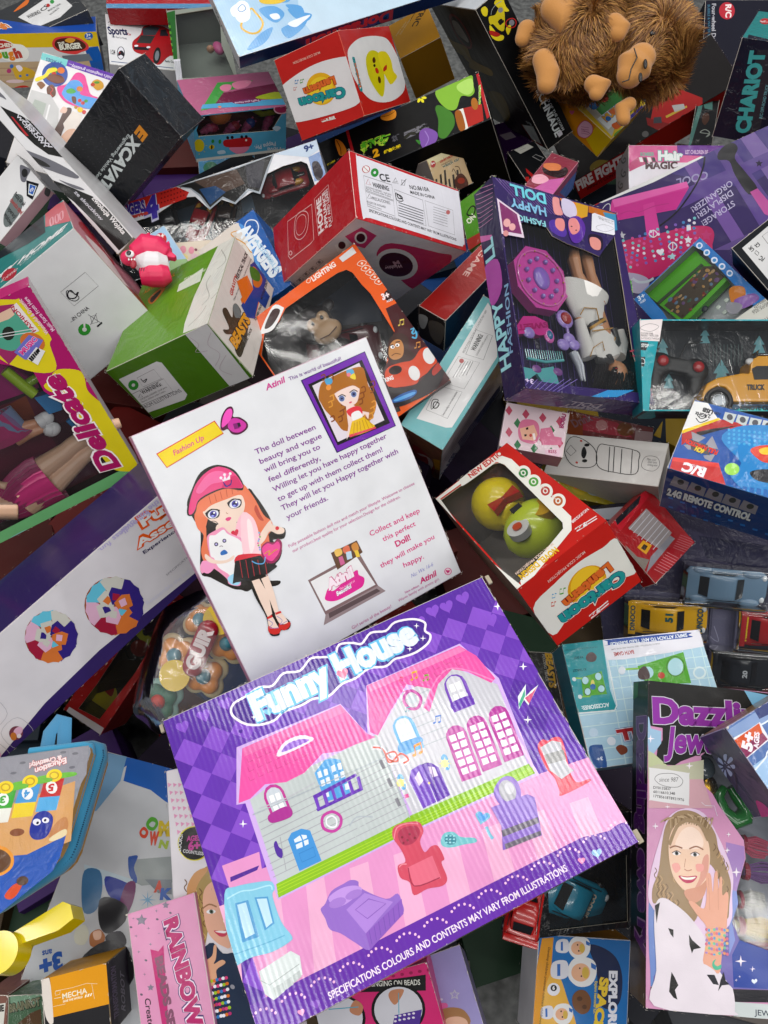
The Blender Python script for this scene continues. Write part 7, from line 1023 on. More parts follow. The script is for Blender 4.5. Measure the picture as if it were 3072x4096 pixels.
B['sip_white'] = carton('bottle_carton', 'white bottle carton with a black line drawing of a penguin bottle', 'bottle box', (0.3327,0.639,0.41,0.9682,0.0071,-0.1752,-0.1784), (0.1702,0.0763,0.08), {'F': 'dcdcd8', 'D': 'a8a8a0'},
{'F': [o(353,2.6,-126,11,6,53,38,-2,46,-34,15,-48,-22,-19,-48,4),o(353,2.5,-26,1,-1,45,27,3,87,-11,11,-32,1,-48,-60,-3,-47,10),l(353,2.5,5,44,16,-91),
l(353,2.5,19,45,16,-91),l(353,2.5,42,40,14,-85),l(353,2.4,73,39,13,-82),s(205,-75,23,5,12,12,-21,-2,-22,-11,9),e(205,-64,42,8,1,1,-6),
e(205,-57,-16,8,1,1,-6),e(260,-85,55,4,0,1,-4),e(260,-79,-25,4,0,1,-4),o(269,1.4,109,-8,7,30,30,1,13,-25,-12,-23,-26,2),
t(269,'Make your',0,'',120.8,9.3,25.5,0.6,-0.2,8),t(269,'child love',0,'',124.8,0.2,25.4,0.7,-0.2,8),
t(269,'drinking water',0,'',125.8,-9.3,28.4,0.6,-0.2,7.9),c(269,2.1,-121,12,8,24,22,-20,-12,-19)]}, mat='wrap')
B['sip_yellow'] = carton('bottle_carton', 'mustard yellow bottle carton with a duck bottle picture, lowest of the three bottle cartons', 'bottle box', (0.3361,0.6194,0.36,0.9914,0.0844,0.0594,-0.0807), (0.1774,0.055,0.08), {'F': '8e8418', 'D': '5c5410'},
{'F': [p(610,-187,51,33,4,0,-23,-31,-2),s(611,-92,9,18,15,30,-9,3,-36,-18,-19,-29,9),s(612,-126,17,28,12,12,-29,-13,-18,-25,10),e(613,-78,-13,8,2,1,-12),
o(614,3.4,-41,-16,12,26,34,2,68,-3,10,-13,-13,-18,-62,-8,-39,-1),l(615,3,5,10,-4,-42),p(616,10,6,38,3,-5,-32,-33,1),
t(617,'WATER',0.04,'',12.6,-18.3,32.8,-0.1,0,13.4),o(618,2,-15,21,17,24,39,3,1,-20,-33,-17)]}, mat='wrap')
B['bobu'] = carton('block_carton', 'white and pink checkered carton with a pink pixel block figure', 'toy box', (0.2152,0.6424,0.48,0.9876,0.1165,-0.0082,-0.1047), (0.0909,0.0691,0.04), {'F': 'e0cdd4', 'R': 'd098b0', 'D': 'c890a8'},
{'F': [p(619,-91,43,8,17,12,-14,-7,-17),p(619,-80,-24,7,18,13,-14,-7,-17),p(619,-69,-89,7,17,13,-13,-8,-17),p(620,-61,8,8,18,12,-14,-7,-17),
p(620,-50,-57,7,17,13,-14,-8,-17),p(619,-42,40,8,18,13,-14,-8,-17),p(619,-31,-26,7,18,13,-14,-8,-17),p(619,-21,-91,8,17,12,-13,-8,-17),
p(620,-12,6,8,18,12,-14,-8,-17),p(620,-2,-59,8,17,12,-13,-8,-18),p(619,7,38,8,18,13,-14,-8,-17),p(619,17,-28,8,18,12,-14,-7,-17),
p(619,27,-93,8,18,12,-14,-8,-17),p(620,37,4,7,18,13,-14,-8,-17),p(620,46,-61,8,17,12,-13,-7,-17),p(619,56,36,8,18,12,-14,-8,-17),
p(619,66,-29,7,17,13,-14,-8,-17),p(619,75,-94,8,17,12,-13,-8,-17),s(621,-45,9,11,16,30,3,16,-18,3,-37,-12,-17,-35,3,-12,21),
p(622,-42,-5,38,19,15,-28,-6,-20,-34,-2),p(621,17,6,28,10,13,-26,21,0,3,-23,-54,-10,-12,25),e(623,-8,-20,4,1,1,-5),p(324,-25,0,6,4,2,-7,-6,-3),
p(324,-27,-21,7,3,1,-6,-5,-3),p(624,-4,-14,6,3,6,-18,-5,-3),t(625,'BOBU',0.05,'',79.4,18.2,2.1,45.4,-11.9,0.6),p(626,39,-55,40,12,3,-29,-41,3),
t(627,'8255',0.03,'',48.3,-62.6,23.2,2.2,-0.9,9.2)]}, mat='wrap', edge='f0e0e8')
B['lant_mid'] = carton('lantern_carton', 'red window carton reading NOVEL DESIGN with a yellow duck lamp inside', 'window box', (0.1526,0.4561,0.58,0.9165,-0.2329,-0.2316,0.2282), (0.1201,0.2369,0.1049), {'F': 'c8281f', 'D': 'c8281f', 'R': 'b0241c', 'L': '8c7c68'},
{'F': [c(387,23.2,-121,228,172,-6,23,-25,8,-34,-16,-320,-16,-27,-149,-49,-20,-6,-22,194),s(304,-40,232,12,7,110,-11,-2,-24,-11,-8,-106,6,-8,13),
t(628,'NEW EDITION',0.04,'',-15.5,219.2,119.6,-6.1,1.3,25.4),e(387,85,83,12,-19,-15,-25),e(629,85,83,8,-12,-9,-16),e(387,85,83,4,-7,-5,-9),
e(629,85,83,2,-4,-3,-5),e(387,84,28,12,-18,-14,-24),e(630,84,28,8,-12,-9,-15),e(387,84,28,4,-7,-5,-9),e(630,84,28,2,-4,-3,-5),
e(387,85,-29,11,-18,-14,-23),e(631,85,-29,7,-11,-9,-14),e(387,85,-29,4,-6,-5,-8),e(631,85,-29,2,-4,-3,-5),e(387,86,-87,11,-17,-14,-21),
e(632,86,-87,7,-11,-9,-14),e(387,86,-87,4,-6,-5,-8),e(632,86,-87,2,-3,-3,-4),t(633,'NO:PX5288',0.03,'',114.7,-168.2,-46.9,-2.5,0.5,-9.1),
t(416,'二迈',0.03,'c',113.9,-207.2,-53.9,8.6,-4.1,-25.8),t(634,'NOVEL DESIGN',0.04,'',2.7,-204.2,-101.2,-0.1,0,-20),
t(635,'MUSIC COLR PROJECTION',0.02,'',5,-189.4,-104.9,-3.1,0.2,-8.3),t(636,'Game',0.01,'',84,94.4,-0.3,27.5,-4.5,-0),
t(636,'Vision',0.01,'',82.4,43.8,-0.3,26.3,-4.4,-0),t(636,'Family Games',0.01,'',89.8,-23.1,-0.2,24.7,-4.3,-0),
t(636,'Hearing',0.01,'',87.4,-80.2,-0.2,23.4,-4.2,-0)], 'D': [s(304,-116,-73,68,20,69,6,62,-9,39,-8,2,-110,-56,17,-66,5,-61,-5,-56,-17),e(637,11,-117,10,-50,-48,-12),e(598,13,-110,8,-41,-40,-10),
t(638,'Cartoon',0.15,'',98.4,-142,-182.5,3.1,-0.6,-34.2),t(296,'Cartoon',0.11,'',97.4,-142,-180.4,3,-0.6,-34.2),
t(297,'Cartoon',0.07,'',96.4,-141.9,-178.4,3,-0.6,-34.2),t(298,'Lantern',0.1,'',78.9,-100.2,-136,-9.3,1.9,-27.1),
t(299,'Lantern',0.06,'',78.1,-100.3,-134.3,-9.2,1.9,-27.1),t(639,'MUSIC COLR PROJECTION',0.01,'',45.4,-29.9,-101.6,-4.1,0.3,-7.6),
t(416,'二迈',0.03,'c',32,-201.8,-56.1,-2.7,1.3,-26.9),e(640,-34,-82,-3,1,0,2),e(640,-42,-77,-2,1,0,2),p(640,-36,-80,-7,-13,0,0,6,13),
p(640,-44,-76,-6,-12,-1,0,7,13),p(640,-43,-93,-8,5,1,3,9,-5),e(641,-57,-78,-2,1,0,2),e(641,-63,-75,-2,1,0,2),p(641,-58,-77,-5,-10,-1,0,6,10),
p(641,-64,-73,-5,-10,-1,0,6,10),p(641,-63,-87,-7,4,1,2,7,-4),e(642,-68,-97,-2,1,0,2),e(642,-74,-93,-2,1,0,2),p(642,-69,-95,-6,-11,0,1,5,10),
p(642,-75,-92,-6,-10,0,1,5,10),p(642,-75,-106,-7,5,2,2,7,-4)]}, window=[-113,216,45,206,67,184,70,159,59,-149,46,-175,-94,-218,-112,-228,-132,-41], inner='a8a098', film='film2', edge='e0a090')
B['bath'] = carton('bath_game_carton', 'pale blue tile pattern carton with upside-down BATH GAME printing and green target panels', 'game box', (0.3192,0.2628,0.46,0.9953,0.0368,0.056,0.0702), (0.1842,0.148,0.0379), {'F': 'b2d5e6', 'L': '2c8c98', 'U': 'd8e4ea', 'D': '88b8cc'},
{'F': [n(14,25.4,-0.2,1,0,0,l(643,2,-76,154,-23,-308)),n(1,0,0,11,-1,-26.7,l(643,1.9,-184,134,384,-1)),p(644,-193,147,116,1,-14,-124,5,-44,-11,-4,-98,5),
l(645,3.1,-77,104,-7,-117,-9,-11,-100,4),p(86,-77,148,267,1,-8,-45,-97,-6,-121,-4,-43,3),s(243,-65,143,7,4,203,-3,6,-7,-6,-7,-205,3,-6,2),
t(135,'SIMPLY ATTACH TO ANY TILED SURFACE!',0.03,'',147.7,141.7,-208.4,-3.1,0.1,-8.8),
t(268,'WHICH IS THE MOST ENJOYABLE, EXCITING AND NOVEL GAME',0,'',69.4,125.2,-130.3,-1.8,0.1,-3.6),
t(354,'BATH GAME',0.03,'',-4.5,114.7,-53.5,-1.2,0.2,-9.4),t(646,'SPECIFICATIONS COLOURS AND CONTENTS',0,'',-95.1,133.4,-85.3,0.6,-0,-3.3),
t(647,'ACCESSORIES:',0.03,'',-102.4,-4.7,-69.8,-0.3,0,-9.5),t(646,'X1 TARGET',0.02,'',-137,83.5,-35.7,0.1,-0,-6.4),
t(646,'X4 SHIT',0.02,'',-136.9,114.2,-25.9,-0.3,0.1,-6.5),s(648,-130,112,10,8,11,-1,6,-10,-7,-11,-13,-1,-8,5),p(649,-156,62,56,10,-1,-56,-61,1),
e(650,-147,54,9,-1,-3,-10),e(567,-147,54,8,-1,-2,-9),e(650,-112,60,9,-1,-3,-10),e(567,-112,60,8,-1,-2,-9),e(650,-148,27,9,-1,-3,-10),
e(567,-148,27,7,-1,-2,-8),e(650,-112,30,9,-1,-3,-10),e(567,-112,30,8,-1,-2,-8),e(651,-131,43,5,-1,-3,-11),e(652,-132,37,7,-1,-2,-7),
l(653,3.7,-174,63,19,-3),l(653,3.7,-170,17,26,-2),e(403,-174,60,5,-1,-1,-5),e(403,-170,17,5,-1,-1,-5),p(649,-6,74,130,22,-4,-78,-116,10),
o(654,1.9,69,66,18,19,19,0,11,-17,-7,-18,-23,-11,-16,8),e(567,92,62,20,-2,-7,-21),e(567,17,56,14,-2,-4,-14),
s(655,-6,63,19,9,7,-16,-4,-15,-17,-1,-10,6),l(653,4.6,-43,70,39,-2),e(656,-48,68,9,-1,-3,-10),e(302,49,45,9,-1,-2,-8),
t(243,'LL',0.17,'',-50.8,-70.2,-53.1,-1.2,0.5,-23.2),t(20,'LL',0.14,'',-51.3,-70.2,-52.1,-1.2,0.5,-23.2),
t(396,'LL',0.08,'',-52.4,-70.2,-50,-1.1,0.5,-23.2),s(135,-130,-89,11,7,10,-8,-5,-11,-13,1),s(657,-113,-108,13,5,13,-7,-1,-11,-15,-5,-7,7),
e(75,-158,-68,11,-1,-3,-10),e(658,150,41,17,-2,-5,-15),e(659,150,41,13,-1,-4,-11),s(660,-178,-102,8,6,21,-1,5,-6,-2,-44,-25,1,-9,25),
t(135,'3+',0.03,'',-150.8,-124.1,-15,-0.2,0.1,-7.7)]}, mat='wrap', edge='d8e8ec')
B['dazz'] = carton('jewelry_carton', 'tall pastel jewelry making carton reading Dazzling Jewelry with a printed girl', 'craft box', (0.3776,0.0922,0.5,0.9903,0.1284,0.0297,-0.044), (0.2025,0.3217,0.0449), {'F': 'd59cc0', 'L': '15141a', 'U': '2c2c30', 'D': 'c8c8cc'},
{'F': [p(44,-212,325,279,-5,11,-90,-155,-49,-53,-24,-13,-9,-20,-1,-20,15,2,19,11,17,0,25,-26,2,-9,20,-5,22),
p(661,-208,251,8,-9,4,-22,23,-4,0,-25,-16,-23,-7,-32,-5,37),p(662,-202,173,13,-5,33,-25,72,16,6,-68,-121,-20),p(46,13,321,68,-7,-1,-26,-48,2),
t(44,'Dazzling',0.1,'',-193.4,233.5,280.5,13.5,-2.6,53.1),t(127,'Dazzling',0.07,'',-192.2,233.6,278.1,13.4,-2.6,53.1),
t(663,'Dazzling',0.05,'',-191.5,233.6,276.6,13.4,-2.6,53.1),t(44,'Jewelry',0.09,'',-168.3,172.6,180,16.7,5.7,54.3),
t(127,'Jewelry',0.06,'',-167.1,172.7,177.6,16.5,5.7,54.3),t(663,'Jewelry',0.04,'',-166.3,172.8,176,16.4,5.7,54.3),
p(664,-202,138,23,9,18,-2,24,4,57,16,-1,-43,-120,-11),p(665,-202,114,120,11,20,-57,-138,-12),s(202,-199,132,5,6,77,-3,5,-4,-1,-57,-6,-5,-75,3,-4,4),
o(666,1,-187,115,11,12,33,3,17,-12,-11,-14,-32,0),t(580,'since 987',0,'',-177.6,111.3,41,3.7,1,9.4),
t(352,'DY0132837',0.01,'',-189.9,95.8,37.6,0.4,-0.1,5.6),t(352,'60116610.348',0.01,'',-189.9,87.2,46.7,0.3,-0,5.6),
t(352,'17T85618T89219T6',0.01,'',-189.5,78.7,65.8,-2.3,0.2,5.6),p(17,-196,207,1,-7,8,-1,-8,-2,-1,-8,-2,8,-7,0,7,3),
p(17,-112,158,2,-7,7,0,-7,-3,-2,-6,-1,6,-7,1,7,2),p(17,-185,28,1,-5,6,-1,-6,-2,-1,-5,-2,5,-5,1,5,1),p(17,-160,67,1,-4,5,-1,-5,-1,-1,-4,0,4,-5,1,5,1),
p(667,-6,-187,19,-18,112,-10,-2,-50,-316,-17,-3,113,175,14),p(668,-9,-182,134,-33,-2,-50,-146,-5,-2,59),p(669,-199,-84,11,-22,1,-176,-6,0),
s(670,-197,-113,28,8,13,-89,-22,-57,-16,-1),p(671,-34,3,39,-5,1,-24,-19,-65,-16,4),p(672,-29,-87,16,-4,3,-23,-14,-35,6,-34,-13,-29),
p(274,-193,-283,316,18,-1,-22,-315,-20),p(673,-24,-296,146,2,-1,-25,-145,-4),t(674,'JEWELRY',0.01,'',18.4,-316.2,71.4,-0.3,0,10.4),
s(675,-197,-84,25,90,16,37,36,20,39,-7,28,-39,31,-68,-1,-47,-7,-58,-63,-33,-95,49),
s(676,-191,-101,13,36,6,47,9,43,20,26,23,8,25,-4,23,-16,16,-23,6,-29,16,-34,9,-31,-4,-38,-4,-28,-16,15,-2,58,-22,27,-10,-59,-16,-47,-16,-7,-22,21,-25,20,-26,-13),
k(677,1.8,-186,-60,4,-6,-5,-8,5,-8),k(678,1.8,-175,-74,5,-7,-5,-8,4,-7),k(677,1.8,-163,-89,5,-6,-5,-8,4,-7),k(678,1.8,-151,-103,4,-6,-5,-8,5,-7),
k(677,1.8,-139,-117,4,-6,-5,-8,4,-7),k(678,1.8,-127,-56,4,-7,-5,-8,4,-7),k(677,1.8,-179,-76,4,-7,-5,-8,5,-7),k(678,1.8,-168,-90,5,-7,-5,-8,4,-7),
k(677,1.8,-156,-105,5,-6,-5,-8,4,-7),k(678,1.8,-144,-119,4,-6,-5,-8,5,-7),k(677,1.8,-132,-58,4,-7,-5,-8,5,-7),k(678,1.8,-184,-78,4,-7,-5,-7,5,-8),
k(677,1.8,-172,-92,4,-7,-5,-8,5,-7),k(678,1.8,-161,-106,5,-7,-5,-8,4,-7),k(677,1.8,-149,-121,5,-6,-5,-8,4,-7),k(678,1.8,-137,-60,4,-7,-5,-8,5,-7),
k(677,1.8,-125,-74,4,-7,-5,-8,4,-7),k(678,1.8,-177,-94,4,-7,-5,-8,5,-7),k(677,1.8,-165,-108,4,-7,-5,-8,5,-7),k(678,1.8,-154,-122,5,-7,-5,-8,4,-7),
k(677,1.8,-142,-62,5,-6,-5,-8,4,-8),k(678,1.8,-130,-76,4,-7,-5,-8,5,-7),k(677,1.8,-182,-96,5,-6,-5,-8,4,-7),k(678,1.8,-170,-110,4,-7,-5,-8,5,-7),
k(677,1.8,-158,-124,4,-7,-5,-8,5,-7),k(678,1.8,-147,-64,5,-6,-5,-8,4,-7),k(677,1.9,-60,-2,4,-7,-6,-8),k(678,1.9,-50,-15,3,-7,-6,-8),
k(677,1.9,-41,-28,3,-7,-5,-8),k(678,1.8,-32,-41,3,-7,-5,-8),k(677,1.8,-52,-56,3,-7,-5,-8),k(678,1.8,-43,-69,3,-7,-5,-8),k(677,1.8,-34,-82,3,-7,-5,-8),
k(678,1.8,-54,-97,4,-7,-6,-8),k(677,1.8,-45,-110,4,-7,-6,-8),k(678,1.8,-36,-123,3,-6,-5,-8),k(677,1.9,-53,-10,3,-7,-5,-8),
k(678,1.9,-44,-23,3,-7,-5,-8),k(677,1.9,-35,-36,3,-7,-5,-8),k(678,1.8,-55,-52,3,-6,-5,-8),
s(679,-156,-1,13,28,22,11,26,-4,19,-25,7,-29,-3,-36,-11,-27,-26,-18,-19,6,-19,21,-9,34),s(13,-143,-15,13,31,22,11,20,-13,4,-24,-27,-8),
s(680,-84,-33,12,7,-3,-36,-13,-21,-17,-15,13,26),s(681,-150,-51,13,4,5,-11,-11,-8),s(681,-99,-46,15,1,0,-12,-13,-2),
s(682,-124,-99,31,11,17,14,-6,-29,-17,-16,-16,2),k(683,2.2,-153,20,-2,21,-19,-11),k(684,2.2,-147,22,-2,19,-18,-8),k(685,2.2,-142,24,-1,18,-17,-6),
k(683,2.2,-137,25,1,17,-17,-3),k(684,2.2,-131,27,1,16,-16,-2),k(685,2.2,-125,29,1,14,-15,1),k(683,2.2,-120,30,2,14,-14,3),
k(684,2.2,-114,32,2,12,-12,6),k(685,2.2,-109,31,3,14,-11,7),k(683,2.2,-103,31,4,14,-11,6),k(684,2.2,-98,30,5,16,-10,3),k(685,2.2,-92,29,5,18,-9,1),
k(683,2.2,-87,29,6,18,-8,-1),k(684,2.2,-81,28,6,20,-7,-3),k(685,2.2,-76,27,7,21,-5,-5),k(683,2.2,-70,26,8,23,-5,-7),k(676,6.8,-156,-13,16,37,19,14),
k(676,8.1,-124,40,33,-6,19,-31),k(686,2.8,-155,-19,12,5,15,-3),k(686,2.8,-113,-17,15,6,15,-5),e(624,-140,-28,9,1,0,-4),e(687,-140,-28,4,0,0,-4),
e(324,-140,-28,2,0,0,-2),k(688,1.5,-150,-28,10,5,9,-4),e(624,-101,-27,9,1,0,-4),e(687,-101,-27,4,0,0,-4),e(324,-101,-27,2,0,0,-2),
k(688,1.5,-111,-27,10,5,10,-4),k(689,1.8,-124,-57,7,-3,9,3),k(690,1.2,-121,-37,-3,-17),s(691,-136,-71,18,0,21,3,-8,-12,-13,-4,-11,4),
s(215,-132,-72,14,-1,18,3,-8,-6,-16,-1),s(81,-187,-169,3,40,15,13,29,-12,31,-23,28,-34,6,-30,21,-26,28,-36,1,-32,-2,-11,-159,4,4,64),
p(44,-186,-132,11,7,-3,-15,-4,-25),p(44,-158,-172,11,-2,0,-15,-6,6),p(44,-115,-180,7,-10,18,-13,-15,-4,-4,-8,-5,16),
p(44,-151,-252,7,-10,7,-13,-7,-9,5,-17,-8,3,-9,10,2,17),
s(692,-115,-120,10,2,22,-11,6,32,-1,29,6,8,5,-7,3,-29,4,35,6,4,2,-32,3,21,5,0,0,-32,9,7,4,-11,-4,-41,-2,-22,-10,-46,-7,-34,-31,14,4,34,3,34,-18,21),
s(81,-94,-233,31,-9,12,-21,25,-9,-1,-48,-55,38),p(273,-79,-251,16,1,9,-18,-12,1),p(273,-44,-243,4,-16,8,-6,-16,-3,-8,-11,5,19),
l(682,1.2,-73,-70,2,-61),l(682,1.2,-53,-89,0,-40),e(693,-78,-168,3,0,0,-3),e(694,-73,-169,3,0,0,-3),e(695,-68,-169,3,0,0,-3),e(696,-62,-167,3,0,0,-3),
e(671,-57,-165,3,0,0,-3),e(697,-51,-164,3,0,0,-3),e(693,-46,-165,3,0,0,-3),e(694,-41,-166,3,0,0,-3),e(695,-35,-166,3,0,0,-3),e(695,-78,-178,3,0,0,-3),
e(696,-73,-178,3,0,0,-3),e(671,-68,-176,3,0,0,-3),e(697,-62,-174,3,0,0,-3),e(693,-57,-174,3,0,0,-3),e(694,-52,-174,3,0,0,-3),e(695,-46,-175,3,0,0,-3),
e(696,-41,-176,3,0,0,-3),e(671,-36,-174,3,0,0,-3),e(671,-78,-188,3,0,0,-3),e(697,-73,-186,3,0,0,-3),e(693,-68,-184,3,0,0,-3),e(694,-62,-183,3,0,0,-3),
e(695,-57,-184,3,0,0,-3),e(696,-52,-185,3,0,0,-3),e(671,-46,-185,3,0,0,-3),e(697,-41,-184,3,0,0,-3),e(693,-36,-182,3,0,0,-3),e(693,-79,-195,3,0,0,-3),
e(694,-73,-193,3,0,0,-3),e(695,-68,-192,3,0,0,-3),e(696,-63,-193,3,0,0,-3),e(671,-57,-194,3,0,0,-3),e(697,-52,-194,3,0,0,-3),e(693,-47,-193,3,0,0,-3),
e(694,-41,-191,3,0,0,-3),e(695,-36,-190,3,0,0,-3),e(695,-79,-203,3,0,0,-3),e(696,-73,-202,3,0,0,-3),e(671,-68,-203,3,0,0,-3),e(697,-63,-204,3,0,0,-3),
e(693,-57,-204,3,0,0,-3),e(694,-52,-202,3,0,0,-3),e(695,-47,-200,3,0,0,-3),e(696,-41,-199,3,0,0,-3),e(671,-36,-199,3,0,0,-3),e(671,-79,-211,3,0,0,-2),
e(697,-73,-212,3,0,0,-2),e(693,-68,-213,3,0,0,-2),e(694,-63,-213,3,0,0,-2),e(695,-57,-212,3,0,0,-2),e(696,-52,-210,3,0,0,-3),e(671,-47,-208,3,0,0,-3),
e(697,-42,-209,3,0,0,-3),e(693,-36,-210,3,0,0,-3),s(698,-66,-226,7,5,-4,-8,6,-5,8,4,-1,-8,-11,-3,-6,6),
p(17,-185,27,1,-5,5,-1,-5,-1,-1,-5,-1,5,-6,0,6,2),p(17,-13,-44,2,-8,9,-1,-9,-2,-2,-9,-2,8,-9,1,9,3),
p(17,-8,-210,2,-9,10,-1,-10,-2,-2,-9,-2,8,-10,1,10,3),p(17,-32,-6,1,-5,6,-1,-6,-2,-1,-5,-2,5,-5,1,6,1),
p(17,17,-228,1,-4,5,-1,-5,-1,-2,-5,-1,5,-5,0,6,1),p(17,-160,67,1,-4,5,0,-5,-2,-1,-4,0,4,-5,1,5,1),p(17,-28,24,1,-4,4,-1,-4,-1,-2,-5,0,5,-5,0,5,2),
p(17,-18,-253,0,-2,3,-1,-3,0,0,-3,-1,2,-2,1,2,0),p(17,-10,-247,0,-2,3,-1,-3,0,0,-2,-1,2,-2,0,2,1),
s(135,20,-254,1,2,3,1,2,-3,-2,-3,-4,-3,0,-1,-1,1,-3,2,-2,3,2,3,3,-1),l(20,0.9,-86,78,8,-6,20,1,6,-20)], 'L': [t(699,'Dazzling Jewelry',0.08,'',-244.6,-65,478.8,23.5,-2.8,56.1),t(70,'Dazzling Jewelry',0.05,'',-243.4,-65,476.3,23.4,-2.8,56.1),
p(700,-317,-121,-3,63,32,-4,13,-52)]}, window=[-85,173,-60,194,10,194,61,149,134,-26,125,-213,50,-206,0,-203,-18,-180,-24,-149,-10,-114,-13,-91,8,-25,5,10,-49,77,-61,97,-84,117], inner='9ca0ac', film='film', edge='6c6470')
B['ages5'] = carton('toy_carton', 'blue carton corner with an orange 5+ AGES tag and brown kraft flap', 'toy box', (0.4088,0.1738,0.6,0.969,0.0454,0.0016,0.243), (0.1024,0.092,0.0659), {'F': '5c7cb4', 'L': '353a5c', 'U': '9c7c50'},
{'F': [p(470,-106,86,110,2,-21,-26,-80,2),p(701,-101,8,40,2,70,-28,-57,-65,-68,9),p(702,-29,95,35,-5,0,-20,-37,3),k(135,3,-102,67,41,-2,44,-3,47,9),
k(135,2.9,-112,-2,42,10,14,8,35,5),p(86,-107,65,73,3,-4,-36,-72,-8),p(703,-106,64,69,3,-6,-18,-63,-3),p(704,-106,46,63,3,1,-15,-63,-8),
t(17,'5+',0.06,'',-87.9,30.4,29.2,23.8,-12.5,15.3),t(17,'AGES',0.04,'',-70.8,27.8,22.1,24.4,-7.3,6.6)], 'L': [s(705,-19,-98,7,22,-3,10,-5,-1),s(705,-16,-106,16,-6,0,10,-6,8),s(705,-15,-114,16,-32,3,4,-3,13),s(705,-17,-118,5,-38,6,-6,1,11),
s(705,-21,-115,-8,-22,4,-12,5,1),s(705,-25,-107,-16,6,0,-9,6,-9),s(705,-25,-99,-15,31,-4,-3,3,-13),s(705,-23,-95,-5,36,-6,6,-1,-10),
k(706,5.4,-70,-152,32,53,35,14,39,-49,10,-50),s(707,58,-75,11,23,25,3,18,-29,-7,-22,-26,9)]}, mat='wrap', edge='a8a8c0')
B['explore'] = carton('space_carton', 'blue and yellow space carton with white astronauts and a brown asteroid', 'toy box', (0.2371,-0.0455,0.3,0.9825,0.1535,0.0968,-0.0422), (0.1188,0.1141,0.05), {'F': '1c74b8', 'L': 'dcdce0', 'U': 'd89820'},
{'F': [p(708,-110,105,29,4,-3,-201,-52,-2),s(709,-91,11,25,21,30,-57,23,-64,-86,-3),s(710,10,95,35,-1,37,-21,18,-40,-2,-52,-22,-21,-31,12,-12,71),
t(711,'Explore interstellar fun.',0.02,'',30.4,18.5,0.3,-70.1,7,0),s(202,-40,43,14,22,30,5,24,-10,5,-27,-14,-23,-30,-5,-24,15),
e(712,-7,36,24,1,1,-20),e(274,-10,45,2,0,0,-2),e(274,-5,28,2,0,0,-2),e(713,5,36,9,0,1,-13),s(326,-79,54,34,5,7,-29,-16,-11,-27,5),
p(714,-68,51,8,1,2,-26,-8,-1),p(714,18,59,14,-6,-1,-10,-12,5),s(202,-42,94,11,17,23,4,18,-8,4,-20,-11,-18,-23,-4,-18,12),e(712,-17,89,18,1,1,-15),
e(274,-19,96,2,0,0,-2),e(274,-15,83,2,0,0,-2),e(713,-7,89,7,0,1,-10),s(326,-71,102,25,4,6,-22,-12,-8,-21,4),p(714,-62,100,5,1,2,-20,-6,0),
p(714,2,107,11,-5,-1,-7,-9,3),s(202,-72,-52,10,15,21,4,16,-7,4,-18,-10,-17,-21,-3,-16,11),e(712,-49,-56,16,1,1,-13),e(274,-51,-50,2,0,0,-2),
e(274,-47,-62,2,0,0,-2),e(713,-40,-57,6,0,1,-9),s(326,-99,-44,24,4,5,-20,-11,-8,-19,4),p(714,-91,-46,5,1,2,-18,-5,-1),p(714,-32,-41,10,-4,-1,-7,-8,3),
s(715,-25,-18,14,15,20,-1,14,-19,-4,-23,-19,-8,-20,13),e(716,-6,-21,7,0,0,-5),e(716,7,-38,6,0,0,-5),e(86,-73,-4,16,1,1,-14),e(274,-73,-1,8,0,0,-7),
t(63,'6',0.05,'',-76,-4.6,6,0.3,-0.4,7.9),t(86,'EXPLORE',0.06,'',66.6,43.4,4.3,-128.9,20.4,0.7),
t(717,'SPACE',0.06,'',44.5,29.1,-11.7,-116.1,21.6,-2.2),
t(718,'Develop children potential cultivate childhood',0.01,'',-93.1,86.3,-10.6,-165.7,6.1,-0.4)]}, edge='d8d8dc')
B['dinobox'] = carton('car_carton', 'dark window carton with a turquoise toy car, under the big purple doll house carton', 'toy car box', (0.2244,0.0718,0.4,0.9612,0.2453,0.1246,0.0192), (0.1354,0.1365,0.08), {'F': '15161a', 'D': '1c1c20', 'L': 'b02420'},
{}, mat='wrap2', window=[-80,43,125,33,132,-123,-69,-123], inner='1a1c22', film='film2')
B['stringbeads'] = carton('bead_carton', 'pink carton reading STRINGING ON BEADS with two round photos, under the doll house carton', 'craft box', (-0.0058,-0.0666,0.38,0.9731,0.1781,-0.0572,0.1343), (0.1322,0.0771,0.05), {'F': 'd8307c', 'U': 'e05890', 'L': 'a82860'},
{'F': [n(10,19.5,-2,3,1.3,-19.4,e(719,-45,98,4,-1,-1,-3)),p(324,-32,74,155,-21,-9,-31,-150,36),
t(304,'STRINGING ON BEADS',0.01,'',-15.4,64.1,121,-27.6,2.5,10.9),e(720,45,1,57,-15,-15,-49),e(127,45,1,51,-13,-13,-44),e(720,-86,17,57,-15,-13,-47),
e(127,-86,17,51,-13,-12,-42),s(721,33,36,12,6,23,-6,-16,-18,-12,-6,-7,11),s(721,-58,29,17,14,13,-16,-11,-16,-16,7),p(722,34,-8,61,-4,-19,-38,-57,14),
l(723,1.6,55,33,-15,-55),l(723,1.9,-103,40,65,-12),e(563,35,-12,3,-1,-1,-2),e(563,45,-12,3,-1,-1,-2),e(563,55,-13,3,-1,-1,-2),
e(563,65,-14,3,-1,-1,-2),e(563,75,-15,3,-1,-1,-2),e(563,32,-20,3,-1,-1,-2),e(563,42,-20,3,-1,-1,-2),e(563,52,-21,3,-1,-1,-2),e(563,62,-22,3,-1,-1,-2),
e(563,72,-23,3,-1,-1,-2)]})
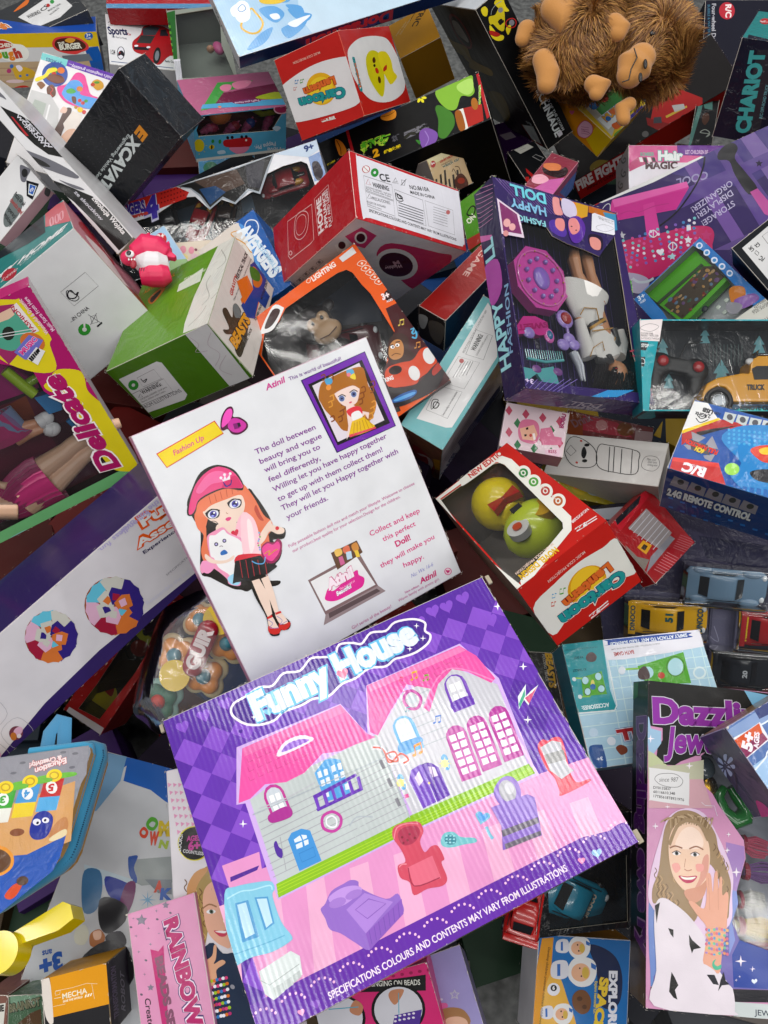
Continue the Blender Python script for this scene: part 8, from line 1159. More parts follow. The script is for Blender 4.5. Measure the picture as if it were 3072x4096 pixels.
B['lilac'] = carton('bead_carton', 'lilac carton with silver stars at the bottom beside the grey floor', 'craft box', (0.0792,-0.0464,0.36,0.9817,-0.0865,-0.0927,0.1421), (0.0424,0.0875,0.05), {'F': 'a9a2d6', 'R': '8c86a8'},
{'F': [p(540,3,6,1,-7,8,-3,-7,-3,-1,-8,-6,6,-9,-1,4,6,-4,7,8,-2),p(724,1,2,1,-4,5,-2,-5,-2,0,-4,-4,3,-5,-1,3,4,-3,4,5,-1),e(449,-32,-4,3,-1,-1,-2),
s(725,-48,-9,23,-4,1,-9,-21,3),s(726,-43,-26,25,2,28,-14,4,-28,-55,5),s(727,-35,-43,28,-2,17,-14,-8,-21,-35,11)]})
B['pinkbeads'] = carton('bead_carton', 'pink bead set carton with silver stars reading BEADS SET, bottom left', 'craft box', (-0.2148,-0.0241,0.48,0.9807,0.0473,-0.1363,0.1316), (0.0786,0.1294,0.04), {'F': 'df9cc0', 'L': 'c888a8', 'U': 'e8b8c8'},
{'F': [p(728,-45,121,2,-8,9,-3,-7,-4,0,-7,-7,5,-9,-1,3,7,-6,6,10,-1),p(728,12,130,2,-5,6,-2,-5,-2,0,-5,-5,3,-5,0,2,4,-4,4,6,0),
p(728,-10,122,0,-4,4,-1,-4,0,-1,-3,-1,3,-3,2,4,0),p(728,-34,94,1,-3,3,-2,-4,1,-1,-3,0,3,-4,2,4,-1),p(728,-63,87,0,-3,4,-1,-4,0,-1,-3,0,3,-4,2,4,0),
p(728,-62,58,0,-3,4,-2,-4,0,-1,-2,-1,3,-3,1,4,0),p(728,-33,64,0,-3,3,-1,-3,0,-1,-2,-1,2,-3,2,3,0),p(728,-12,78,0,-2,3,-1,-3,0,-1,-2,0,2,-3,1,3,0),
p(728,-55,14,0,-3,3,-1,-3,0,-1,-2,0,3,-4,1,4,0),p(728,-45,-9,2,-4,5,-2,-5,-2,1,-4,-5,3,-5,-1,2,4,-3,4,5,-1),
p(728,-65,121,0,-3,3,-1,-3,0,-1,-2,0,2,-3,2,3,-1),e(729,-73,103,3,-1,0,-2),e(729,-12,102,3,-1,0,-2),e(729,-49,35,3,-1,0,-2),e(729,-68,-22,3,-1,0,-2),
e(729,19,106,3,-1,0,-2),p(730,-36,52,17,-8,13,8,-12,-137,12,-29,-25,6),t(730,'BEADS SET',0.06,'',-27.9,34.2,9.3,-145.3,16.7,1.1),
t(731,'BEADS SET',0.06,'',-27.9,34.2,9.3,-145.3,16.7,1.1),t(732,'RAINBOW',0.14,'',2.7,96.8,22.4,-204.6,30.4,3.3),
t(109,'RAINBOW',0.1,'',2.8,95.9,22.2,-202.7,30.4,3.3),t(733,'RAINBOW',0.06,'',2.9,95,22,-200.9,30.4,3.3),
t(734,'Create',0.01,'',-62.2,-30.5,0.5,-50,12.9,-2.4)]})
B['jewel'] = carton('jewelry_carton', 'white jewelry carton with a printed girl raising her hand full of bracelets, bottom left', 'craft box', (-0.1652,0.0421,0.5,0.9783,0.065,-0.1824,0.0743), (0.1183,0.2739,0.04), {'F': 'dedade', 'L': 'c8c4c8', 'U': 'e0c8d0'},
{'F': [n(4,13.1,-2.4,7,2.7,-16.7,p(735,-115,248,10,-5,-9,-5)),e(736,-58,114,41,-7,-3,-34),e(324,-58,114,38,-6,-3,-32),e(44,-58,114,26,-4,-2,-22),
t(737,'AGES',0.04,'',-76.1,121.4,33.3,-3.9,1.2,10.2),t(737,'6+',0.05,'',-73.8,103.1,29.5,-3.2,1.8,16.7),
t(738,'LOOKS!',0.02,'',-92.6,103.1,8.2,33.2,-9,2.2),t(738,'COUNTLESS',0.02,'',-87.1,100.8,49.1,-13.7,1.8,6.3),
s(739,-90,-3,14,38,28,24,34,7,27,-16,-13,-126,-32,31,-17,-36,-13,-20,-26,-18,-17,5,-2,24,21,36),k(740,2.3,-87,48,5,-8,-7,-7,5,-9),
k(741,2.3,-78,29,6,-8,-7,-6,5,-9),k(740,2.3,-68,11,5,-8,-6,-6,4,-9),k(741,2.2,-58,-7,5,-8,-6,-6,4,-9),k(740,2.2,-48,-25,5,-8,-7,-6,5,-8),
k(741,2.2,-85,-36,5,-8,-6,-6,4,-9),k(740,2.2,-75,-54,5,-8,-6,-6,4,-8),k(741,2.2,-66,-71,5,-8,-6,-6,4,-8),k(740,2.2,-56,-88,5,-8,-6,-6,4,-8),
k(741,2.2,-92,-100,5,-8,-6,-6,4,-8),k(740,2.3,-70,37,5,-9,-6,-6,4,-9),k(741,2.3,-60,18,5,-8,-6,-6,4,-9),k(740,2.2,-50,0,5,-8,-7,-6,5,-9),
k(741,2.3,-87,-11,5,-8,-6,-7,4,-8),k(740,2.2,-78,-29,6,-8,-7,-6,5,-9),k(741,2.2,-68,-47,5,-8,-6,-6,4,-8),k(740,2.2,-58,-64,5,-8,-6,-6,4,-8),
k(741,2.2,-95,-76,6,-8,-7,-6,5,-8),k(740,2.2,-85,-93,5,-8,-6,-6,4,-8),k(741,2.3,-62,44,5,-8,-7,-7,5,-8),k(740,2.3,-53,26,6,-9,-7,-6,4,-9),
k(741,2.3,-90,14,5,-8,-6,-7,5,-8),k(740,2.3,-80,-4,5,-8,-6,-7,4,-8),k(741,2.2,-70,-22,5,-8,-6,-6,4,-9),k(740,2.2,-60,-40,5,-8,-7,-6,5,-8),
k(741,2.2,-51,-57,5,-8,-6,-6,4,-8),s(742,-83,30,20,26,27,7,6,-6,-23,-20,-21,-31),s(622,-45,13,20,20,29,1,20,-19,-11,-98,-21,-3,-26,20,-11,29),
k(743,2.9,-49,-13,17,6,17,-7),e(63,-29,-21,11,-1,0,-4),e(744,-28,-21,5,-1,0,-4),e(324,-28,-21,2,0,0,-2),s(745,-26,-56,17,-3,18,1,-8,-11,-14,1),
s(624,-23,-58,25,-2,-4,-4),s(746,-38,-77,29,-22,40,-15,19,-122,-106,5,-42,35,2,70),p(738,-106,-125,40,-23,11,-68,-54,6),
k(44,3.4,-106,-144,15,-6,32,1),k(44,3.4,-107,-155,15,-7,32,0),k(44,3.4,-108,-167,15,-7,32,0),k(44,3.3,-109,-179,16,-6,31,-2),
k(44,3.3,-110,-190,16,-7,31,-3),k(44,3.3,-110,-202,15,-6,30,-5),
s(747,-107,-128,29,0,5,23,-11,31,6,4,8,-8,8,-25,6,12,-2,22,6,1,5,-29,1,-8,13,6,5,16,6,-1,-3,-21,-6,-10,17,5,9,-3,-2,-5,-19,-8,-1,-16,-15,-14,-25,-2,-23,13),
e(20,-60,-146,4,0,0,-3),e(748,-53,-145,4,0,0,-3),e(20,-46,-145,4,0,0,-3),e(749,-39,-144,4,0,0,-3),e(245,-32,-144,4,0,0,-3),e(750,-26,-143,4,0,0,-3),
e(751,-19,-143,4,0,0,-3),e(20,-12,-142,4,0,0,-3),e(748,-5,-142,4,0,0,-3),e(749,-60,-156,4,0,0,-3),e(245,-53,-156,4,0,0,-3),e(750,-46,-155,4,0,0,-3),
e(751,-39,-155,4,0,0,-3),e(20,-32,-154,4,0,0,-3),e(748,-25,-154,4,0,0,-3),e(20,-18,-153,4,0,0,-3),e(749,-11,-153,4,0,0,-3),e(245,-4,-152,4,0,0,-3),
e(751,-60,-167,4,0,0,-3),e(20,-53,-166,4,0,0,-3),e(748,-46,-166,4,0,0,-3),e(20,-39,-165,4,0,0,-3),e(749,-32,-165,4,0,0,-3),e(245,-25,-164,4,0,0,-3),
e(750,-18,-164,4,0,0,-3),e(751,-11,-163,4,0,0,-3),e(20,-4,-162,4,0,0,-3),e(20,-59,-177,4,0,0,-3),e(245,-52,-177,4,0,0,-3),e(751,-45,-176,4,0,0,-3),
e(748,-38,-176,4,0,0,-3),e(749,-31,-175,4,0,0,-3),e(750,-24,-174,4,0,0,-3),e(20,-18,-174,4,0,0,-3),e(20,-11,-173,4,0,0,-3),e(245,-4,-173,4,0,0,-3),
e(750,-59,-188,4,0,0,-3),e(20,-52,-187,4,0,0,-3),e(20,-45,-186,4,0,0,-3),e(245,-38,-186,4,0,0,-3),e(751,-31,-185,4,0,0,-3),e(748,-24,-185,4,0,0,-3),
e(749,-17,-184,4,0,0,-3),e(750,-10,-184,4,0,0,-3),e(20,-4,-183,4,0,0,-3),e(748,-58,-198,4,0,0,-3),e(749,-51,-197,4,0,0,-3),e(750,-44,-197,4,0,0,-3),
e(20,-37,-196,4,0,0,-3),e(20,-31,-196,4,0,0,-3),e(245,-24,-195,4,0,0,-3),e(751,-17,-194,4,0,0,-3),e(748,-10,-194,4,0,0,-3),e(749,-3,-193,4,0,0,-3),
e(245,-58,-208,4,0,0,-3),e(751,-51,-208,4,0,0,-3),e(748,-44,-207,4,0,0,-3),e(749,-37,-206,4,0,0,-3),e(750,-30,-206,4,0,0,-3),e(20,-23,-205,4,0,0,-3),
e(20,-17,-205,4,0,0,-3),e(245,-10,-204,4,0,0,-3),e(751,-3,-203,4,0,0,-3),e(356,7,-159,5,-1,0,-4)]}, edge='d0c8d0')
B['draw'] = carton('drawing_carton', 'long white and blue drawing board carton with coloured magnetic letters, left of the jewelry carton', 'craft box', (-0.3158,0.0671,0.34,0.9915,0.0346,0.042,-0.1179), (0.1558,0.2767,0.05), {'F': 'c9ccd0', 'U': '24262a', 'L': '6c7078', 'R': '8c9098'},
{'F': [p(214,-157,275,197,4,34,-93,-49,13,-43,16,-74,4,-6,37,-38,-48,-16,-19),p(752,-155,274,49,3,7,-60,-31,-82,-7,-2),
s(649,0,138,6,16,15,0,9,-12,-6,-16,-15,0),s(114,8,137,5,8,9,-1,-1,-10,-7,-1),t(753,'M',0.08,'',37,118.5,30.7,7.6,-7.6,30.9),
t(754,'W',0.08,'',22.9,93.6,23.3,5.7,-6.7,27.2),t(755,'N',0.07,'',48.7,92.9,22.7,2,-1.5,17.2),s(754,-9,116,7,13,15,-9,-2,-15,-12,0),
e(114,2,116,5,1,2,-5),p(756,-12,48,100,33,24,-54,-71,-25,-17,3),s(757,-13,51,5,7,16,4,0,-26,16,-21,1,-11,-21,13),p(279,43,17,63,15,12,-31,-33,-5),
t(754,'A',0.07,'',73.4,-3.3,21.1,5.1,-5.5,22.8),t(758,'K',0.07,'',93.3,-15.3,28,6.8,-5.5,22.6),
p(759,59,-5,7,-15,10,13,-7,-14,18,2,-17,-5,16,-9,-17,6,4,-15,-7,15,-10,-13,7,14,-18,-3,16,6,-15,9,17,-7),
p(760,-111,14,55,-1,71,-3,5,-33,-33,6,-84,-1),s(761,-105,1,35,9,22,-36,4,-46,-25,-13,-22,35),s(762,-51,1,54,-1,19,-9,-9,-36,-42,10),
s(763,2,-7,22,12,10,-45,-11,-49,-15,10),s(274,-45,-52,25,13,43,-10,8,-31,-28,-33,-28,13),s(764,-75,-125,16,17,18,-16,-2,-23,-22,-1),
s(765,-38,-123,17,14,19,-12,-3,-20,-23,-5),s(727,-33,-118,16,7,6,-15,-12,-6),s(466,-2,-121,30,20,23,-20,-20,-24),
t(766,'3+',0.06,'',-87.5,-173,-45.6,-26.6,17.4,-29.8),t(766,'ans',0.03,'',-111.9,-172.5,-19.9,-9.5,5.9,-12.3),
s(351,-92,-255,41,7,16,81,49,44,51,-14,25,-63,-109,-56)]})
B['duckbox'] = carton('lantern_carton', 'red and white carton in the dark gap with a yellow lamp head inside', 'window box', (-0.3701,0.3575,0.32,0.9397,0.1914,0.0458,-0.2796), (0.0648,0.2124,0.1), {'F': 'b02420', 'R': '9c201c', 'L': '9c201c', 'D': 'b83028'},
{'F': [p(579,-55,-213,0,15,117,6,2,-21),t(266,'CARTOON',0.02,'',0.8,-246.7,37.9,2.4,-0.7,11.5),t(266,'LANTERN',0.02,'',-0.3,-267.3,37.2,7,-2.1,11.3)], 'I': [e(767,-48,88,86,-40,-27,-54),e(768,-43,56,10,7,9,-13),e(769,-30,1,24,15,15,-21),k(768,4.2,-73,-16,29,-25,33,10),e(770,-66,-198,63,41,40,-56),
s(771,-95,-140,32,4,31,4,14,-35,-31,2,-26,5)]}, mat='wrap', window=[-57,180,37,190,48,-16,37,-179,-31,-188,-26,-105,-27,77], inner='3c3424', film='film2')
B['mecha'] = carton('robot_carton', 'amber and black carton reading MECHA with a white torn flap, bottom left', 'toy box', (-0.3165,-0.0554,0.44,0.9896,0.0736,0.0506,0.113), (0.0647,0.0662,0.1258), {'F': '26262a', 'R': '3a3040', 'L': 'd8d4cc', 'U': 'd8a028'},
{'F': [p(772,-48,66,113,0,-1,-76,-110,3),t(773,'MECHA',0.02,'',-26.2,20.9,49,-0.7,0.1,10.1),t(774,'SAVE THE WORLD',0.03,'',-25.4,14.4,38.6,-0.5,0,3.9),
l(775,0.9,-42,26,13,-1),l(775,0.7,-40,34,2,5,31,-2,30,1,21,-6),c(775,0.9,-39,38,10,0,-2,-7,-8,0),l(775,0.7,-45,12,24,-1),l(775,0.7,33,34,3,-28),
p(774,17,13,3,0,2,5,-3,0),p(774,22,13,3,0,3,5,-4,0),p(774,27,13,3,0,3,5,-3,0),s(474,-65,65,16,-1,3,-71,-3,-11,-6,3,-7,21)], 'R': [t(776,'TRANSFORMATION',0.03,'',-48.7,-76.1,96.5,-7.6,3.8,48.8),t(777,'ROBOT',0.02,'',-53.4,-144.8,72.8,-21.3,11.9,40.9)]}, mat='dark', edge='8c7c60')
B['brain'] = carton('toy_carton', 'dull green carton reading BRAINROT in the bottom left corner', 'toy box', (-0.3908,-0.0687,0.38,0.9885,0.1331,-0.0644,0.0323), (0.041,0.0448,0.12), {'F': '4c6a50', 'U': '6c8c6c'},
{'F': [p(778,-36,43,71,2,-8,-17,-60,-17),t(779,'BRAINROT',0.1,'',-37.8,11.8,72.3,11.2,-2.4,15.7),t(780,'BRAINROT',0.05,'',-37.2,11.9,71.2,11.1,-2.4,15.7),
p(781,-18,-11,31,20,23,7,3,-30)]}, mat='wrap2')
B['brownbox'] = carton('toy_carton', 'brownish pink carton touching the left edge beside the BRAINROT carton', 'toy box', (-0.4288,-0.0711,0.37,0.9857,0.16,-0.0528,0.0016), (0.0302,0.0497,0.12), {'F': '8c6458', 'U': 'a87c70'},
{'F': [p(431,6,31,19,3,-2,-64,-12,0),t(782,'IE',0.05,'',13.1,16.6,10,1.4,-1.8,12.4)]}, mat='wrap')
B['kitty'] = carton('craft_carton', 'open yellow and orange craft carton full of paint pots, under the plush monkey', 'craft box', (0.4334,1.4557,0.46,0.9299,0.0793,0.1632,-0.32), (0.1353,0.1335,0.0521), {'F': 'dcc020', 'D': 'd8901c', 'L': 'c87c1c', 'R': 'd0b020'},
{'F': [p(783,-119,-102,5,205,229,2,2,-212),p(784,-115,-97,4,28,224,-10,15,-42),p(645,40,-107,11,116,50,-2,-1,-114),
t(785,'MUSIC',0.12,'',73.5,-86.8,6.9,112.6,-25.8,1.6),t(786,'MUSIC',0.07,'',73.5,-85.8,6.8,110.6,-25.8,1.6),e(787,70,-66,8,10,7,-10),
s(788,96,-78,9,33,21,5,-5,-40),s(789,51,-37,8,34,17,-24),s(640,129,-102,9,56,21,-7,-9,-67),s(790,-28,-84,4,39,33,-1,-4,-39),
s(257,-16,-11,8,34,25,-13,-8,-33),s(63,-42,48,8,34,34,-25,-12,-28),p(791,118,-40,10,150,11,1,-7,-149)], 'D': [p(792,52,-77,6,73,80,6,-9,-108),s(793,1,-68,5,47,35,8,18,-24,-8,-38,-28,-14),o(794,2.6,1,-68,5,47,35,8,18,-24,-8,-38,-28,-14),
t(481,'kitty love',0,'',16.8,-61,39.7,13.2,-2.4,7.2),s(795,-54,-29,-1,3,4,5,5,-1,0,-8,-1,-8,0,-3,-2,1,-7,0,-6,3,0,6,5,3),l(796,1.9,10,-51,27,20),
l(796,1.9,15,-58,27,20),l(796,2,20,-65,27,20),l(796,2,24,-72,28,19)]}, edge='e8d868')
B['fire'] = carton('fire_truck_carton', 'long dark window carton with red FIRE FIGHTING side and a red fire truck picture', 'toy car box', (0.5423,1.5401,0.38,0.9534,0.1055,-0.2543,0.1237), (0.3629,0.1385,0.0687), {'F': '1e1a1c', 'D': 'b42020', 'L': '8c1c1c'},
{'F': [p(588,154,3,63,-116,-35,-82,-133,22,-32,105,34,51),p(797,5,-49,61,-85,97,-11,-7,-46,-112,5,-48,100),p(798,70,-94,85,-10,-1,-10,-85,8),
p(506,109,-65,40,-25,-4,-23,-39,11),e(324,131,-162,18,-21,-11,-17),e(799,131,-162,9,-8,-4,-10),e(324,-28,-119,23,-19,-11,-26),
e(269,-28,-119,11,-9,-6,-13),p(394,29,-69,26,-17,-9,-28,-28,19),s(800,-271,-111,42,2,46,-53,-6,-30,-54,16,-34,34),l(337,4.7,-69,-147,236,-19)], 'D': [t(416,'FIRE FIGHTING',0.05,'',-357.6,-61.1,278.9,-9.7,2.3,66),t(486,'INFINITE CONTROL FUN',0.02,'',-321.6,-102.5,206.8,-16.6,1.7,21.2)]}, mat='dark', edge='301c1c')
B['hair'] = carton('hair_carton', 'pink and white Hair MAGIC carton with a grey spiral patterned end', 'toy box', (0.5401,1.2372,0.46,0.9763,0.2162,-0.0024,-0.0063), (0.1831,0.0948,0.0787), {'F': 'd8629c', 'L': 'a8a4a8', 'U': 'e0a0c0'},
{'F': [p(801,-5,95,190,1,-1,-43,-187,4),p(326,-187,-7,73,35,298,2,-3,-126,-361,-3),p(232,-185,21,39,29,33,-5,-6,-23,-28,-12,-33,-17),
t(802,'BOMBER',0.04,'',-139.7,53.2,51.3,0.4,-0.1,13.8),t(803,'Hair',0.11,'',-76.2,38.2,93.5,0.7,-0.3,34.6),
t(645,'Hair',0.06,'',-74.9,38.2,91,0.7,-0.3,34.6),t(804,'LET CHILDREN BE',0.02,'',24.8,61.9,83.8,0.6,-0.1,15),
t(805,'MAGIC',0.05,'',-122.3,4.5,118.4,0.9,-0.2,26.5),p(63,-146,47,12,1,5,-18,-12,0),p(352,-131,48,12,0,5,-18,-12,0),p(63,-116,48,13,0,5,-17,-12,-1),
p(352,-100,48,12,0,5,-17,-12,0)], 'L': [k(269,5.3,-72,-60,3,18,16,11,-8,-33,-27,-26,-7,20),k(269,5.3,-20,-62,3,18,16,10,-9,-33,-26,-25,-7,19),
k(269,5.4,6,-101,3,19,16,10,-8,-33,-26,-26,-8,19)]}, mat='wrap', edge='e8e0e8')
B['shiny'] = carton('toy_carton', 'small shiny pink and maroon wrapped carton leaning over the doll carton', 'toy box', (0.2933,1.1745,0.5,0.959,0.0028,-0.0137,-0.2829), (0.0522,0.1034,0.0541), {'F': '8c3448', 'R': '94506c', 'D': 'c060a0'},
{'F': [s(806,-48,31,20,18,24,8,17,-10,-2,-27,-23,-20,-20,7),s(430,-43,14,26,-4,31,4,23,34,9,-34,-20,-25,-48,-2),p(807,-17,-101,23,65,42,38,5,-99),
s(808,-48,-42,23,20,31,-14,-15,-34,-30,-5),s(809,-14,5,29,23,11,27,19,-22,-13,-40)], 'R': [p(810,-34,-34,134,-2,16,-99,-15,-26)]}, mat='wrap2', edge='c88c9c')
B['chariot'] = carton('truck_carton', 'tall navy carton reading CHARIOT in teal letters, wrapped in film, right edge', 'toy car box', (0.6724,1.3232,0.55,0.7574,0.6082,-0.1863,-0.1471), (0.1192,0.166,0.1637), {'F': '181a30', 'L': '232234', 'U': '2c8c8c'},
{'F': [p(273,-57,135,61,9,34,-269,-66,-12),t(811,'CHARIOT',0.06,'',3.1,-133.7,-35.8,270,-47,-6.2),
t(585,'R/C OFF-ROAD TRUCK',0.02,'',31.2,-75.7,-15.7,111.3,-10.2,-1.4)], 'U': [e(322,-77,212,17,9,6,-35),t(416,'R/C',0.03,'',-84.5,192.6,18.2,12.9,-10.3,14.5),p(812,-104,36,68,-19,10,-64,-72,-10)]}, mat='wrap2', edge='506070')
B['fourw'] = carton('vehicle_carton', 'dark navy carton with a red R/C circle reading Four-wheel Drive, top right', 'toy car box', (0.7749,1.68,0.42,0.9646,0.2598,-0.0302,-0.0329), (0.169,0.2242,0.1), {'F': '17182c', 'L': '101120'},
{'F': [t(813,'Four-wheel Drive',0.02,'',-140.5,209.3,8.4,-184.5,17.7,0.8),t(814,'BUBBLE & WATER BOMB FUNCTION',0.01,'',-158.7,204.8,15.6,-248.1,10.7,0.7),
e(404,-76,179,33,0,2,-37),t(358,'R/C',0.04,'',-82.6,206,3,-56.9,23.9,1.3),s(815,-98,-85,31,19,7,-13,-24,-19)]}, mat='dark')
B['rescue'] = carton('toy_carton', 'slim blue wrapped rescue team packet between the plush monkey and the navy carton', 'packet', (0.6899,1.7821,0.38,0.9831,-0.0206,-0.169,-0.067), (0.0361,0.3328,0.04), {'F': '1c2c78'},
{'F': [t(816,'RESCUE TEAM',0.03,'',-9,283.3,24.9,-145.5,11.3,1.9),t(817,'RESCUE',0.04,'',35.6,-121.6,-39.1,-192.6,18,-3.7)]}, mat='wrap2')
B['emoji'] = carton('toy_carton', 'small black and mint carton with a winding line, below the navy carton at right', 'toy box', (0.6404,1.432,0.42,0.9827,0.0066,-0.1101,-0.1486), (0.0435,0.1492,0.04), {'F': '141618'},
{'F': [p(818,-33,130,16,10,-2,-59,-15,-207,-14,-13,11,201),p(818,-16,130,33,18,6,-59,-30,11),s(819,-9,61,16,10,10,-39,-13,-38,-14,29),
o(820,4.5,-8,-52,15,18,19,-19,-9,-27,10,18)]}, mat='wrap')
B['purpledark'] = carton('toy_carton', 'dark purple carton deep in the gap below the black game carton', 'toy box', (0.2602,1.5912,0.26,0.9872,0.0861,-0.0935,0.0962), (0.167,0.1242,0.08), {'F': '2a0c38', 'U': '1c0828'},
{'F': [t(821,'Happy',0.02,'',-115.9,21.3,61.7,-30.3,12.9,26.3),p(822,-160,-76,45,-17,-4,-35,-45,17),e(204,-147,-75,6,-2,-2,-8),e(606,-129,-79,6,-2,-2,-8),
s(823,-135,146,52,5,36,-53,-19,-38,-44,24),p(824,22,57,54,-1,15,-38,-49,0)]}, mat='dark')
B['arrow'] = carton('electronics_carton', 'black carton with a white printed sticker and red arrow, behind the doll carton', 'box', (0.2987,1.3618,0.38,0.9718,0.0888,-0.064,0.2086), (0.0616,0.1018,0.08), {'F': '1b1d21', 'D': '121316'},
{'F': [p(825,-42,122,60,2,24,-48,-61,-5),c(506,1.9,16,36,16,3,20,-29,-18,-8),p(826,-34,-1,11,-42,-11,-11,-6,33),p(826,-78,-65,24,27,11,-6,-8,-24),
l(827,1.4,-28,118,28,0),l(827,1.4,-24,109,28,-1),l(827,1.4,-19,99,28,-1),l(827,1.4,-15,89,28,-1)]}, mat='dark')
B['folding'] = carton('track_carton', 'dark carton with vertical yellow folding track lettering, between the doll house and bath game cartons', 'toy box', (0.2294,0.3078,0.32,0.9894,-0.0503,0.1345,0.0235), (0.0374,0.1225,0.05), {'F': '1c1e18'},
{'F': [t(828,'BEASTS',0.05,'',17,121.1,-6.9,-105.8,20.8,-1.4),t(314,'FOLDING TRACK',0.02,'',4,115.6,-4.5,-82.9,8.5,-0.5),p(829,-57,198,27,-8,1,-48,-27,8)]}, mat='wrap')
B['redtray'] = carton('tray_card', 'red and clear plastic pallet tray with ribbed panels, below the blue remote control carton', 'toy tray', (0.3854,0.5145,0.4,0.9131,0.1505,0.0979,0.3662), (0.0996,0.1043,0.03), {'F': 'a81820', 'D': 'b0202c', 'R': '801018'},
{'F': [p(830,-75,110,133,14,29,-21,-6,-19,-156,-13),p(274,-64,107,120,2,2,-8,-23,-11,-105,-1),p(831,-48,62,93,3,14,-102,-71,-8),
p(832,-93,35,5,-48,25,-31,-46,-14,-4,42),n(7,3,-14.6,1,0,0,l(127,1.9,-48,56,88,5)),p(833,-53,-41,101,2,5,-16,-154,-9),p(637,-68,5,32,2,12,-28,-36,-6),
p(834,-60,-4,18,2,5,-12,-18,-3),p(835,6,-69,78,13,28,-50,-25,-21,-99,-24,-48,77),n(8,-10.2,-1,1,0,0,l(836,1.4,0,-65,18,-37)),
n(7,-8.2,-1.7,1,0,0,l(837,1.5,77,-59,25,-39))]}, mat='wrap2')
B['carcard'] = carton('car_tray', 'dark violet toy car tray with clear blister domes, right edge of the photo', 'toy tray', (0.4791,0.4616,0.3,0.9074,0.3872,-0.1601,0.0335), (0.2963,0.308,0.02), {'F': '4a4860', 'U': '2c2c40'},
{'F': [p(139,-291,322,77,15,114,30,-6,-65,-89,-38,-61,11),p(838,-217,43,215,-41,115,-189,-261,14),p(839,12,195,278,-73,-3,-94,-259,94),
s(840,16,-50,39,18,45,-23,-6,-100,-65,-18),k(841,2.3,10,-74,9,-57,24,-22,-9,52)]}, mat='wrap2')
B['bag'] = carton('zip_case', 'big zipped play case with a space scene, numbered bricks and yellow moulded feet', 'play case', (-0.388,0.1065,0.5,0.9965,-0.0319,-0.0437,0.0631), (0.1357,0.1615,0.05), {'F': '8c9098', 'R': 'c89c50'},
{'F': [p(833,-213,202,386,-37,-53,-95,-306,-3),p(842,-189,83,164,-24,137,28,3,-124,-91,-23,-186,2),
p(843,-165,-40,188,-11,80,27,-8,-40,-13,-27,-101,-65,-120,-17),t(826,'Education',0.1,'',86.6,142.3,-70.8,-14.8,2.6,-12.7),
t(633,'Education',0.05,'',86.1,142.2,-69.9,-14.6,2.6,-12.7),t(826,'& Creativity!',0.1,'',75.6,148.9,-73.4,-7.7,1.2,-11.2),
t(633,'& Creativity!',0.05,'',75.2,148.9,-72.6,-7.6,1.2,-11.2),e(318,-13,145,7,0,1,-3),e(318,78,155,7,0,1,-3),e(318,102,118,7,0,1,-3),
e(318,-31,125,7,0,1,-3),e(318,106,148,7,0,1,-3),p(844,42,99,45,-2,-6,-37,-46,3),p(845,34,63,47,-3,-5,-29,-46,2),e(63,60,81,13,-2,2,-14),
t(844,'5',0.05,'',65.7,87.7,-13.4,0,-0,-14.9),s(846,29,109,74,-1,5,-10,-75,1),e(847,63,106,17,2,5,-14),e(848,63,106,11,1,3,-9),
e(847,63,106,8,-1,1,-6),p(849,-11,94,45,-2,-5,-37,-47,3),p(338,-19,58,48,-3,-5,-29,-46,2),e(63,7,76,13,-2,2,-14),
t(849,'4',0.05,'',12.7,82.5,-13.4,0,-0,-14.8),s(846,-25,104,75,-1,4,-10,-74,1),e(847,10,101,17,2,5,-14),e(848,10,101,11,1,3,-9),
e(847,10,101,8,-1,1,-6),p(252,-64,89,45,-2,-5,-37,-46,3),p(304,-71,53,47,-3,-4,-29,-46,2),e(63,-46,71,13,-2,2,-14),
t(252,'3',0.05,'',-40.2,77.4,-13.4,0,-0,-14.7),s(846,-78,99,75,-1,4,-11,-74,1),e(847,-44,96,17,2,6,-14),e(848,-44,96,11,1,4,-9),
e(847,-44,96,8,-1,1,-6),s(850,81,7,19,6,5,-25,-27,-14,-14,8),e(851,-5,-3,16,0,3,-8),s(852,68,-25,31,14,4,-13,-28,-8),
s(853,-58,-25,30,-4,22,-21,0,-23,-24,-12,-27,13),s(71,-57,-31,26,-4,19,-17,-1,-18,-18,-9,-24,12),s(854,-14,-124,16,18,19,0,-10,-21,-14,-6),
e(855,20,-101,12,2,5,-9),s(856,29,26,22,7,19,-15,-1,-25,-11,-16,-23,0,-13,17),e(86,36,12,9,-1,1,-7),e(86,55,13,8,-1,1,-6),e(857,38,10,3,0,0,-3),
e(857,54,13,3,0,0,-3)]}, mat='wrap2', outline=[-171, 167, 125, 162, 138, 158, 141, 146, 97, -41, 88, -60, 74, -73, -42, -128, -112, -152])
F_plush = pose((0.3961, 1.3943, 0.6, 0.9801, 0.1968, -0.0172, -0.0204))
F_shark = pose((-0.355, 0.9044, 0.55, 0.9948, 0.0538, 0.061, 0.0615))
F_popit = pose((-0.2593, 0.3318, 0.42, 0.9801, 0.1976, -0.0202, 0.0045))
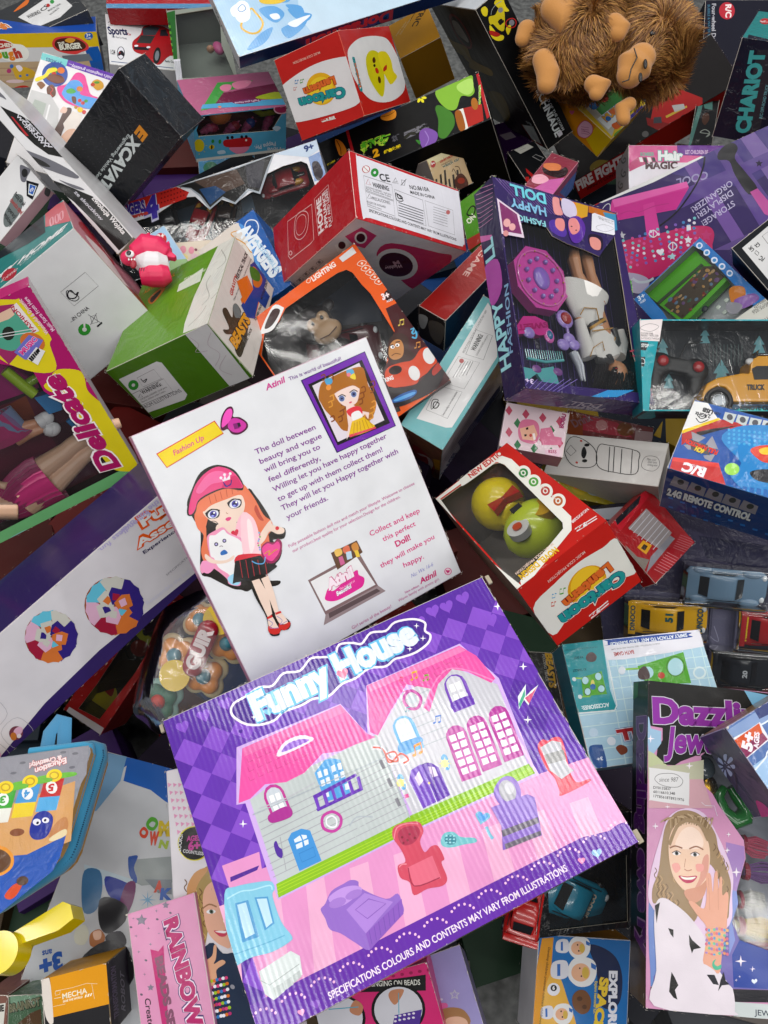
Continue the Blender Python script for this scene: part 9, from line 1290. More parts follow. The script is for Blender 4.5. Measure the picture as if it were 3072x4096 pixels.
# ------------------------------------------------------------------ toys, tools for them
def at(k, p, rz=0.0, rx=0.0, ry=0.0):
    m = B[k].matrix_basis if isinstance(k, str) else k
    return m @ Matrix.Translation(p) @ Matrix.Rotation(rz, 4, 'Z') @ Matrix.Rotation(rx, 4, 'X') @ Matrix.Rotation(ry, 4, 'Y')
def fused(acc, name, mat, col, parent, vox=0.002, smooth=2):
    """melt overlapping shapes into one continuous skin"""
    o = mesh_obj(name, acc.v, acc.f, acc.c, mat, parent, True)
    m = o.modifiers.new('r', 'REMESH'); m.mode = 'VOXEL'; m.voxel_size = vox; m.use_smooth_shade = True
    s = o.modifiers.new('s', 'SMOOTH'); s.iterations = smooth * 3; s.factor = 0.5
    bpy.context.view_layer.update()
    ev = o.evaluated_get(bpy.context.evaluated_depsgraph_get()); me = bpy.data.meshes.new_from_object(ev)
    o.modifiers.clear(); o.data = me
    for a in list(me.color_attributes): me.color_attributes.remove(a)
    ca = me.color_attributes.new('Col', 'FLOAT_COLOR', 'CORNER'); ca.data.foreach_set('color', list(rgb(col)) * len(me.loops))
    if not me.materials: me.materials.append(MAT[mat])
    for p in me.polygons: p.use_smooth = True
    return o
def lettering(acc, key, col, o, ax, ay, z):
    V, F = GLY[key]
    acc.add([Vector((o[0] + ax[0]*x + ay[0]*y, o[1] + ax[1]*x + ay[1]*y, z)) for x, y in V], [orient([(p[0]*ax[0]+p[1]*ay[0], p[0]*ax[1]+p[1]*ay[1]) for p in V], f) for f in F], rgb(col))
def loft(acc, st, col, n=16, p=3.0):
    """stations (x, half width, bottom, top) joined into a rounded body along x"""
    V = []
    for x, w, z0, z1 in st:
        for k in range(n):
            t = 2*math.pi*k/n; c, s = math.cos(t), math.sin(t)
            V.append(Vector((x, w*math.copysign(abs(c)**(2/p), c), (z0+z1)/2 + (z1-z0)/2*math.copysign(abs(s)**(2/p), s))))
    F = [(i*n+k, (i+1)*n+k, (i+1)*n+(k+1) % n, i*n+(k+1) % n) for i in range(len(st)-1) for k in range(n)]
    F += [tuple(range(n)), tuple((len(st)-1)*n+k for k in range(n-1, -1, -1))]
    acc.add(V, F, rgb(col))
def toy_car(M, L, Wd, H, col, label, group, glass='15181c', deck=None, spoiler=False, marks=(), scoops=False, fenders=False):
    """front towards +x, stands on z = 0"""
    r = empty('toy_car', M, label, 'toy car', group)
    a = Acc(); w = Wd/2; g = H*0.16
    loft(a, [(-L/2, w*.72, g*1.4, H*.5), (-L*.46, w*.93, g, H*.58), (-L*.3, w, g*.8, H*.62), (-L*.08, w*.95, g*.8, H*.6), (L*.16, w*.96, g*.8, H*.58), (L*.33, w*.98, g*.8, H*.55), (L*.44, w*.86, g, H*.46), (L*.48, w*.72, g*1.1, H*.42), (L/2, w*.5, g*1.3, H*.36)], col, n=22, p=2.5)
    loft(a, [(-L*.33, w*.62, H*.5, H*.6), (-L*.2, w*.7, H*.5, H*.93), (-L*.02, w*.7, H*.5, H), (L*.1, w*.68, H*.5, H*.92), (L*.2, w*.62, H*.5, H*.6)], col, p=3.5)
    if fenders:
        for x in (-L*.3, L*.3):
            for s in (-1, 1): a.ell((x, s*w*.8, H*.46), (L*.13, w*.26, H*.2), col)
    if scoops:
        for s in (-1, 1): a.ell((-L*.28, s*w*.5, H*.62), (L*.12, w*.24, H*.22), 'b8882c'); a.ell((L*.2, s*w*.46, H*.55), (L*.16, w*.3, H*.16), col)
        a.rbox((-L*.45, -w*.14, H*.6), (-L*.1, w*.14, H*.72), '16181c', 0.001)
    body = a.obj('car_body', 'plastic', r)
    for (x0, z0, w0), (x1, z1, w1) in (((-L*.325, H*.63, w*.5), (-L*.215, H*.915, w*.55)), ((L*.205, H*.62, w*.52), (L*.115, H*.915, w*.56))):
        s = 1 if x0 > 0 else -1; e = 0.0006 * s; q = Acc()
        q.add([Vector((x0+e, -w0, z0)), Vector((x1+e, -w1, z1)), Vector((x1+e, w1, z1)), Vector((x0+e, w0, z0))], [(0, 1, 2, 3) if s < 0 else (3, 2, 1, 0)], rgb(glass))
        q.obj('windscreen' if s > 0 else 'rear_window', 'plastic', r, smooth=False)
    for s in (-1, 1):
        q = Acc(); y = s*(w*.715)
        q.add([Vector((-L*.2, y, H*.62)), Vector((L*.13, y, H*.62)), Vector((L*.07, y*.985, H*.86)), Vector((-L*.16, y*.985, H*.86))], [(0, 1, 2, 3) if s < 0 else (3, 2, 1, 0)], rgb(glass))
        q.obj('side_window', 'plastic', r, smooth=False)
    if spoiler: q = Acc(); q.rbox((-L*.5, -w*.95, H*.66), (-L*.4, w*.95, H*.72), col, 0.0008); q.rbox((-L*.46, -w*.7, H*.5), (-L*.43, w*.7, H*.68), col, 0.0006); q.obj('spoiler', 'plastic', r)
    for x in (-L*.3, L*.3):
        for s in (-1, 1):
            q = Acc(); q.cyl((x, s*w*.9, H*.22), H*.23, w*.24, '121214', 'y'); wh = q.obj('wheel', 'soft', r)
            q = Acc(); q.cyl((x, s*w*.9, H*.22), H*.13, w*.26, 'a8acb0', 'y', 10); q.obj('rim', 'metal', wh)
    for s in (-1, 1):
        q = Acc(); q.ell((L*.455, s*w*.6, H*.42), (L*.03, w*.16, H*.07), 'e8ecf0'); q.obj('headlight', 'plastic', r)
        q = Acc(); q.tube([(-L*.3, s*w*.80, H*.60), (0, s*w*.76, H*.62), (L*.3, s*w*.78, H*.56)], H*.018, '1a1a1c', n=5); q.obj('side_trim', 'soft', r)
    if marks:
        q = Acc()
        for key, c, x, y, dx, dy, hh, z in marks:
            l = math.hypot(dx, dy); lettering(q, key, c, (x*L, y*Wd), (dx*L, dy*Wd), (-dy*Wd/math.hypot(dx*L, dy*Wd)*hh*L, dx*L/math.hypot(dx*L, dy*Wd)*hh*L), z*H)
        q.obj('painted_number', 'plastic', r, smooth=False)
    return r
def blister(r, L, Wd, H, film='film'):
    q = Acc(); loft(q, [(-L/2, Wd/2, 0, H*.7), (-L*.45, Wd/2, 0, H*.95), (0, Wd/2, 0, H), (L*.45, Wd/2, 0, H*.9), (L/2, Wd/2, 0, H*.6)], 'ffffff', p=5); q.obj('blister_dome', film, r)
# floor
a = Acc(); a.add([Vector((x*6, y*6, 0)) for x, y in ((-1,-1),(1,-1),(1,1),(-1,1))], [(0,1,2,3)], rgb('5a5c5c'))
fm, t_, N_, L_, b_ = nodes('speckled_floor_tile')
tc_ = N_.new('ShaderNodeTexCoord'); n_ = N_.new('ShaderNodeTexNoise'); n_.inputs['Scale'].default_value = 60; n_.inputs['Detail'].default_value = 8; L_.new(tc_.outputs['Object'], n_.inputs['Vector'])
cr_ = N_.new('ShaderNodeValToRGB'); cr_.color_ramp.elements[0].position = .35; cr_.color_ramp.elements[0].color = (.07, .072, .07, 1); cr_.color_ramp.elements[1].position = .75; cr_.color_ramp.elements[1].color = (.17, .175, .17, 1)
L_.new(n_.outputs['Fac'], cr_.inputs[0]); L_.new(cr_.outputs[0], b_.inputs['Base Color']); b_.inputs['Roughness'].default_value = .18
o = a.obj('floor', fm, None, smooth=False); o['kind'] = 'structure'
# filler cartons added below the visible ones to keep the gaps dark
random.seed(11)
DK = ['7a2420', '24508c', '8c7420', '4a2c6c', '2a2c34', '3a2030', '24303c', '4a3c28', '30243c', '5a2420', '24402c', '484a50', '1c2430', '6a6460']  # dark tones stand in for the shade between the toys
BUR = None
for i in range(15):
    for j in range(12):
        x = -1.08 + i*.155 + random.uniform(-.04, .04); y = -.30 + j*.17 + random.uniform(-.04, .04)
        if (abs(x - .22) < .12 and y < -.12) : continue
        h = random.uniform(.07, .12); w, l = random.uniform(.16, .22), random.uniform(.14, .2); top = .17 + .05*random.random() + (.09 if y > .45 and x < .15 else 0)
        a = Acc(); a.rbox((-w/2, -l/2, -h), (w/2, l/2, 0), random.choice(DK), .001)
        o = a.obj('filler_carton', 'matt', None, smooth=False, M=Matrix.Translation((x, y, top)) @ Matrix.Rotation(random.uniform(0, 3), 4, 'Z') @ Matrix.Rotation(random.uniform(-.22, .22), 4, 'X'))
        tag(o, 'dark coloured filler carton added to close the gaps under the other toys', 'carton', 'filler cartons added deep in the pile')
# ---------------- cars in the tray
CG = 'toy cars in the dark violet tray'
for k, (p, rz, L, Wd, H, col, lab, kw) in enumerate((
  ((0.0361, 0.0189, -0), -0.19, 0.1129, 0.0573, .024, '7490a8', 'slate blue vintage toy car, uppermost in the violet tray', dict(glass='2c3034', fenders=True)),
  ((-0.0498, -0.0274, 0), -0.13, 0.1149, 0.0587, .024, 'f2bc1e', 'yellow toy racing car marked 51 above the tile pattern carton', dict(spoiler=True, marks=((('DINOCO',.04,''),'1c5c6c',.44,-.33,0,.66,.07,.56),(('DINOCO',.04,''),'1c5c6c',-.41,-.36,0,.72,.06,.725),(('51',.05,''),'1c6c70',.06,-.02,0,.25,.09,1.01)))),
  ((0.0981, -0.0555, -0), -0.15, 0.0981, 0.0608, .024, 'b01c20', 'red toy racing car with black stripes cut by the right edge', dict(spoiler=True, marks=((('Rusteze',.04,''),'e8c828',-.38,-.34,0,.66,.07,.64),))),
  ((0.0507, -0.1208, 0), -0.15, 0.0915, 0.0648, .024, '1c1f26', 'black toy racing car marked 20 beside the tile pattern carton', dict(spoiler=True, marks=((('20',.04,''),'c8ccd0',.05,-.1,0,.2,.07,1.01),))))):
    c = toy_car(at('carcard', (p[0], p[1], .001), rz), L, Wd, H, col, lab, CG, **kw)
    blister(c, L*1.1, Wd*1.15, H*1.22)
c = toy_car(at('dinobox', (0.0157, -0.0461, -0.045), -0.47), .085, .055, .028, '2492b0', 'turquoise toy car under the clear window at the bottom', 'toy cars in dark cartons', marks=((('DINOCO',.04,''),'e8d8c0',.25,-.28,0,.56,.08,.6),))
c = toy_car(Matrix.Translation((0.1545, 0.0345, 0.42)) @ Matrix.Rotation(1.3, 4, 'Z'), .07, .04, .024, 'b8201c', 'red toy car end sticking out below the doll house carton', 'toy cars in dark cartons', spoiler=True)
AG = 'armoured toy vehicles in the window carton'
toy_car(at('aveng', (0.123, 0.0414, -0.045), 3.13), .095, .05, .026, '8c1c28', 'dark red and gold armoured toy vehicle on the right under film', AG, scoops=True)
toy_car(at('aveng', (-0.0489, 0.0156, -0.045), -2.16), .085, .045, .026, '8c1c28', 'dark red and gold armoured toy vehicle left of the blue lettered carton', AG, scoops=True)
toy_car(at('aveng', (-0.1085, 0.0382, -0.045), -1.48), .085, .04, .026, '2c2e32', 'charcoal armoured toy vehicle at the left end of the window carton', AG, scoops=True)
toy_car(at('aveng', (-0.0014, 0.0156, -0.05), -1.97), .07, .04, .022, '3c2c28', 'dark brown armoured toy vehicle beside the raccoon picture', AG, scoops=True)
# ---------------- yellow truck and remote control
r = empty('toy_truck', at('truck', (0, 0, 0)), 'yellow toy truck with chrome horns behind clear wrinkled film', 'toy truck')
P = [(-0.0387, -0.0497, -0.02), (-0.0366, -0.0374, -0.02), (-0.0295, -0.0241, -0.02), (-0.015, -0.0162, -0.02), (0.0224, -0.009, -0.02), (0.0315, -0.0101, -0.02), (0.0346, 0.0085, -0.02), (0.0433, 0.0164, -0.02), (0.1221, 0.0187, -0.02), (0.118, -0.051, -0.02), (0.0051, -0.0512, -0.02), (0.0025, -0.0374, -0.02), (-0.0047, -0.0296, -0.02), (-0.0155, -0.0281, -0.02), (-0.0249, -0.0341, -0.02), (-0.0296, -0.0497, -0.02)]
a = Acc(); a.prism([(p[0], p[1]) for p in P], -.046, -.008, 'dd981c'); fused(a, 'truck_body', 'plastic', 'f4b020', r, .0013, 1)
a = Acc(); P = [(0.0345, -0.0033, 0), (0.0415, 0.0007, -0), (0.0673, 0.0012, 0), (0.0662, -0.0186, -0), (0.0373, -0.0191, -0)]; a.prism([(p[0], p[1]) for p in P], -.012, -.0068, '14181c'); a.obj('cab_window', 'plastic', r, smooth=False)
a = Acc(); P = [(0.0024, -0.0548, -0), (0.1068, -0.0546, 0), (0.1061, -0.0666, -0), (0.004, -0.0667, 0)]; a.prism([(p[0], p[1]) for p in P], -.04, -.010, '1c5c80'); a.obj('side_step', 'jelly', r, smooth=False)
p = (-0.0159, -0.0512, -0.014); a = Acc(); a.cyl(p, .0205, .018, '18181a', 'z', 32); a.torus((p[0], p[1], p[2]+.009), .0165, .0035, '18181a'); wh = a.obj('wheel', 'soft', r)
a = Acc(); a.cyl((p[0], p[1], p[2]+.009), .0105, .002, '9ca0a4', 'z', 8); a.torus((p[0], p[1], p[2]+.010), .008, .001, 'b8bcc0'); a.obj('rim', 'metal', wh)
for q in ([(0.0471, 0.0254, -0.02), (0.0501, 0.0209, -0.02), (0.0874, 0.0227, -0.02)], [(0.0417, 0.0172, -0.012), (0.046, 0.0156, -0.012), (0.0829, 0.017, -0.012)]): a = Acc(); a.tube(q, [.0065, .003, .002], 'c8ccd0'); a.obj('horn', 'metal', r)
a = Acc(); a.ell((0.0348, 0.0089, -0.012), (.007, .005, .004), 'e8e8e8'); a.obj('roof_lamp', 'plastic', r)
q = [(0.0258, -0.034, -0), (0.0515, -0.0339, -0), (0.0262, -0.0263, 0)]; a = Acc(); lettering(a, ('TRUCK',.05,''), '302c28', q[0], (q[1][0]-q[0][0], q[1][1]-q[0][1]), (q[2][0]-q[0][0], q[2][1]-q[0][1]), -.0072); a.obj('door_lettering', 'plastic', r, smooth=False)
r = empty('remote_control', at('truck', (-0.0626, 0.0058, -0.03), -0.18), 'black remote control with two red sticks left of the yellow truck', 'remote control')
a = Acc()
for s in (-1, 1): a.ell((s*.026, 0, 0), (.02, .018, .009), '1e2022'); a.ell((s*.03, -.018, -.002), (.012, .022, .008), '1e2022')
a.rbox((-.024, -.01, -.008), (.024, .013, .007), '1e2022', .004); fused(a, 'handset', 'soft', '1c1e20', r, .0015)
for s in (-1, 1): a = Acc(); a.ell((s*.026, .002, .011), (.0085, .0085, .006), 'b82830'); a.obj('control_stick', 'plastic', r)
a = Acc(); a.tube([(0, .012, .002), (.006, .035, .003), (.03, .045, .0)], .0012, '1c1e20'); a.obj('antenna', 'soft', r)
# ---------------- lime tablet
r = empty('drawing_tablet', at('tablet', (0, 0, 0)), 'lime green toy tablet with a picture screen under clear film', 'toy tablet')
a = Acc(); P = [(-0.0492, 0.1074, -0.022), (0.0522, 0.1057, -0.022), (0.0518, 0.0833, -0.022), (0.0531, 0.0176, -0.022), (-0.0236, 0.0104, -0.022), (-0.04, 0.0134, -0.022), (-0.0468, 0.082, -0.022)]
a.prism([(p[0], p[1]) for p in P], -.03, -.014, '62c418'); a.obj('tablet_frame', 'plastic', r, smooth=False)
a = Acc(); P = [(-0.0413, 0.0647, -0.0135), (0.0433, 0.07, -0.0135), (0.0541, 0.0554, -0.0135), (0.0536, 0.0255, -0.0135), (-0.0353, 0.0188, -0.0135)]; a.prism([(p[0], p[1]) for p in P], -.0139, -.0132, '5c5040'); sc = a.obj('screen', 'gloss', r, smooth=False)
random.seed(3); a = Acc()
for k in range(46):
    u, v = random.random(), random.random(); q = [Vector(p) for p in P]; c = q[0].lerp(q[1], u).lerp(q[4].lerp(q[3], u), v)
    a.ell((c.x, c.y, -.0131), (.0035*random.uniform(.5, 1.3), .0035*random.uniform(.5, 1.3), .0002), random.choice(['a86c38','7c5c8c','c8a878','486c58','8c3c30','c89c60','6c8ca8','4c3828']), u=8, v=4)
a.obj('screen_picture', 'gloss', sc)
a = Acc(); P = [(-0.0467, 0.0796, -0.0125), (0.0441, 0.077, -0.0125), (0.0448, 0.0707, -0.0125), (-0.0461, 0.0735, -0.0125)]; a.prism([(p[0], p[1]) for p in P], -.0138, -.0128, '2c4c10'); a.obj('stylus_slot', 'soft', r, smooth=False)
for p, s in (([(-0.0001, 0.003, -0.012), (-0.0001, 0.003, -0.012)], .0055), ([(-0.0138, -0.0123, -0.012), (-0.0138, -0.0123, -0.012)], .004)): a = Acc(); a.ell(p[0], (s, s, .002), '2c3840'); a.obj('round_button', 'soft', r)
for k, p in enumerate([(0.0157, -0.012, -0.0125), (0.0315, -0.0123, -0.0125), (0.0171, -0.0272, -0.0125), (0.0306, -0.0276, -0.0125)]): a = Acc(); a.rbox((p[0]-.0035, p[1]-.0035, p[2]-.001), (p[0]+.0035, p[1]+.0035, p[2]+.001), 'dce8dc', .001); a.obj('number_key', 'plastic', r)
# ---------------- doll in the purple carton
r = empty('fashion_doll', at('doll', (0, 0, 0)), 'doll in a white dress with gold trim lying head down in the purple carton', 'doll')
Z = -.02
a = Acc()
for P, R_ in (([(0.0386, 0.0971, -0.02), (0.0313, 0.0703, -0.02), (0.0334, 0.0457, -0.02), (0.0423, 0.025, -0.02), (0.0391, -0.0026, -0.02)], [.006, .010, .0085, .011, .014]), ([(0.0576, 0.0935, -0.02), (0.0582, 0.0758, -0.02), (0.0602, 0.0509, -0.02), (0.0628, 0.0288, -0.02), (0.0611, 0.0011, -0.02)], [.006, .010, .0085, .011, .014])): a.tube(P, R_, 'd8a078')
P = [(0.05, -0.0007, -0.02), (0.0615, -0.0234, -0.02), (0.0619, -0.0477, -0.02), (0.0648, -0.0738, -0.02), (0.0711, -0.0921, -0.02)]; a.tube(P, [.02, .014, .018, .018, .006], 'd8a078', flat=.6)
P = [(0.0247, -0.089, -0.019), (0.0193, -0.0544, -0.019), (0.0177, -0.0284, -0.019), (0.017, -0.0117, -0.019), (0.0165, -0.0046, -0.019)]; a.tube(P, [.007, .006, .0055, .005, .006], 'd8a078')
c = (0.077, -0.1048, -0.022); a.ell(c, (.0175, .019, .0165), 'd8a078')
h = (0.0128, -0.0073, -0.015)
for k in range(5): a.tube([h, (h[0]-.004+k*.002, h[1]+.006, h[2]), (h[0]-.0055+k*.0028, h[1]+.0105-abs(k-2)*.0012, h[2]-.001)], [.0016, .0013, .001], 'd8a078', n=6)
fused(a, 'doll_body', 'skin', 'd09a74', r, .0011, 1)
for P, R_, nm in (([(0.0417, 0.0238, -0.018), (0.0377, 0.0059, -0.018), (0.0408, -0.0131, -0.018), (0.0524, -0.0283, -0.018), (0.0553, -0.0351, -0.018)], [.044, .042, .034, .019, .018], 'skirt'), ([(0.0563, -0.0374, -0.018), (0.0584, -0.054, -0.018), (0.0616, -0.0727, -0.018), (0.0664, -0.084, -0.018), (0.0684, -0.0886, -0.018)], [.018, .025, .031, .027, .012], 'jacket')):
    a = Acc(); a.tube(P, R_, 'eceae6', n=28, flat=.38)
    o = a.obj(nm, 'cloth', r)
a = Acc(); a.tube([(0.0236, -0.0899, -0.0175), (0.0186, -0.0553, -0.0175), (0.0171, -0.0317, -0.0175)], [.012, .0095, .0075], 'eceae6', n=14); a.obj('sleeve', 'cloth', r)
a = Acc(); a.tube([(0.0838, -0.0796, -0.0175), (0.0973, -0.0559, -0.0175), (0.0958, -0.0365, -0.0175)], [.011, .009, .0075], 'e4e2de', n=14); a.obj('sleeve', 'cloth', r)
a = Acc(); a.tube([(0.0502, -0.0278, -0.0172), (0.0531, -0.0346, -0.0172)], .0195, '17171a', n=24, flat=.44); a.tube([(0.0511, -0.0302, -0.0165), (0.0532, -0.0337, -0.0165)], .0199, 'c8962c', n=24, flat=.44); a.obj('belt', 'satin', r)
a = Acc(); a.tube([(0.0317, -0.0501, -0.0095), (0.0748, -0.0388, -0.0095), (0.0781, -0.0504, -0.0095), (0.0542, -0.0872, -0.0095)], .0011, 'c8962c', n=6); a.tube([(0.0774, -0.0386, -0.009), (0.0808, -0.0599, -0.009), (0.053, -0.0899, -0.009)], .0055, '17171a', n=8, flat=.25); a.tube([(0.0304, -0.0943, -0.011), (0.0447, -0.0959, -0.011), (0.0628, -0.0889, -0.011)], .006, '17171a', n=8, flat=.5); a.tube([(0.0077, -0.0306, -0.004), (0.0176, -0.0183, -0.004), (0.0418, -0.0154, -0.004), (0.0433, -0.0344, -0.004)], .0009, 'c8962c', n=6); a.tube([(0.014, -0.0941, -0.006), (0.0233, -0.0789, -0.006), (0.0437, -0.0666, -0.006), (0.0448, -0.0806, -0.006)], .0007, 'c8962c', n=6); a.obj('gold_trim', 'satin', r)
a = Acc(); random.seed(5)
for k in range(70):
    s = random.uniform(-1, 1); c1 = Vector(c) + Vector((s*.0175, .002 + random.uniform(-.012, .002), random.uniform(-.004, .0135)))
    a.tube([c1, c1 + Vector((s*.006, -.006, .002)), c1 + Vector((s*.01 + random.uniform(-.006, .006), -.018 - random.random()*.008, random.uniform(-.01, 0)))], [.0028, .0022, .0008], '181416', n=5)
for k in range(40):
    p0 = Vector((0.0464, -0.097, -0.016)) + Vector((random.uniform(-.010, .008), random.uniform(-.008, .008), random.uniform(-.002, .006)))
    a.tube([p0, p0 + Vector((-.006, -.012, .001)), p0 + Vector((-.010 + random.uniform(-.004, .004), -.028, -.006))], [.0024, .002, .0008], '181416', n=5)
a.obj('hair', 'hair', r)
a = Acc(); f = (0.0618, -0.1115, -0.0065)
for s in (-1, 1): a.ell((f[0]+s*.0042, f[1]+.0, f[2]+.0012), (.0019, .001, .0004), 'f4f0ee'); a.ell((f[0]+s*.0042, f[1], f[2]+.0015), (.0009, .0009, .0004), '2c1c18')
a.ell((f[0], f[1]+.0055, f[2]+.0004), (.0022, .0009, .0007), 'c83c50'); a.obj('face_paint', 'plastic', r)
# pink comb set
CS = 'dress-up pieces beside the doll'
def piece(name, label, cat, build, mat='jelly', grp=CS):
    a = Acc(); build(a); tag(a.obj(name, mat, None, M=at('doll', (0, 0, 0))), label, cat, grp)
p = (-0.046, 0.0219, -0.022); R1 = 0.0496
def f_mirror(a):
    a.prism([(p[0]+R1*math.cos(t*math.pi/4+.4), p[1]+R1*1.05*math.sin(t*math.pi/4+.4)) for t in range(8)], -.03, -.014, 'd858b4')
    a.torus((p[0], p[1], -.013), R1*.86, .0016, 'e87cc8')
    a.ell((p[0], p[1], -.013), (R1*.3, R1*.36, .005), '9c7cd8')
    for k in range(11): t = k*.571; a.ell((p[0]+R1*.55*math.cos(t), p[1]+R1*.6*math.sin(t), -.012), (.0035, .0035, .004), 'a88ce0'); a.ell((p[0]+R1*.8*math.cos(t), p[1]+R1*.84*math.sin(t), -.012), (.0013, .0013, .0013), 'c8a040')
piece('hand_mirror', 'pink octagonal mirror back with a lilac flower in the middle', 'toy mirror', f_mirror)
def f_name(a):
    P = [(-0.1008, -0.0571, 0), (-0.0874, -0.0415, -0), (-0.0655, -0.0378, -0), (-0.045, -0.0436, -0), (-0.0446, -0.0618, 0), (-0.0633, -0.0669, -0), (-0.0761, -0.0644, -0), (-0.1008, -0.0704, -0)]; a.prism([(q[0], q[1]) for q in P], -.028, -.018, 'd83c9c')
    q0, q1 = P[3], P[0]; lettering(a, ('SWEET',.05,''), 'b81c78', q0, (q1[0]-q0[0], q1[1]-q0[1]), (.001, -.008), -.0175)
piece('name_brooch', 'hot pink brooch with raised lettering below the octagonal mirror', 'toy brooch', f_name)
def f_heart(a):
    q = (-0.0081, -0.0321, -0.02); a.ell(q, (.0155, .0145, .004), 'a88cd8'); a.ell((q[0], q[1], q[2]+.003), (.010, .0095, .004), 'b02828'); a.tube([q, (q[0]+.002, q[1]-.03, q[2])], .0025, 'a88cd8')
piece('heart_wand', 'lilac wand with a red heart stone beside the brooch', 'toy wand', f_heart)
def f_ring(a):
    q = (-0.0439, -0.0633, -0.02); a.ell(q, (.0095, .0115, .003), 'e070c0'); a.ell((q[0], q[1], q[2]+.002), (.0055, .007, .003), '2878a8')
piece('stone_ring', 'pink ring with an oval blue stone above the comb', 'toy ring', f_ring)
def f_comb(a):
    P = [(-0.0908, -0.1037, -0.02), (-0.0592, -0.1052, -0.02), (-0.0249, -0.0985, -0.02)]; a.tube(P, .0022, '6cc0c4')
    for k in range(17): s = Vector(P[0]).lerp(Vector(P[2]), k/16); a.tube([s, s + Vector((-.0008, .0135, 0))], [.0008, .0005], '6cc0c4', n=5)
    P = [(-0.1071, -0.1171, 0), (-0.079, -0.1189, -0), (-0.0453, -0.1102, -0), (-0.041, -0.1285, 0), (-0.0397, -0.1416, -0), (-0.0653, -0.1423, -0), (-0.0775, -0.1242, -0), (-0.1013, -0.14, -0), (-0.1079, -0.1344, -0)]; a.prism([(q[0], q[1]) for q in P], -.024, -.02, '6cc0c4')
    for cx in [(-0.0763, -0.1174, -0.02), (-0.0385, -0.1172, -0.02)]: a.ell(cx, (.0085, .006, .0012), '8c58a0')
piece('butterfly_comb', 'pale aqua comb with a butterfly handle at the bottom left of the doll carton', 'toy comb', f_comb)
def f_bow(a):
    for q in [(-0.0197, -0.0736, -0.02), (0.0008, -0.0707, -0.02), (-0.006, -0.0624, -0.02), (-0.0806, -0.0641, -0.02)]: a.ell(q, (.011, .009, .004), 'a890dc')
piece('lilac_bow', 'lilac ribbon bow between the comb and the doll', 'toy bow', f_bow)
def f_sh(a):
    P = [(-0.0048, -0.0832, -0.02), (0.0023, -0.1031, -0.02), (0.0044, -0.1258, -0.02)]; a.tube(P, [.006, .005, .002], 'b8bcc8'); a.tube([Vector(v)+Vector((.006, 0, 0)) for v in P], [.004, .004, .001], 'd8dce4')
piece('clear_brush', 'clear silver brush handle beside the doll hair', 'toy brush', f_sh)
# ---------------- seated doll in the magenta carton
r = empty('fashion_doll', at('delicate', (0, 0, 0)), 'doll with bare legs and a pleated magenta skirt in the magenta carton', 'doll')
a = Acc()
for P, R_ in (([(-0.0207, -0.0973, -0.02), (0.018, -0.0807, -0.02), (0.0644, -0.0736, -0.02), (0.0756, -0.0697, -0.02), (0.114, -0.0656, -0.02), (0.1473, -0.0711, -0.02)], [.018, .0165, .0125, .0115, .012, .007]), ([(-0.0205, -0.1189, -0.02), (0.0242, -0.108, -0.02), (0.0684, -0.0941, -0.02), (0.0792, -0.0911, -0.02), (0.1168, -0.085, -0.02), (0.1356, -0.0928, -0.02)], [.018, .0165, .0125, .0115, .012, .007])): a.tube(P, R_, 'd8a888', n=14)
a.tube([(-0.0423, -0.0687, -0.02), (-0.0612, -0.0783, -0.02), (-0.059, -0.0955, -0.02), (-0.0302, -0.113, -0.02)], [.006, .012, .02, .02], 'd8a888', n=14)
a.tube([(-0.0403, -0.0556, -0.012), (-0.0345, -0.0667, -0.012), (-0.03, -0.0733, -0.012), (-0.0258, -0.077, -0.012)], [.006, .005, .005, .006], 'd8a888')
h = (-0.0258, -0.077, -0.012)
for k in range(4): a.tube([h, (h[0]+.008, h[1]-.003+k*.002, h[2]), (h[0]+.014-abs(k-1)*.001, h[1]-.005+k*.0028, h[2]-.002)], [.0022, .0018, .0012], 'd8a888', n=6)
fused(a, 'doll_body', 'skin', 'ecc4a6', r, .0014, 1)
a = Acc(); P = [Vector(v) for v in [(-0.0451, -0.1083, -0.018), (-0.0266, -0.1033, -0.018), (-0.0065, -0.0994, -0.018), (0.0169, -0.0974, -0.018), (0.0284, -0.0988, -0.018)]]
n_ = 56; V = []
for i, (c_, w_) in enumerate(zip(P, (.020, .030, .034, .037, .038))):
    d_ = (P[-1] - P[0]).normalized(); s_ = d_.cross(Vector((0, 0, 1))).normalized(); u_ = s_.cross(d_)
    for k in range(n_):
        t = 2*math.pi*k/n_; rr = w_*(1 + (.05 if k % 2 else -.02)); V.append(c_ + s_*math.cos(t)*rr + u_*math.sin(t)*rr*.5)
a.add(V, [(i*n_+k, i*n_+(k+1) % n_, (i+1)*n_+(k+1) % n_, (i+1)*n_+k) for i in range(4) for k in range(n_)], rgb('a81464'))
o = a.obj('pleated_skirt', 'satin', r)
r = empty('small_doll', at('delicate', (0, 0, 0)), 'smaller doll with white shoes and a blue tulle skirt above the big doll legs', 'doll')
a = Acc()
for P in ([(0.0128, -0.0142, -0.03), (0.0328, -0.0202, -0.03), (0.0524, -0.0236, -0.03)], [(0.0146, -0.0324, -0.03), (0.0348, -0.0312, -0.03), (0.0551, -0.0337, -0.03)]): a.tube(P, [.009, .008, .006], 'd8a888', n=12)
fused(a, 'doll_legs', 'skin', 'd8a080', r, .0014, 1)
for P in ([(0.0535, -0.0234, -0.028), (0.0637, -0.0228, -0.028)], [(0.0568, -0.0342, -0.026), (0.0637, -0.0392, -0.026)]): a = Acc(); a.tube([P[0], P[1]], [.0095, .010], 'e4e4e6'); a.ell(P[1], (.012, .010, .008), 'e8e8ea'); a.obj('white_shoe', 'soft', r)
a = Acc()
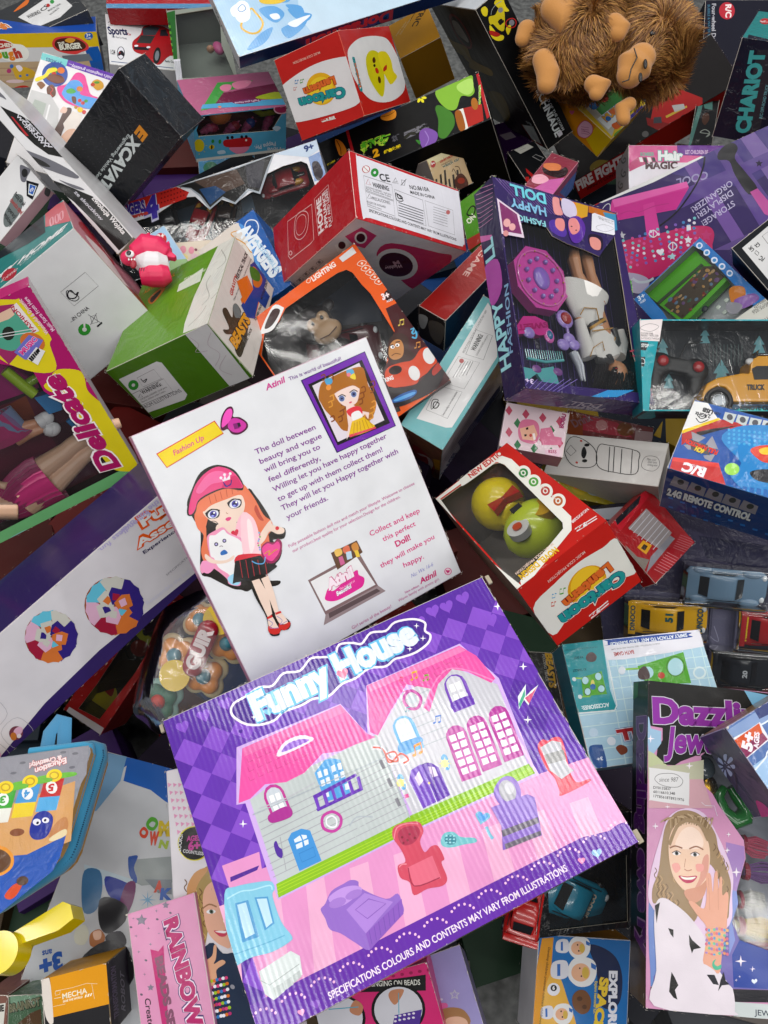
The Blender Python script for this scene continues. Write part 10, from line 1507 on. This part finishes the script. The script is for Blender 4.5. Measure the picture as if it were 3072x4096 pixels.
for k in range(5): a.tube([(0.006, 0.0088, -0.03), (0.0095, -0.0197, -0.03), (0.0093, -0.0269, -0.03)], [.03-.003*k, .030-.002*k, .034], ['7c8cb0', '8c6c9c', 'b83478', '7c8cb0', 'b02c70'][k], n=22, cap=False, flat=.4+.1*k)
a.obj('tulle_skirt', 'cloth', r)
r = empty('toy_chair', at('delicate', (0, 0, 0)), 'small blue toy chair beside the white doll shoes', 'toy chair')
a = Acc(); P = [(0.0676, 0.0106, 0), (0.1001, 0.0051, -0), (0.0898, -0.02, -0), (0.072, -0.0176, 0)]; a.prism([(q[0], q[1]) for q in P], -.04, -.022, '3c8cc8'); a.obj('seat', 'plastic', r, smooth=False)
for q in [(0.0968, -0.0037, -0.03), (0.0985, -0.0312, -0.03), (0.088, -0.0379, -0.03)]: a = Acc(); a.tube([q, (q[0]+.008, q[1]-.03, q[2])], .004, '3c8cc8'); a.obj('leg', 'plastic', r)
a = Acc(); P = [(0.056, 0.0592, -0.02), (0.0644, 0.0323, -0.02), (0.0709, 0.0151, -0.02)]; a.tube(P, .0075, 'a8c82c'); a.tube([(0.0696, 0.0303, -0.025), (0.1033, 0.0337, -0.025)], .006, '8cac24')
tag(a.obj('table_leg', 'plastic', None, M=at('delicate', (0, 0, 0))), 'lime green toy table piece under the music sticker', 'toy table')
# ---------------- monkey in the orange carton
r = empty('monkey_driver', at('kart', (0, 0, 0)), 'dark plastic monkey figure with a cream muzzle behind the orange window', 'toy figure')
hd = Vector((-0.0068, 0.0658, -0.06))
a = Acc(); a.ell(hd + Vector((-.008, .016, -.004)), (.032, .030, .026), '2a2224'); a.ell(hd + Vector((.028, .03, -.006)), (.010, .010, .006), '2a2224'); a.ell(hd + Vector((0, -.04, -.02)), (.03, .03, .02), '2a2224'); fused(a, 'body', 'soft', '2a2226', r, .0025, 1)
a = Acc(); a.ell(hd + Vector((.004, -.012, .018)), (.024, .018, .014), 'c8a888'); a.ell(hd + Vector((-.008, .008, .02)), (.012, .012, .008), 'c8a888'); a.ell(hd + Vector((.010, .011, .019)), (.010, .011, .008), 'c8a888'); fused(a, 'face', 'soft', 'c6a684', r, .002, 1)
for dx in (-.008, .009): a = Acc(); a.ell(hd + Vector((dx, .009, .0275)), (.0028, .0036, .001), '181414'); a.obj('eye', 'plastic', r)
a = Acc(); a.tube([hd + Vector((-.012, -.018, .0305)), hd + Vector((.004, -.022, .0335)), hd + Vector((.020, -.017, .0295))], .0008, '5c3c30', n=6); a.obj('mouth', 'soft', r)
toy_car(at('kart', (0.0008, 0.0261, -0.1), -.4), .12, .07, .035, '5c2028', 'maroon toy kart under the monkey figure', None)
# ---------------- duck lamp in the red window carton
r = empty('duck_lamp', at('lant_mid', (0, 0, 0)), 'yellow and lime plastic lamp with a red bow tie in the red window carton', 'toy lamp')
c1 = Vector((-0.0007, 0.0711, -0.036)); c2 = Vector((0.0096, -0.0127, -0.037))
a = Acc(); a.ell(c1, (.036, .040, .034), 'd8c414'); a.tube([c1, c1.lerp(c2, .5)], [.03, .02], 'd8c414'); fused(a, 'lamp_body', 'plastic', 'ffe81c', r, .0025, 2)
a = Acc(); a.ell(c2, (.042, .036, .034), 'd8e83c'); a.obj('lamp_head', 'plastic', r)
a = Acc(); m_ = c1.lerp(c2, .42)
for s in (-1, 1): a.prism([(m_.x, m_.y - .003), (m_.x + s*.02, m_.y - .011), (m_.x + s*.02, m_.y + .009), (m_.x, m_.y + .003)], m_.z + .020, m_.z + .030, 'c01c1c')
a.ell((m_.x, m_.y, m_.z+.027), (.004, .004, .004), 'a81818'); a.obj('bow_tie', 'plastic', r, smooth=False)
a = Acc(); a.cyl(c2 + Vector((.020, -.012, .024)), .015, .012, 'd8a818', 'z', 28); a.obj('side_knob', 'plastic', r)
a = Acc(); a.cyl(c2 + Vector((-.020, -.016, .026)), .014, .010, 'e4e4e0', 'z', 28); a.cyl(c2 + Vector((-.020, -.016, .0325)), .006, .002, 'd8541c', 'z', 20); a.obj('white_dial', 'plastic', r)
a = Acc(); a.box(c2 + Vector((-.012, .008, .026)), c2 + Vector((.002, .018, .033)), '18181a'); a.obj('black_band', 'soft', r)
# ---------------- pigs
for k, (p, c, lab) in enumerate((([(-0.0539, 0.0005, -0.03), (-0.0539, 0.0005, -0.03)], 'e070a0', 'pink animal figure lying at the left of the blue window carton'), ([(-0.0094, -0.0025, -0.03), (-0.0094, -0.0025, -0.03)], 'd868a0', 'pink animal figure second from the left in the blue carton'), ([(0.023, -0.0018, -0.03), (0.023, -0.0018, -0.03)], 'dc6ca4', 'pink animal figure with a blue dress in the blue carton'), ([(0.0624, -0.0019, -0.03), (0.0624, -0.0019, -0.03)], 'd8649c', 'pink animal figure at the right end of the blue carton'))):
    r = empty('animal_figure', at('pigs', p[0], .3*k), lab, 'toy figure', 'pink animal figures in the blue carton')
    a = Acc(); a.ell((0, 0, 0), (.011, .0085, .009), c); a.ell((-.010, -.002, .002), (.008, .007, .007), c); a.tube([(-.014, -.003, .003), (-.021, -.005, .004)], [.005, .0045], c); a.ell((-.008, .005, .007), (.002, .003, .002), c); a.ell((-.010, -.006, .007), (.002, .003, .002), c)
    for s in (-1, 1): a.tube([(.006, s*.004, 0), (.018, s*.005, -.002)], .002, c, n=6)
    fused(a, 'body', 'soft', c, r, .0009, 1)
    a = Acc(); a.ell((.006, 0, 0), (.010, .0098, .0085), ['c83c6c', 'b82c48', '3458b0', 'c84888'][k]); a.obj('dress', 'soft', r)
a = Acc(); p = (-0.0344, 0.0308, -0.02); a.ell(p, (.022, .018, .014), 'e08848'); tag(a.obj('orange_slide', 'plastic', None, M=at('pigs', (0, 0, 0))), 'shiny orange plastic hood over the pink figures', 'toy part')
a = Acc(); a.tube([(0.0306, 0.0326, -0.03), (0.0518, 0.0172, -0.03), (0.078, 0.0187, -0.03), (0.1021, 0.0293, -0.03)], .006, 'a8b828', flat=.5); tag(a.obj('lime_track', 'jelly', None, M=at('pigs', (0, 0, 0))), 'curved lime plastic track in the blue window carton', 'toy part')
# grey window carton: figure with pink jacket
r = empty('small_figure', at('ben', (0.0377, 0.0601, -0.05), 1.8), 'small figure in a pink top lying in the grey backed carton', 'toy figure')
a = Acc(); a.ell((0, 0, 0), (.022, .012, .01), 'd868a0'); a.obj('pink_top', 'soft', r); a = Acc(); a.ell((.0, .019, .002), (.0085, .0085, .0085), 'c89878'); a.obj('head', 'skin', r)
# ---------------- gems, threads in the jewelry carton
GG = 'craft thread bundles in the jewelry carton'
for k, (pa, pb) in enumerate((((0.0078, 0.0001, -0.02), (0.0358, -0.0043, -0.02)), ((0.0088, -0.0277, -0.02), (0.0482, -0.0273, -0.02)), ((0.0032, -0.0564, -0.02), (0.0309, -0.057, -0.02)), ((0.0011, -0.0813, -0.02), (0.0527, -0.0842, -0.02)), ((0.0118, -0.1041, -0.02), (0.0519, -0.1044, -0.02)))):
    c, lab = (('c04c6c', 'pink thread bundle, uppermost in the jewelry carton'), ('74448c', 'purple thread bundle just under the pink one'), ('a8a8a4', 'silver grey thread bundle in the jewelry carton'), ('c8a838', 'mustard yellow thread bundle in the jewelry carton'), ('a01c3c', 'crimson thread bundle, lowest in the jewelry carton'))[k]
    r = empty('thread_bundle', at('dazz', (0, 0, 0)), lab, 'thread', GG)
    a = Acc(); pa, pb = Vector(pa), Vector(pb); d_ = (pb - pa); s_ = Vector((-d_.y, d_.x, 0)).normalized(); random.seed(k)
    for i in range(34):
        t = random.uniform(-1, 1); z = random.uniform(-.003, .005) + .003*(1-t*t)
        a.tube([pa + s_*t*.004 + Vector((0, 0, z)), pa.lerp(pb, .5) + s_*t*.011 + Vector((0, 0, z+.002)), pb + s_*t*.009 + Vector((0, 0, z))], .0008, c, n=5)
    a.obj('threads', 'cloth', r); a = Acc(); a.tube([pa.lerp(pb, .02) + Vector((0, 0, .001)), pa.lerp(pb, .14) + Vector((0, 0, .001))], [.0085, .0095], '98143c', n=14); a.obj('paper_band', 'gloss', r)
a = Acc(); P = [Vector(v) for v in [(-0.0088, 0.0559, -0.018), (-0.0156, 0.0459, -0.018), (-0.0125, 0.0307, -0.018), (0.0006, 0.0211, -0.018), (0.0124, 0.0267, -0.018), (0.0143, 0.0377, -0.018), (0.0045, 0.0477, -0.018), (-0.002, 0.0565, -0.018)]]
a.tube([q for q in P] , [.004, .006, .009, .010, .010, .009, .007, .005], '1c7c34', n=12); tag(a.obj('crescent_pendant', 'jelly', None, M=at('dazz', (0, 0, 0))), 'glittery green crescent pendant in the jewelry tray', 'pendant')
a = Acc(); a.ell((-0.0246, 0.0543, -0.02), (.009, .012, .004), '9c7c2c'); tag(a.obj('gold_pendant', 'metal', None, M=at('dazz', (0, 0, 0))), 'small gold pendant above the green crescent', 'pendant')
a = Acc(); a.ell((-0.0278, 0.073, -0.02), (.010, .012, .004), '4c5860'); tag(a.obj('grey_pendant', 'jelly', None, M=at('dazz', (0, 0, 0))), 'smoky grey pendant at the top of the jewelry tray', 'pendant')
# ---------------- pink shark
r = empty('bath_shark', F_shark, 'pink rubber shark toy with a white belly beside the pale blue card', 'shark toy')
a = Acc()
c_ = [(-0.0257, 0.0137, 0), (-0.0081, 0.0224, 0), (0.012, 0.0195, 0), (0.0276, 0.0107, 0)]
a.tube(c_, [.013, .024, .022, .012], 'e8306c', n=18, flat=1.0); a.ell([(-0.03, 0.0064, -0), (-0.03, 0.0064, -0)][0], (.014, .012, .012), 'e8306c')
for P in ([(-0.0125, 0.0224, 0), (-0.0082, 0.0431, -0), (0.0008, 0.0491, 0), (0.003, 0.0254, -0)], [(0.0187, 0.0165, 0), (0.0278, 0.0372, 0), (0.03, 0.0313, 0), (0.0276, 0.0195, 0), (0.0398, 0.0062, 0), (0.0364, 0.0019, 0), (0.0208, 0.0063, 0)], [(-0.0102, 0.0078, -0), (0.0031, -0.0096, -0), (0.0075, -0.0067, 0), (0.0031, 0.0107, 0)]): a.prism([(q[0], q[1]) for q in P], -.004, .006 if P[0][0] > 0 else .010, 'e8306c')
fused(a, 'body', 'soft', 'e62c66', r, .0013, 2)
a = Acc(); a.tube([(-0.0219, 0.0056, -0.004), (-0.0042, -0.0017, -0.004), (0.0136, -0.0032, -0.004), (0.027, -0.0004, -0.004)], [.010, .022, .021, .012], 'e8e4e8', n=18); fused(a, 'belly', 'soft', 'e6e2e6', r, .0015, 1)
a = Acc(); a.tube([(-0.0154, -0.0244, -0.006), (0, -0.0216, -0.006), (0.0177, -0.0217, -0.006), (0.0288, -0.0189, -0.006)], [.012, .018, .018, .012], 'e8306c', n=16); fused(a, 'tail_skirt', 'soft', 'e02860', r, .0015, 1)
a = Acc(); q = Vector((-0.0271, 0.0009, 0.015)); a.ell(q, (.0065, .0065, .004), 'f4f4f6'); a.ell(q + Vector((-.001, -.001, .0032)), (.0038, .0045, .002), '141416'); a.obj('eye', 'plastic', r)
a = Acc(); q = Vector((-0.0224, -0.0156, 0.012)); a.ell(q, (.005, .008, .004), 'a81c34')
for i in range(3): a.ell(q + Vector((-.006+i*.004, .006, .003)), (.0012, .002, .001), 'f8f8f8')
a.obj('mouth', 'soft', r)
a = Acc()
for i in range(3): P = Vector((-0.0124, -0.0297, 0.02)) + Vector((i*.0035, 0, 0)); a.tube([P, P + Vector((-.001, -.006, 0))], .0006, '303038', n=5)
a.obj('gill_marks', 'soft', r)
# ---------------- zip case extras
r = B['bag']
P = [Vector(v) for v in [(-0.0048, 0.0869, -0.01), (0.0581, 0.0847, -0.01), (0.0649, 0.082, -0.01), (0.0662, 0.0755, -0.01), (0.0439, -0.0181, -0.01), (0.0393, -0.0279, -0.01), (0.0319, -0.0343, -0.01), (-0.0264, -0.0623, -0.01), (-0.0622, -0.0743, -0.01)]]
a = Acc(); a.tube(P, .0052, '3c9cc4', n=10); a.tube([v + Vector((.004, -.001, -.014)) for v in P], .0105, '2c84a8', n=12); a.obj('zip_band', 'cloth', r)
a = Acc()
for i in range(len(P)-1):
    n_ = int((P[i+1]-P[i]).length/.0022)
    for k in range(n_): q = P[i].lerp(P[i+1], k/max(1, n_)) + Vector((.012, -.003, -.008)); a.box(q - Vector((.0005, .0005, .0012)), q + Vector((.0005, .0005, .0012)), '184c6c')
a.obj('zip_teeth', 'plastic', r, smooth=False)
a = Acc(); P = [Vector(v) for v in [(0.0041, 0.0947, -0.03), (0.0054, 0.1141, -0.03), (0.0165, 0.1287, -0.03), (0.0222, 0.126, -0.03), (0.0244, 0.0969, -0.03)]]; a.tube(P, .0085, '4890b8', n=8, flat=.25); a.obj('carry_strap', 'cloth', r)
a = Acc(); P = [(-0.06, -0.1233, -0.05), (-0.0641, -0.0996, -0.05), (-0.0232, -0.0937, -0.05), (0.0338, -0.0683, -0.05), (0.0424, -0.0724, -0.05), (0.047, -0.086, -0.05), (0.0318, -0.0953, -0.05), (-0.0074, -0.1028, -0.05), (-0.0199, -0.1163, -0.05), (-0.0389, -0.1166, -0.05)]; a.prism([(q[0], q[1]) for q in P], -.075, -.045, 'ecd808'); a.obj('yellow_foot', 'plastic', r)
a = Acc(); a.cyl((-0.0242, -0.1089, -0.05), .020, .03, 'ecd808', 'z', 30); a.obj('foot_button', 'plastic', r)
# ---------------- sensory toy in its bag
M0 = F_popit
def flower(cx, cy, rad, cols, name, lab):
    r = empty(name, M0 @ Matrix.Translation((cx, cy, -.02)), lab, 'sensory toy', 'silicone flower toys in the frosted bag')
    for k, (s, z, c, nm) in enumerate(((1, 0, cols[0], 'outer_flower'), (.8, .009, cols[1], 'inner_flower'))):
        a = Acc()
        for i in range(4): t = i*math.pi/2 + .5; a.ell((rad*s*.52*math.cos(t), rad*s*.52*math.sin(t), z), (rad*s*.5, rad*s*.5, .008), c)
        a.ell((0, 0, z), (rad*s*.6, rad*s*.6, .009), c); fused(a, nm, 'soft', c, r, .0022, 1)
    a = Acc(); a.ell((0, 0, .017), (rad*.32, rad*.32, .008), cols[2]); a.obj('bubble_button', 'soft', r)
for x, lab, rd, cols in (((0.0242, -0.0318, 0), 'orange flower pad with a blue bubble, lowest orange one', .026, ('e8d8a8', 'f09818', '4890a0')), ((-0.0146, -0.0044, 0), 'orange flower pad left of the yellow disc', .026, ('dcc498', 'e89420', '5890a0')), ((0.0544, 0.0101, 0), 'orange flower pad at the right under the white doll carton', .025, ('e8d8a8', 'f09818', '4890a0')), ((0.0185, 0.0417, 0), 'orange flower pad at the top of the frosted bag', .024, ('dcc498', 'e89420', '5890a0')), ((-0.0354, -0.0635, 0), 'mint and green flower pad with a red bubble', .026, ('a0ccc0', '2c7458', 'd84838'))):
    flower(x[0], x[1], rd*1.2, cols, 'flower_pad', lab)
for p, lab in (((-0.011, -0.0291, 0.004), 'flat yellow disc in the middle of the frosted bag'), ((0.0453, 0.0413, 0.004), 'flat yellow disc at the top of the frosted bag')):
    a = Acc(); a.cyl((0, 0, 0), .020, .004, 'ecc814', 'z', 40); tag(a.obj('yellow_disc', 'plastic', None, M=M0 @ Matrix.Translation(p)), lab, 'disc', 'yellow discs in the frosted bag')
r = empty('name_tag', M0 @ Matrix.Translation((0.0231, 0.0052, 0.008)) @ Matrix.Rotation(1.17, 4, 'Z'), 'dark red pill shaped tag with white letters between the flower pads', 'tag')
a = Acc(); a.tube([(-.022, 0, 0), (.022, 0, 0)], .014, 'a81c34', n=24, flat=.35); a.ell((-.024, 0, 0), (.014, .014, .005), 'a81c34'); a.ell((.024, 0, 0), (.014, .014, .005), 'a81c34'); a.obj('tag_plate', 'plastic', r)
a = Acc(); lettering(a, ('GUIR',.06,''), 'f0e0e0', (-.028, -.008), (.056, 0), (0, .017), .0056); a.obj('tag_letters', 'plastic', r, smooth=False)
a = Acc(); n_ = 26; V = []; F = []
P = [Vector(v) for v in [(-0.0728, -0.065, 0), (-0.045, 0.0329, 0), (-0.0216, 0.0638, 0), (0.044, 0.0784, 0), (0.0821, -0.0153, 0), (0.0784, -0.08, 0), (-0.0228, -0.1073, 0), (-0.0545, -0.0937, 0)]]
cx_ = sum((p for p in P), Vector())/len(P); ring = [Vector((p.x, p.y, 0)) for p in [Vector((*q, 0)) for q in smooth_pts([(p.x, p.y) for p in P], 4)]]
for lv in range(9):
    s = 1 - lv/8
    for q in ring:
        v = cx_.lerp(q, s); v.z = -.018 + .040*(1-s**3) + .004*noise.noise(Vector((v.x*50, v.y*50, 3))); V.append(v)
m_ = len(ring)
for lv in range(8):
    for k in range(m_): F.append((lv*m_+k, lv*m_+(k+1) % m_, (lv+1)*m_+(k+1) % m_, (lv+1)*m_+k))
a.add(V, F, (1, 1, 1, 1)); tag(a.obj('frosted_bag', 'bag', None, M=M0), 'cloudy plastic bag holding the orange flower pads, left of the doll cartons', 'plastic bag')
# ---------------- plush
r = empty('plush_monkey', F_plush, 'round shaggy brown plush monkey with tan hands lying on its back, top right', 'plush toy')
FC = '9c6c34'; TN = 'c48c48'
a = Acc(); bc = Vector((-0.0394, 0.0104, -0.03)); hc = Vector((0.0764, 0.0027, -0.02))
RB = 0.0920
a.ell(bc, (RB*.92, RB*1.0, .085), FC, u=32, v=20); a.ell(hc, (RB*.72, RB*.88, .075), FC, u=32, v=20)
body = fused(a, 'furry_body', 'fur', FC, r, .006, 2)
def pad(name, pts, rad, flat=.8, vox=.002): a = Acc(); a.tube(pts, rad, TN, n=20, flat=flat); a.ell(pts[0], (rad[0], rad[0], rad[0]*flat), TN); a.ell(pts[-1], (rad[-1], rad[-1], rad[-1]*flat), TN); return fused(a, name, 'cloth', TN, r, vox, 2)
pad('foot', [(-0.1016, 0.0284, 0.045), (-0.0911, 0.0086, 0.045), (-0.0732, 0.0284, 0.045)], [.024, .026, .022])
pad('foot', [(-0.1148, -0.0483, 0.02), (-0.1068, -0.0739, 0.02), (-0.1092, -0.0937, 0.02)], [.020, .021, .017])
pad('hand', [(-0.0013, -0.0053, 0.055), (0.0088, -0.0165, 0.055), (0.0037, -0.0248, 0.055)], [.016, .018, .015])
pad('hand', [(-0.0356, -0.1151, 0.05), (-0.0229, -0.1178, 0.05), (-0.0305, -0.1315, 0.05)], [.016, .019, .013])
pad('arm', [(0.1034, 0.0634, 0.03), (0.1057, 0.0349, 0.03), (0.1055, 0.015, 0.03)], [.018, .018, .016])
pad('foot', [(-0.1416, 0.025, -0), (-0.1494, 0.0075, 0)], [.018, .014])
pad('tail_tip', [(0.0303, -0.1366, 0.03), (0.0175, -0.145, 0.03), (0.02, -0.1643, 0.03)], [.012, .014, .012])
mz = [(0.0233, -0.1028, 0.056), (0.0309, -0.0863, 0.056), (0.0436, -0.0698, 0.056)]
a = Acc(); a.ell(mz[1], (.036, .030, .020), TN, M=None, u=28, v=18)
a = Acc(); a.tube(mz, [.022, .031, .022], TN, n=28, flat=.75); a.ell(mz[0], (.022, .022, .017), TN); a.ell(mz[2], (.024, .024, .018), TN); fused(a, 'muzzle', 'cloth', TN, r, .002, 2)
a = Acc()
for q in [(0.0429, -0.0995, 0.079), (0.0347, -0.1237, 0.079)]: a.ell(q, (.0035, .009, .003), '1c1410')
a.obj('nostrils', 'soft', r)
a = Acc(); a.tube([(0.0241, -0.0727, 0.081), (0.0289, -0.0889, 0.081), (0.019, -0.1104, 0.081), (0.0152, -0.1292, 0.081), (0.0042, -0.1333, 0.081)], .0011, '201810', n=6); a.obj('mouth_stitch', 'soft', r)
a = Acc(); a.ell((0.0619, -0.027, 0.057), (.0055, .0055, .004), '1a1410'); a.obj('eye', 'plastic', r)
# fur: curved tufts rooted on the body skin
random.seed(21); A_ = Acc(); ring = [Vector(v.co) for v in body.data.vertices]; nr = [Vector(v.normal) for v in body.data.vertices]
shades = [rgb(c) for c in ('9c6c34', '8c5c28', 'b48444', '7c5022', 'c49450', '68431c')]
swirl = Vector((.6, -.5, 0))
keep = [i for i in range(len(ring)) if nr[i].z > -.25]
for k in range(26000):
    i = random.choice(keep); p = ring[i] + Vector((random.uniform(-.003, .003), random.uniform(-.003, .003), random.uniform(-.003, .003))); n = nr[i]
    f = Vector((noise.noise(p*16), noise.noise(p*16 + Vector((7, 0, 0))), noise.noise(p*16 + Vector((0, 9, 0)))))*1.6
    c0 = ring[0]*0 + (bc if (p-bc).length < (p-hc).length else hc); out = (p - c0); out.z = 0
    t = (f + out.normalized()*.55 - n*(f.dot(n))*.6).normalized()
    L = random.uniform(.011, .024); w = random.uniform(.0004, .0009)
    p1 = p + n*L*.35 + t*L*.4; p2 = p1 + t*L*.45 + n*L*.02 + Vector((random.uniform(-.003, .003), random.uniform(-.003, .003), 0)); p3 = p2 + t*L*.35 - n*L*.12
    s = t.cross(n).normalized()*w
    b = len(A_.v); A_.v += [p - s, p + s, p1 - s*.9, p1 + s*.9, p2 - s*.6, p2 + s*.6, p3]
    c = shades[min(5, int(random.random()*6))]
    for q in ((b, b+1, b+3, b+2), (b+2, b+3, b+5, b+4), (b+4, b+5, b+6)): A_.f.append(q); A_.c.append(c)
fur = A_.obj('shaggy_fur', 'fur', r); fur['kind'] = 'stuff'

# torn white tabs at the corners of the doll house carton
for p, s in (((0.1911, 0.1461, -0.004), .006), ((0.1886, -0.1456, -0.004), .007), ((-0.1897, 0.146, -0.006), .005)):
    a = Acc(); a.rbox((p[0]-s*.35, p[1]-s, p[2]-.003), (p[0]+s*.45, p[1]+s*.8, p[2]+.001), 'b5ac98', .0008); a.obj('torn_tab', 'matt', B['funny'])
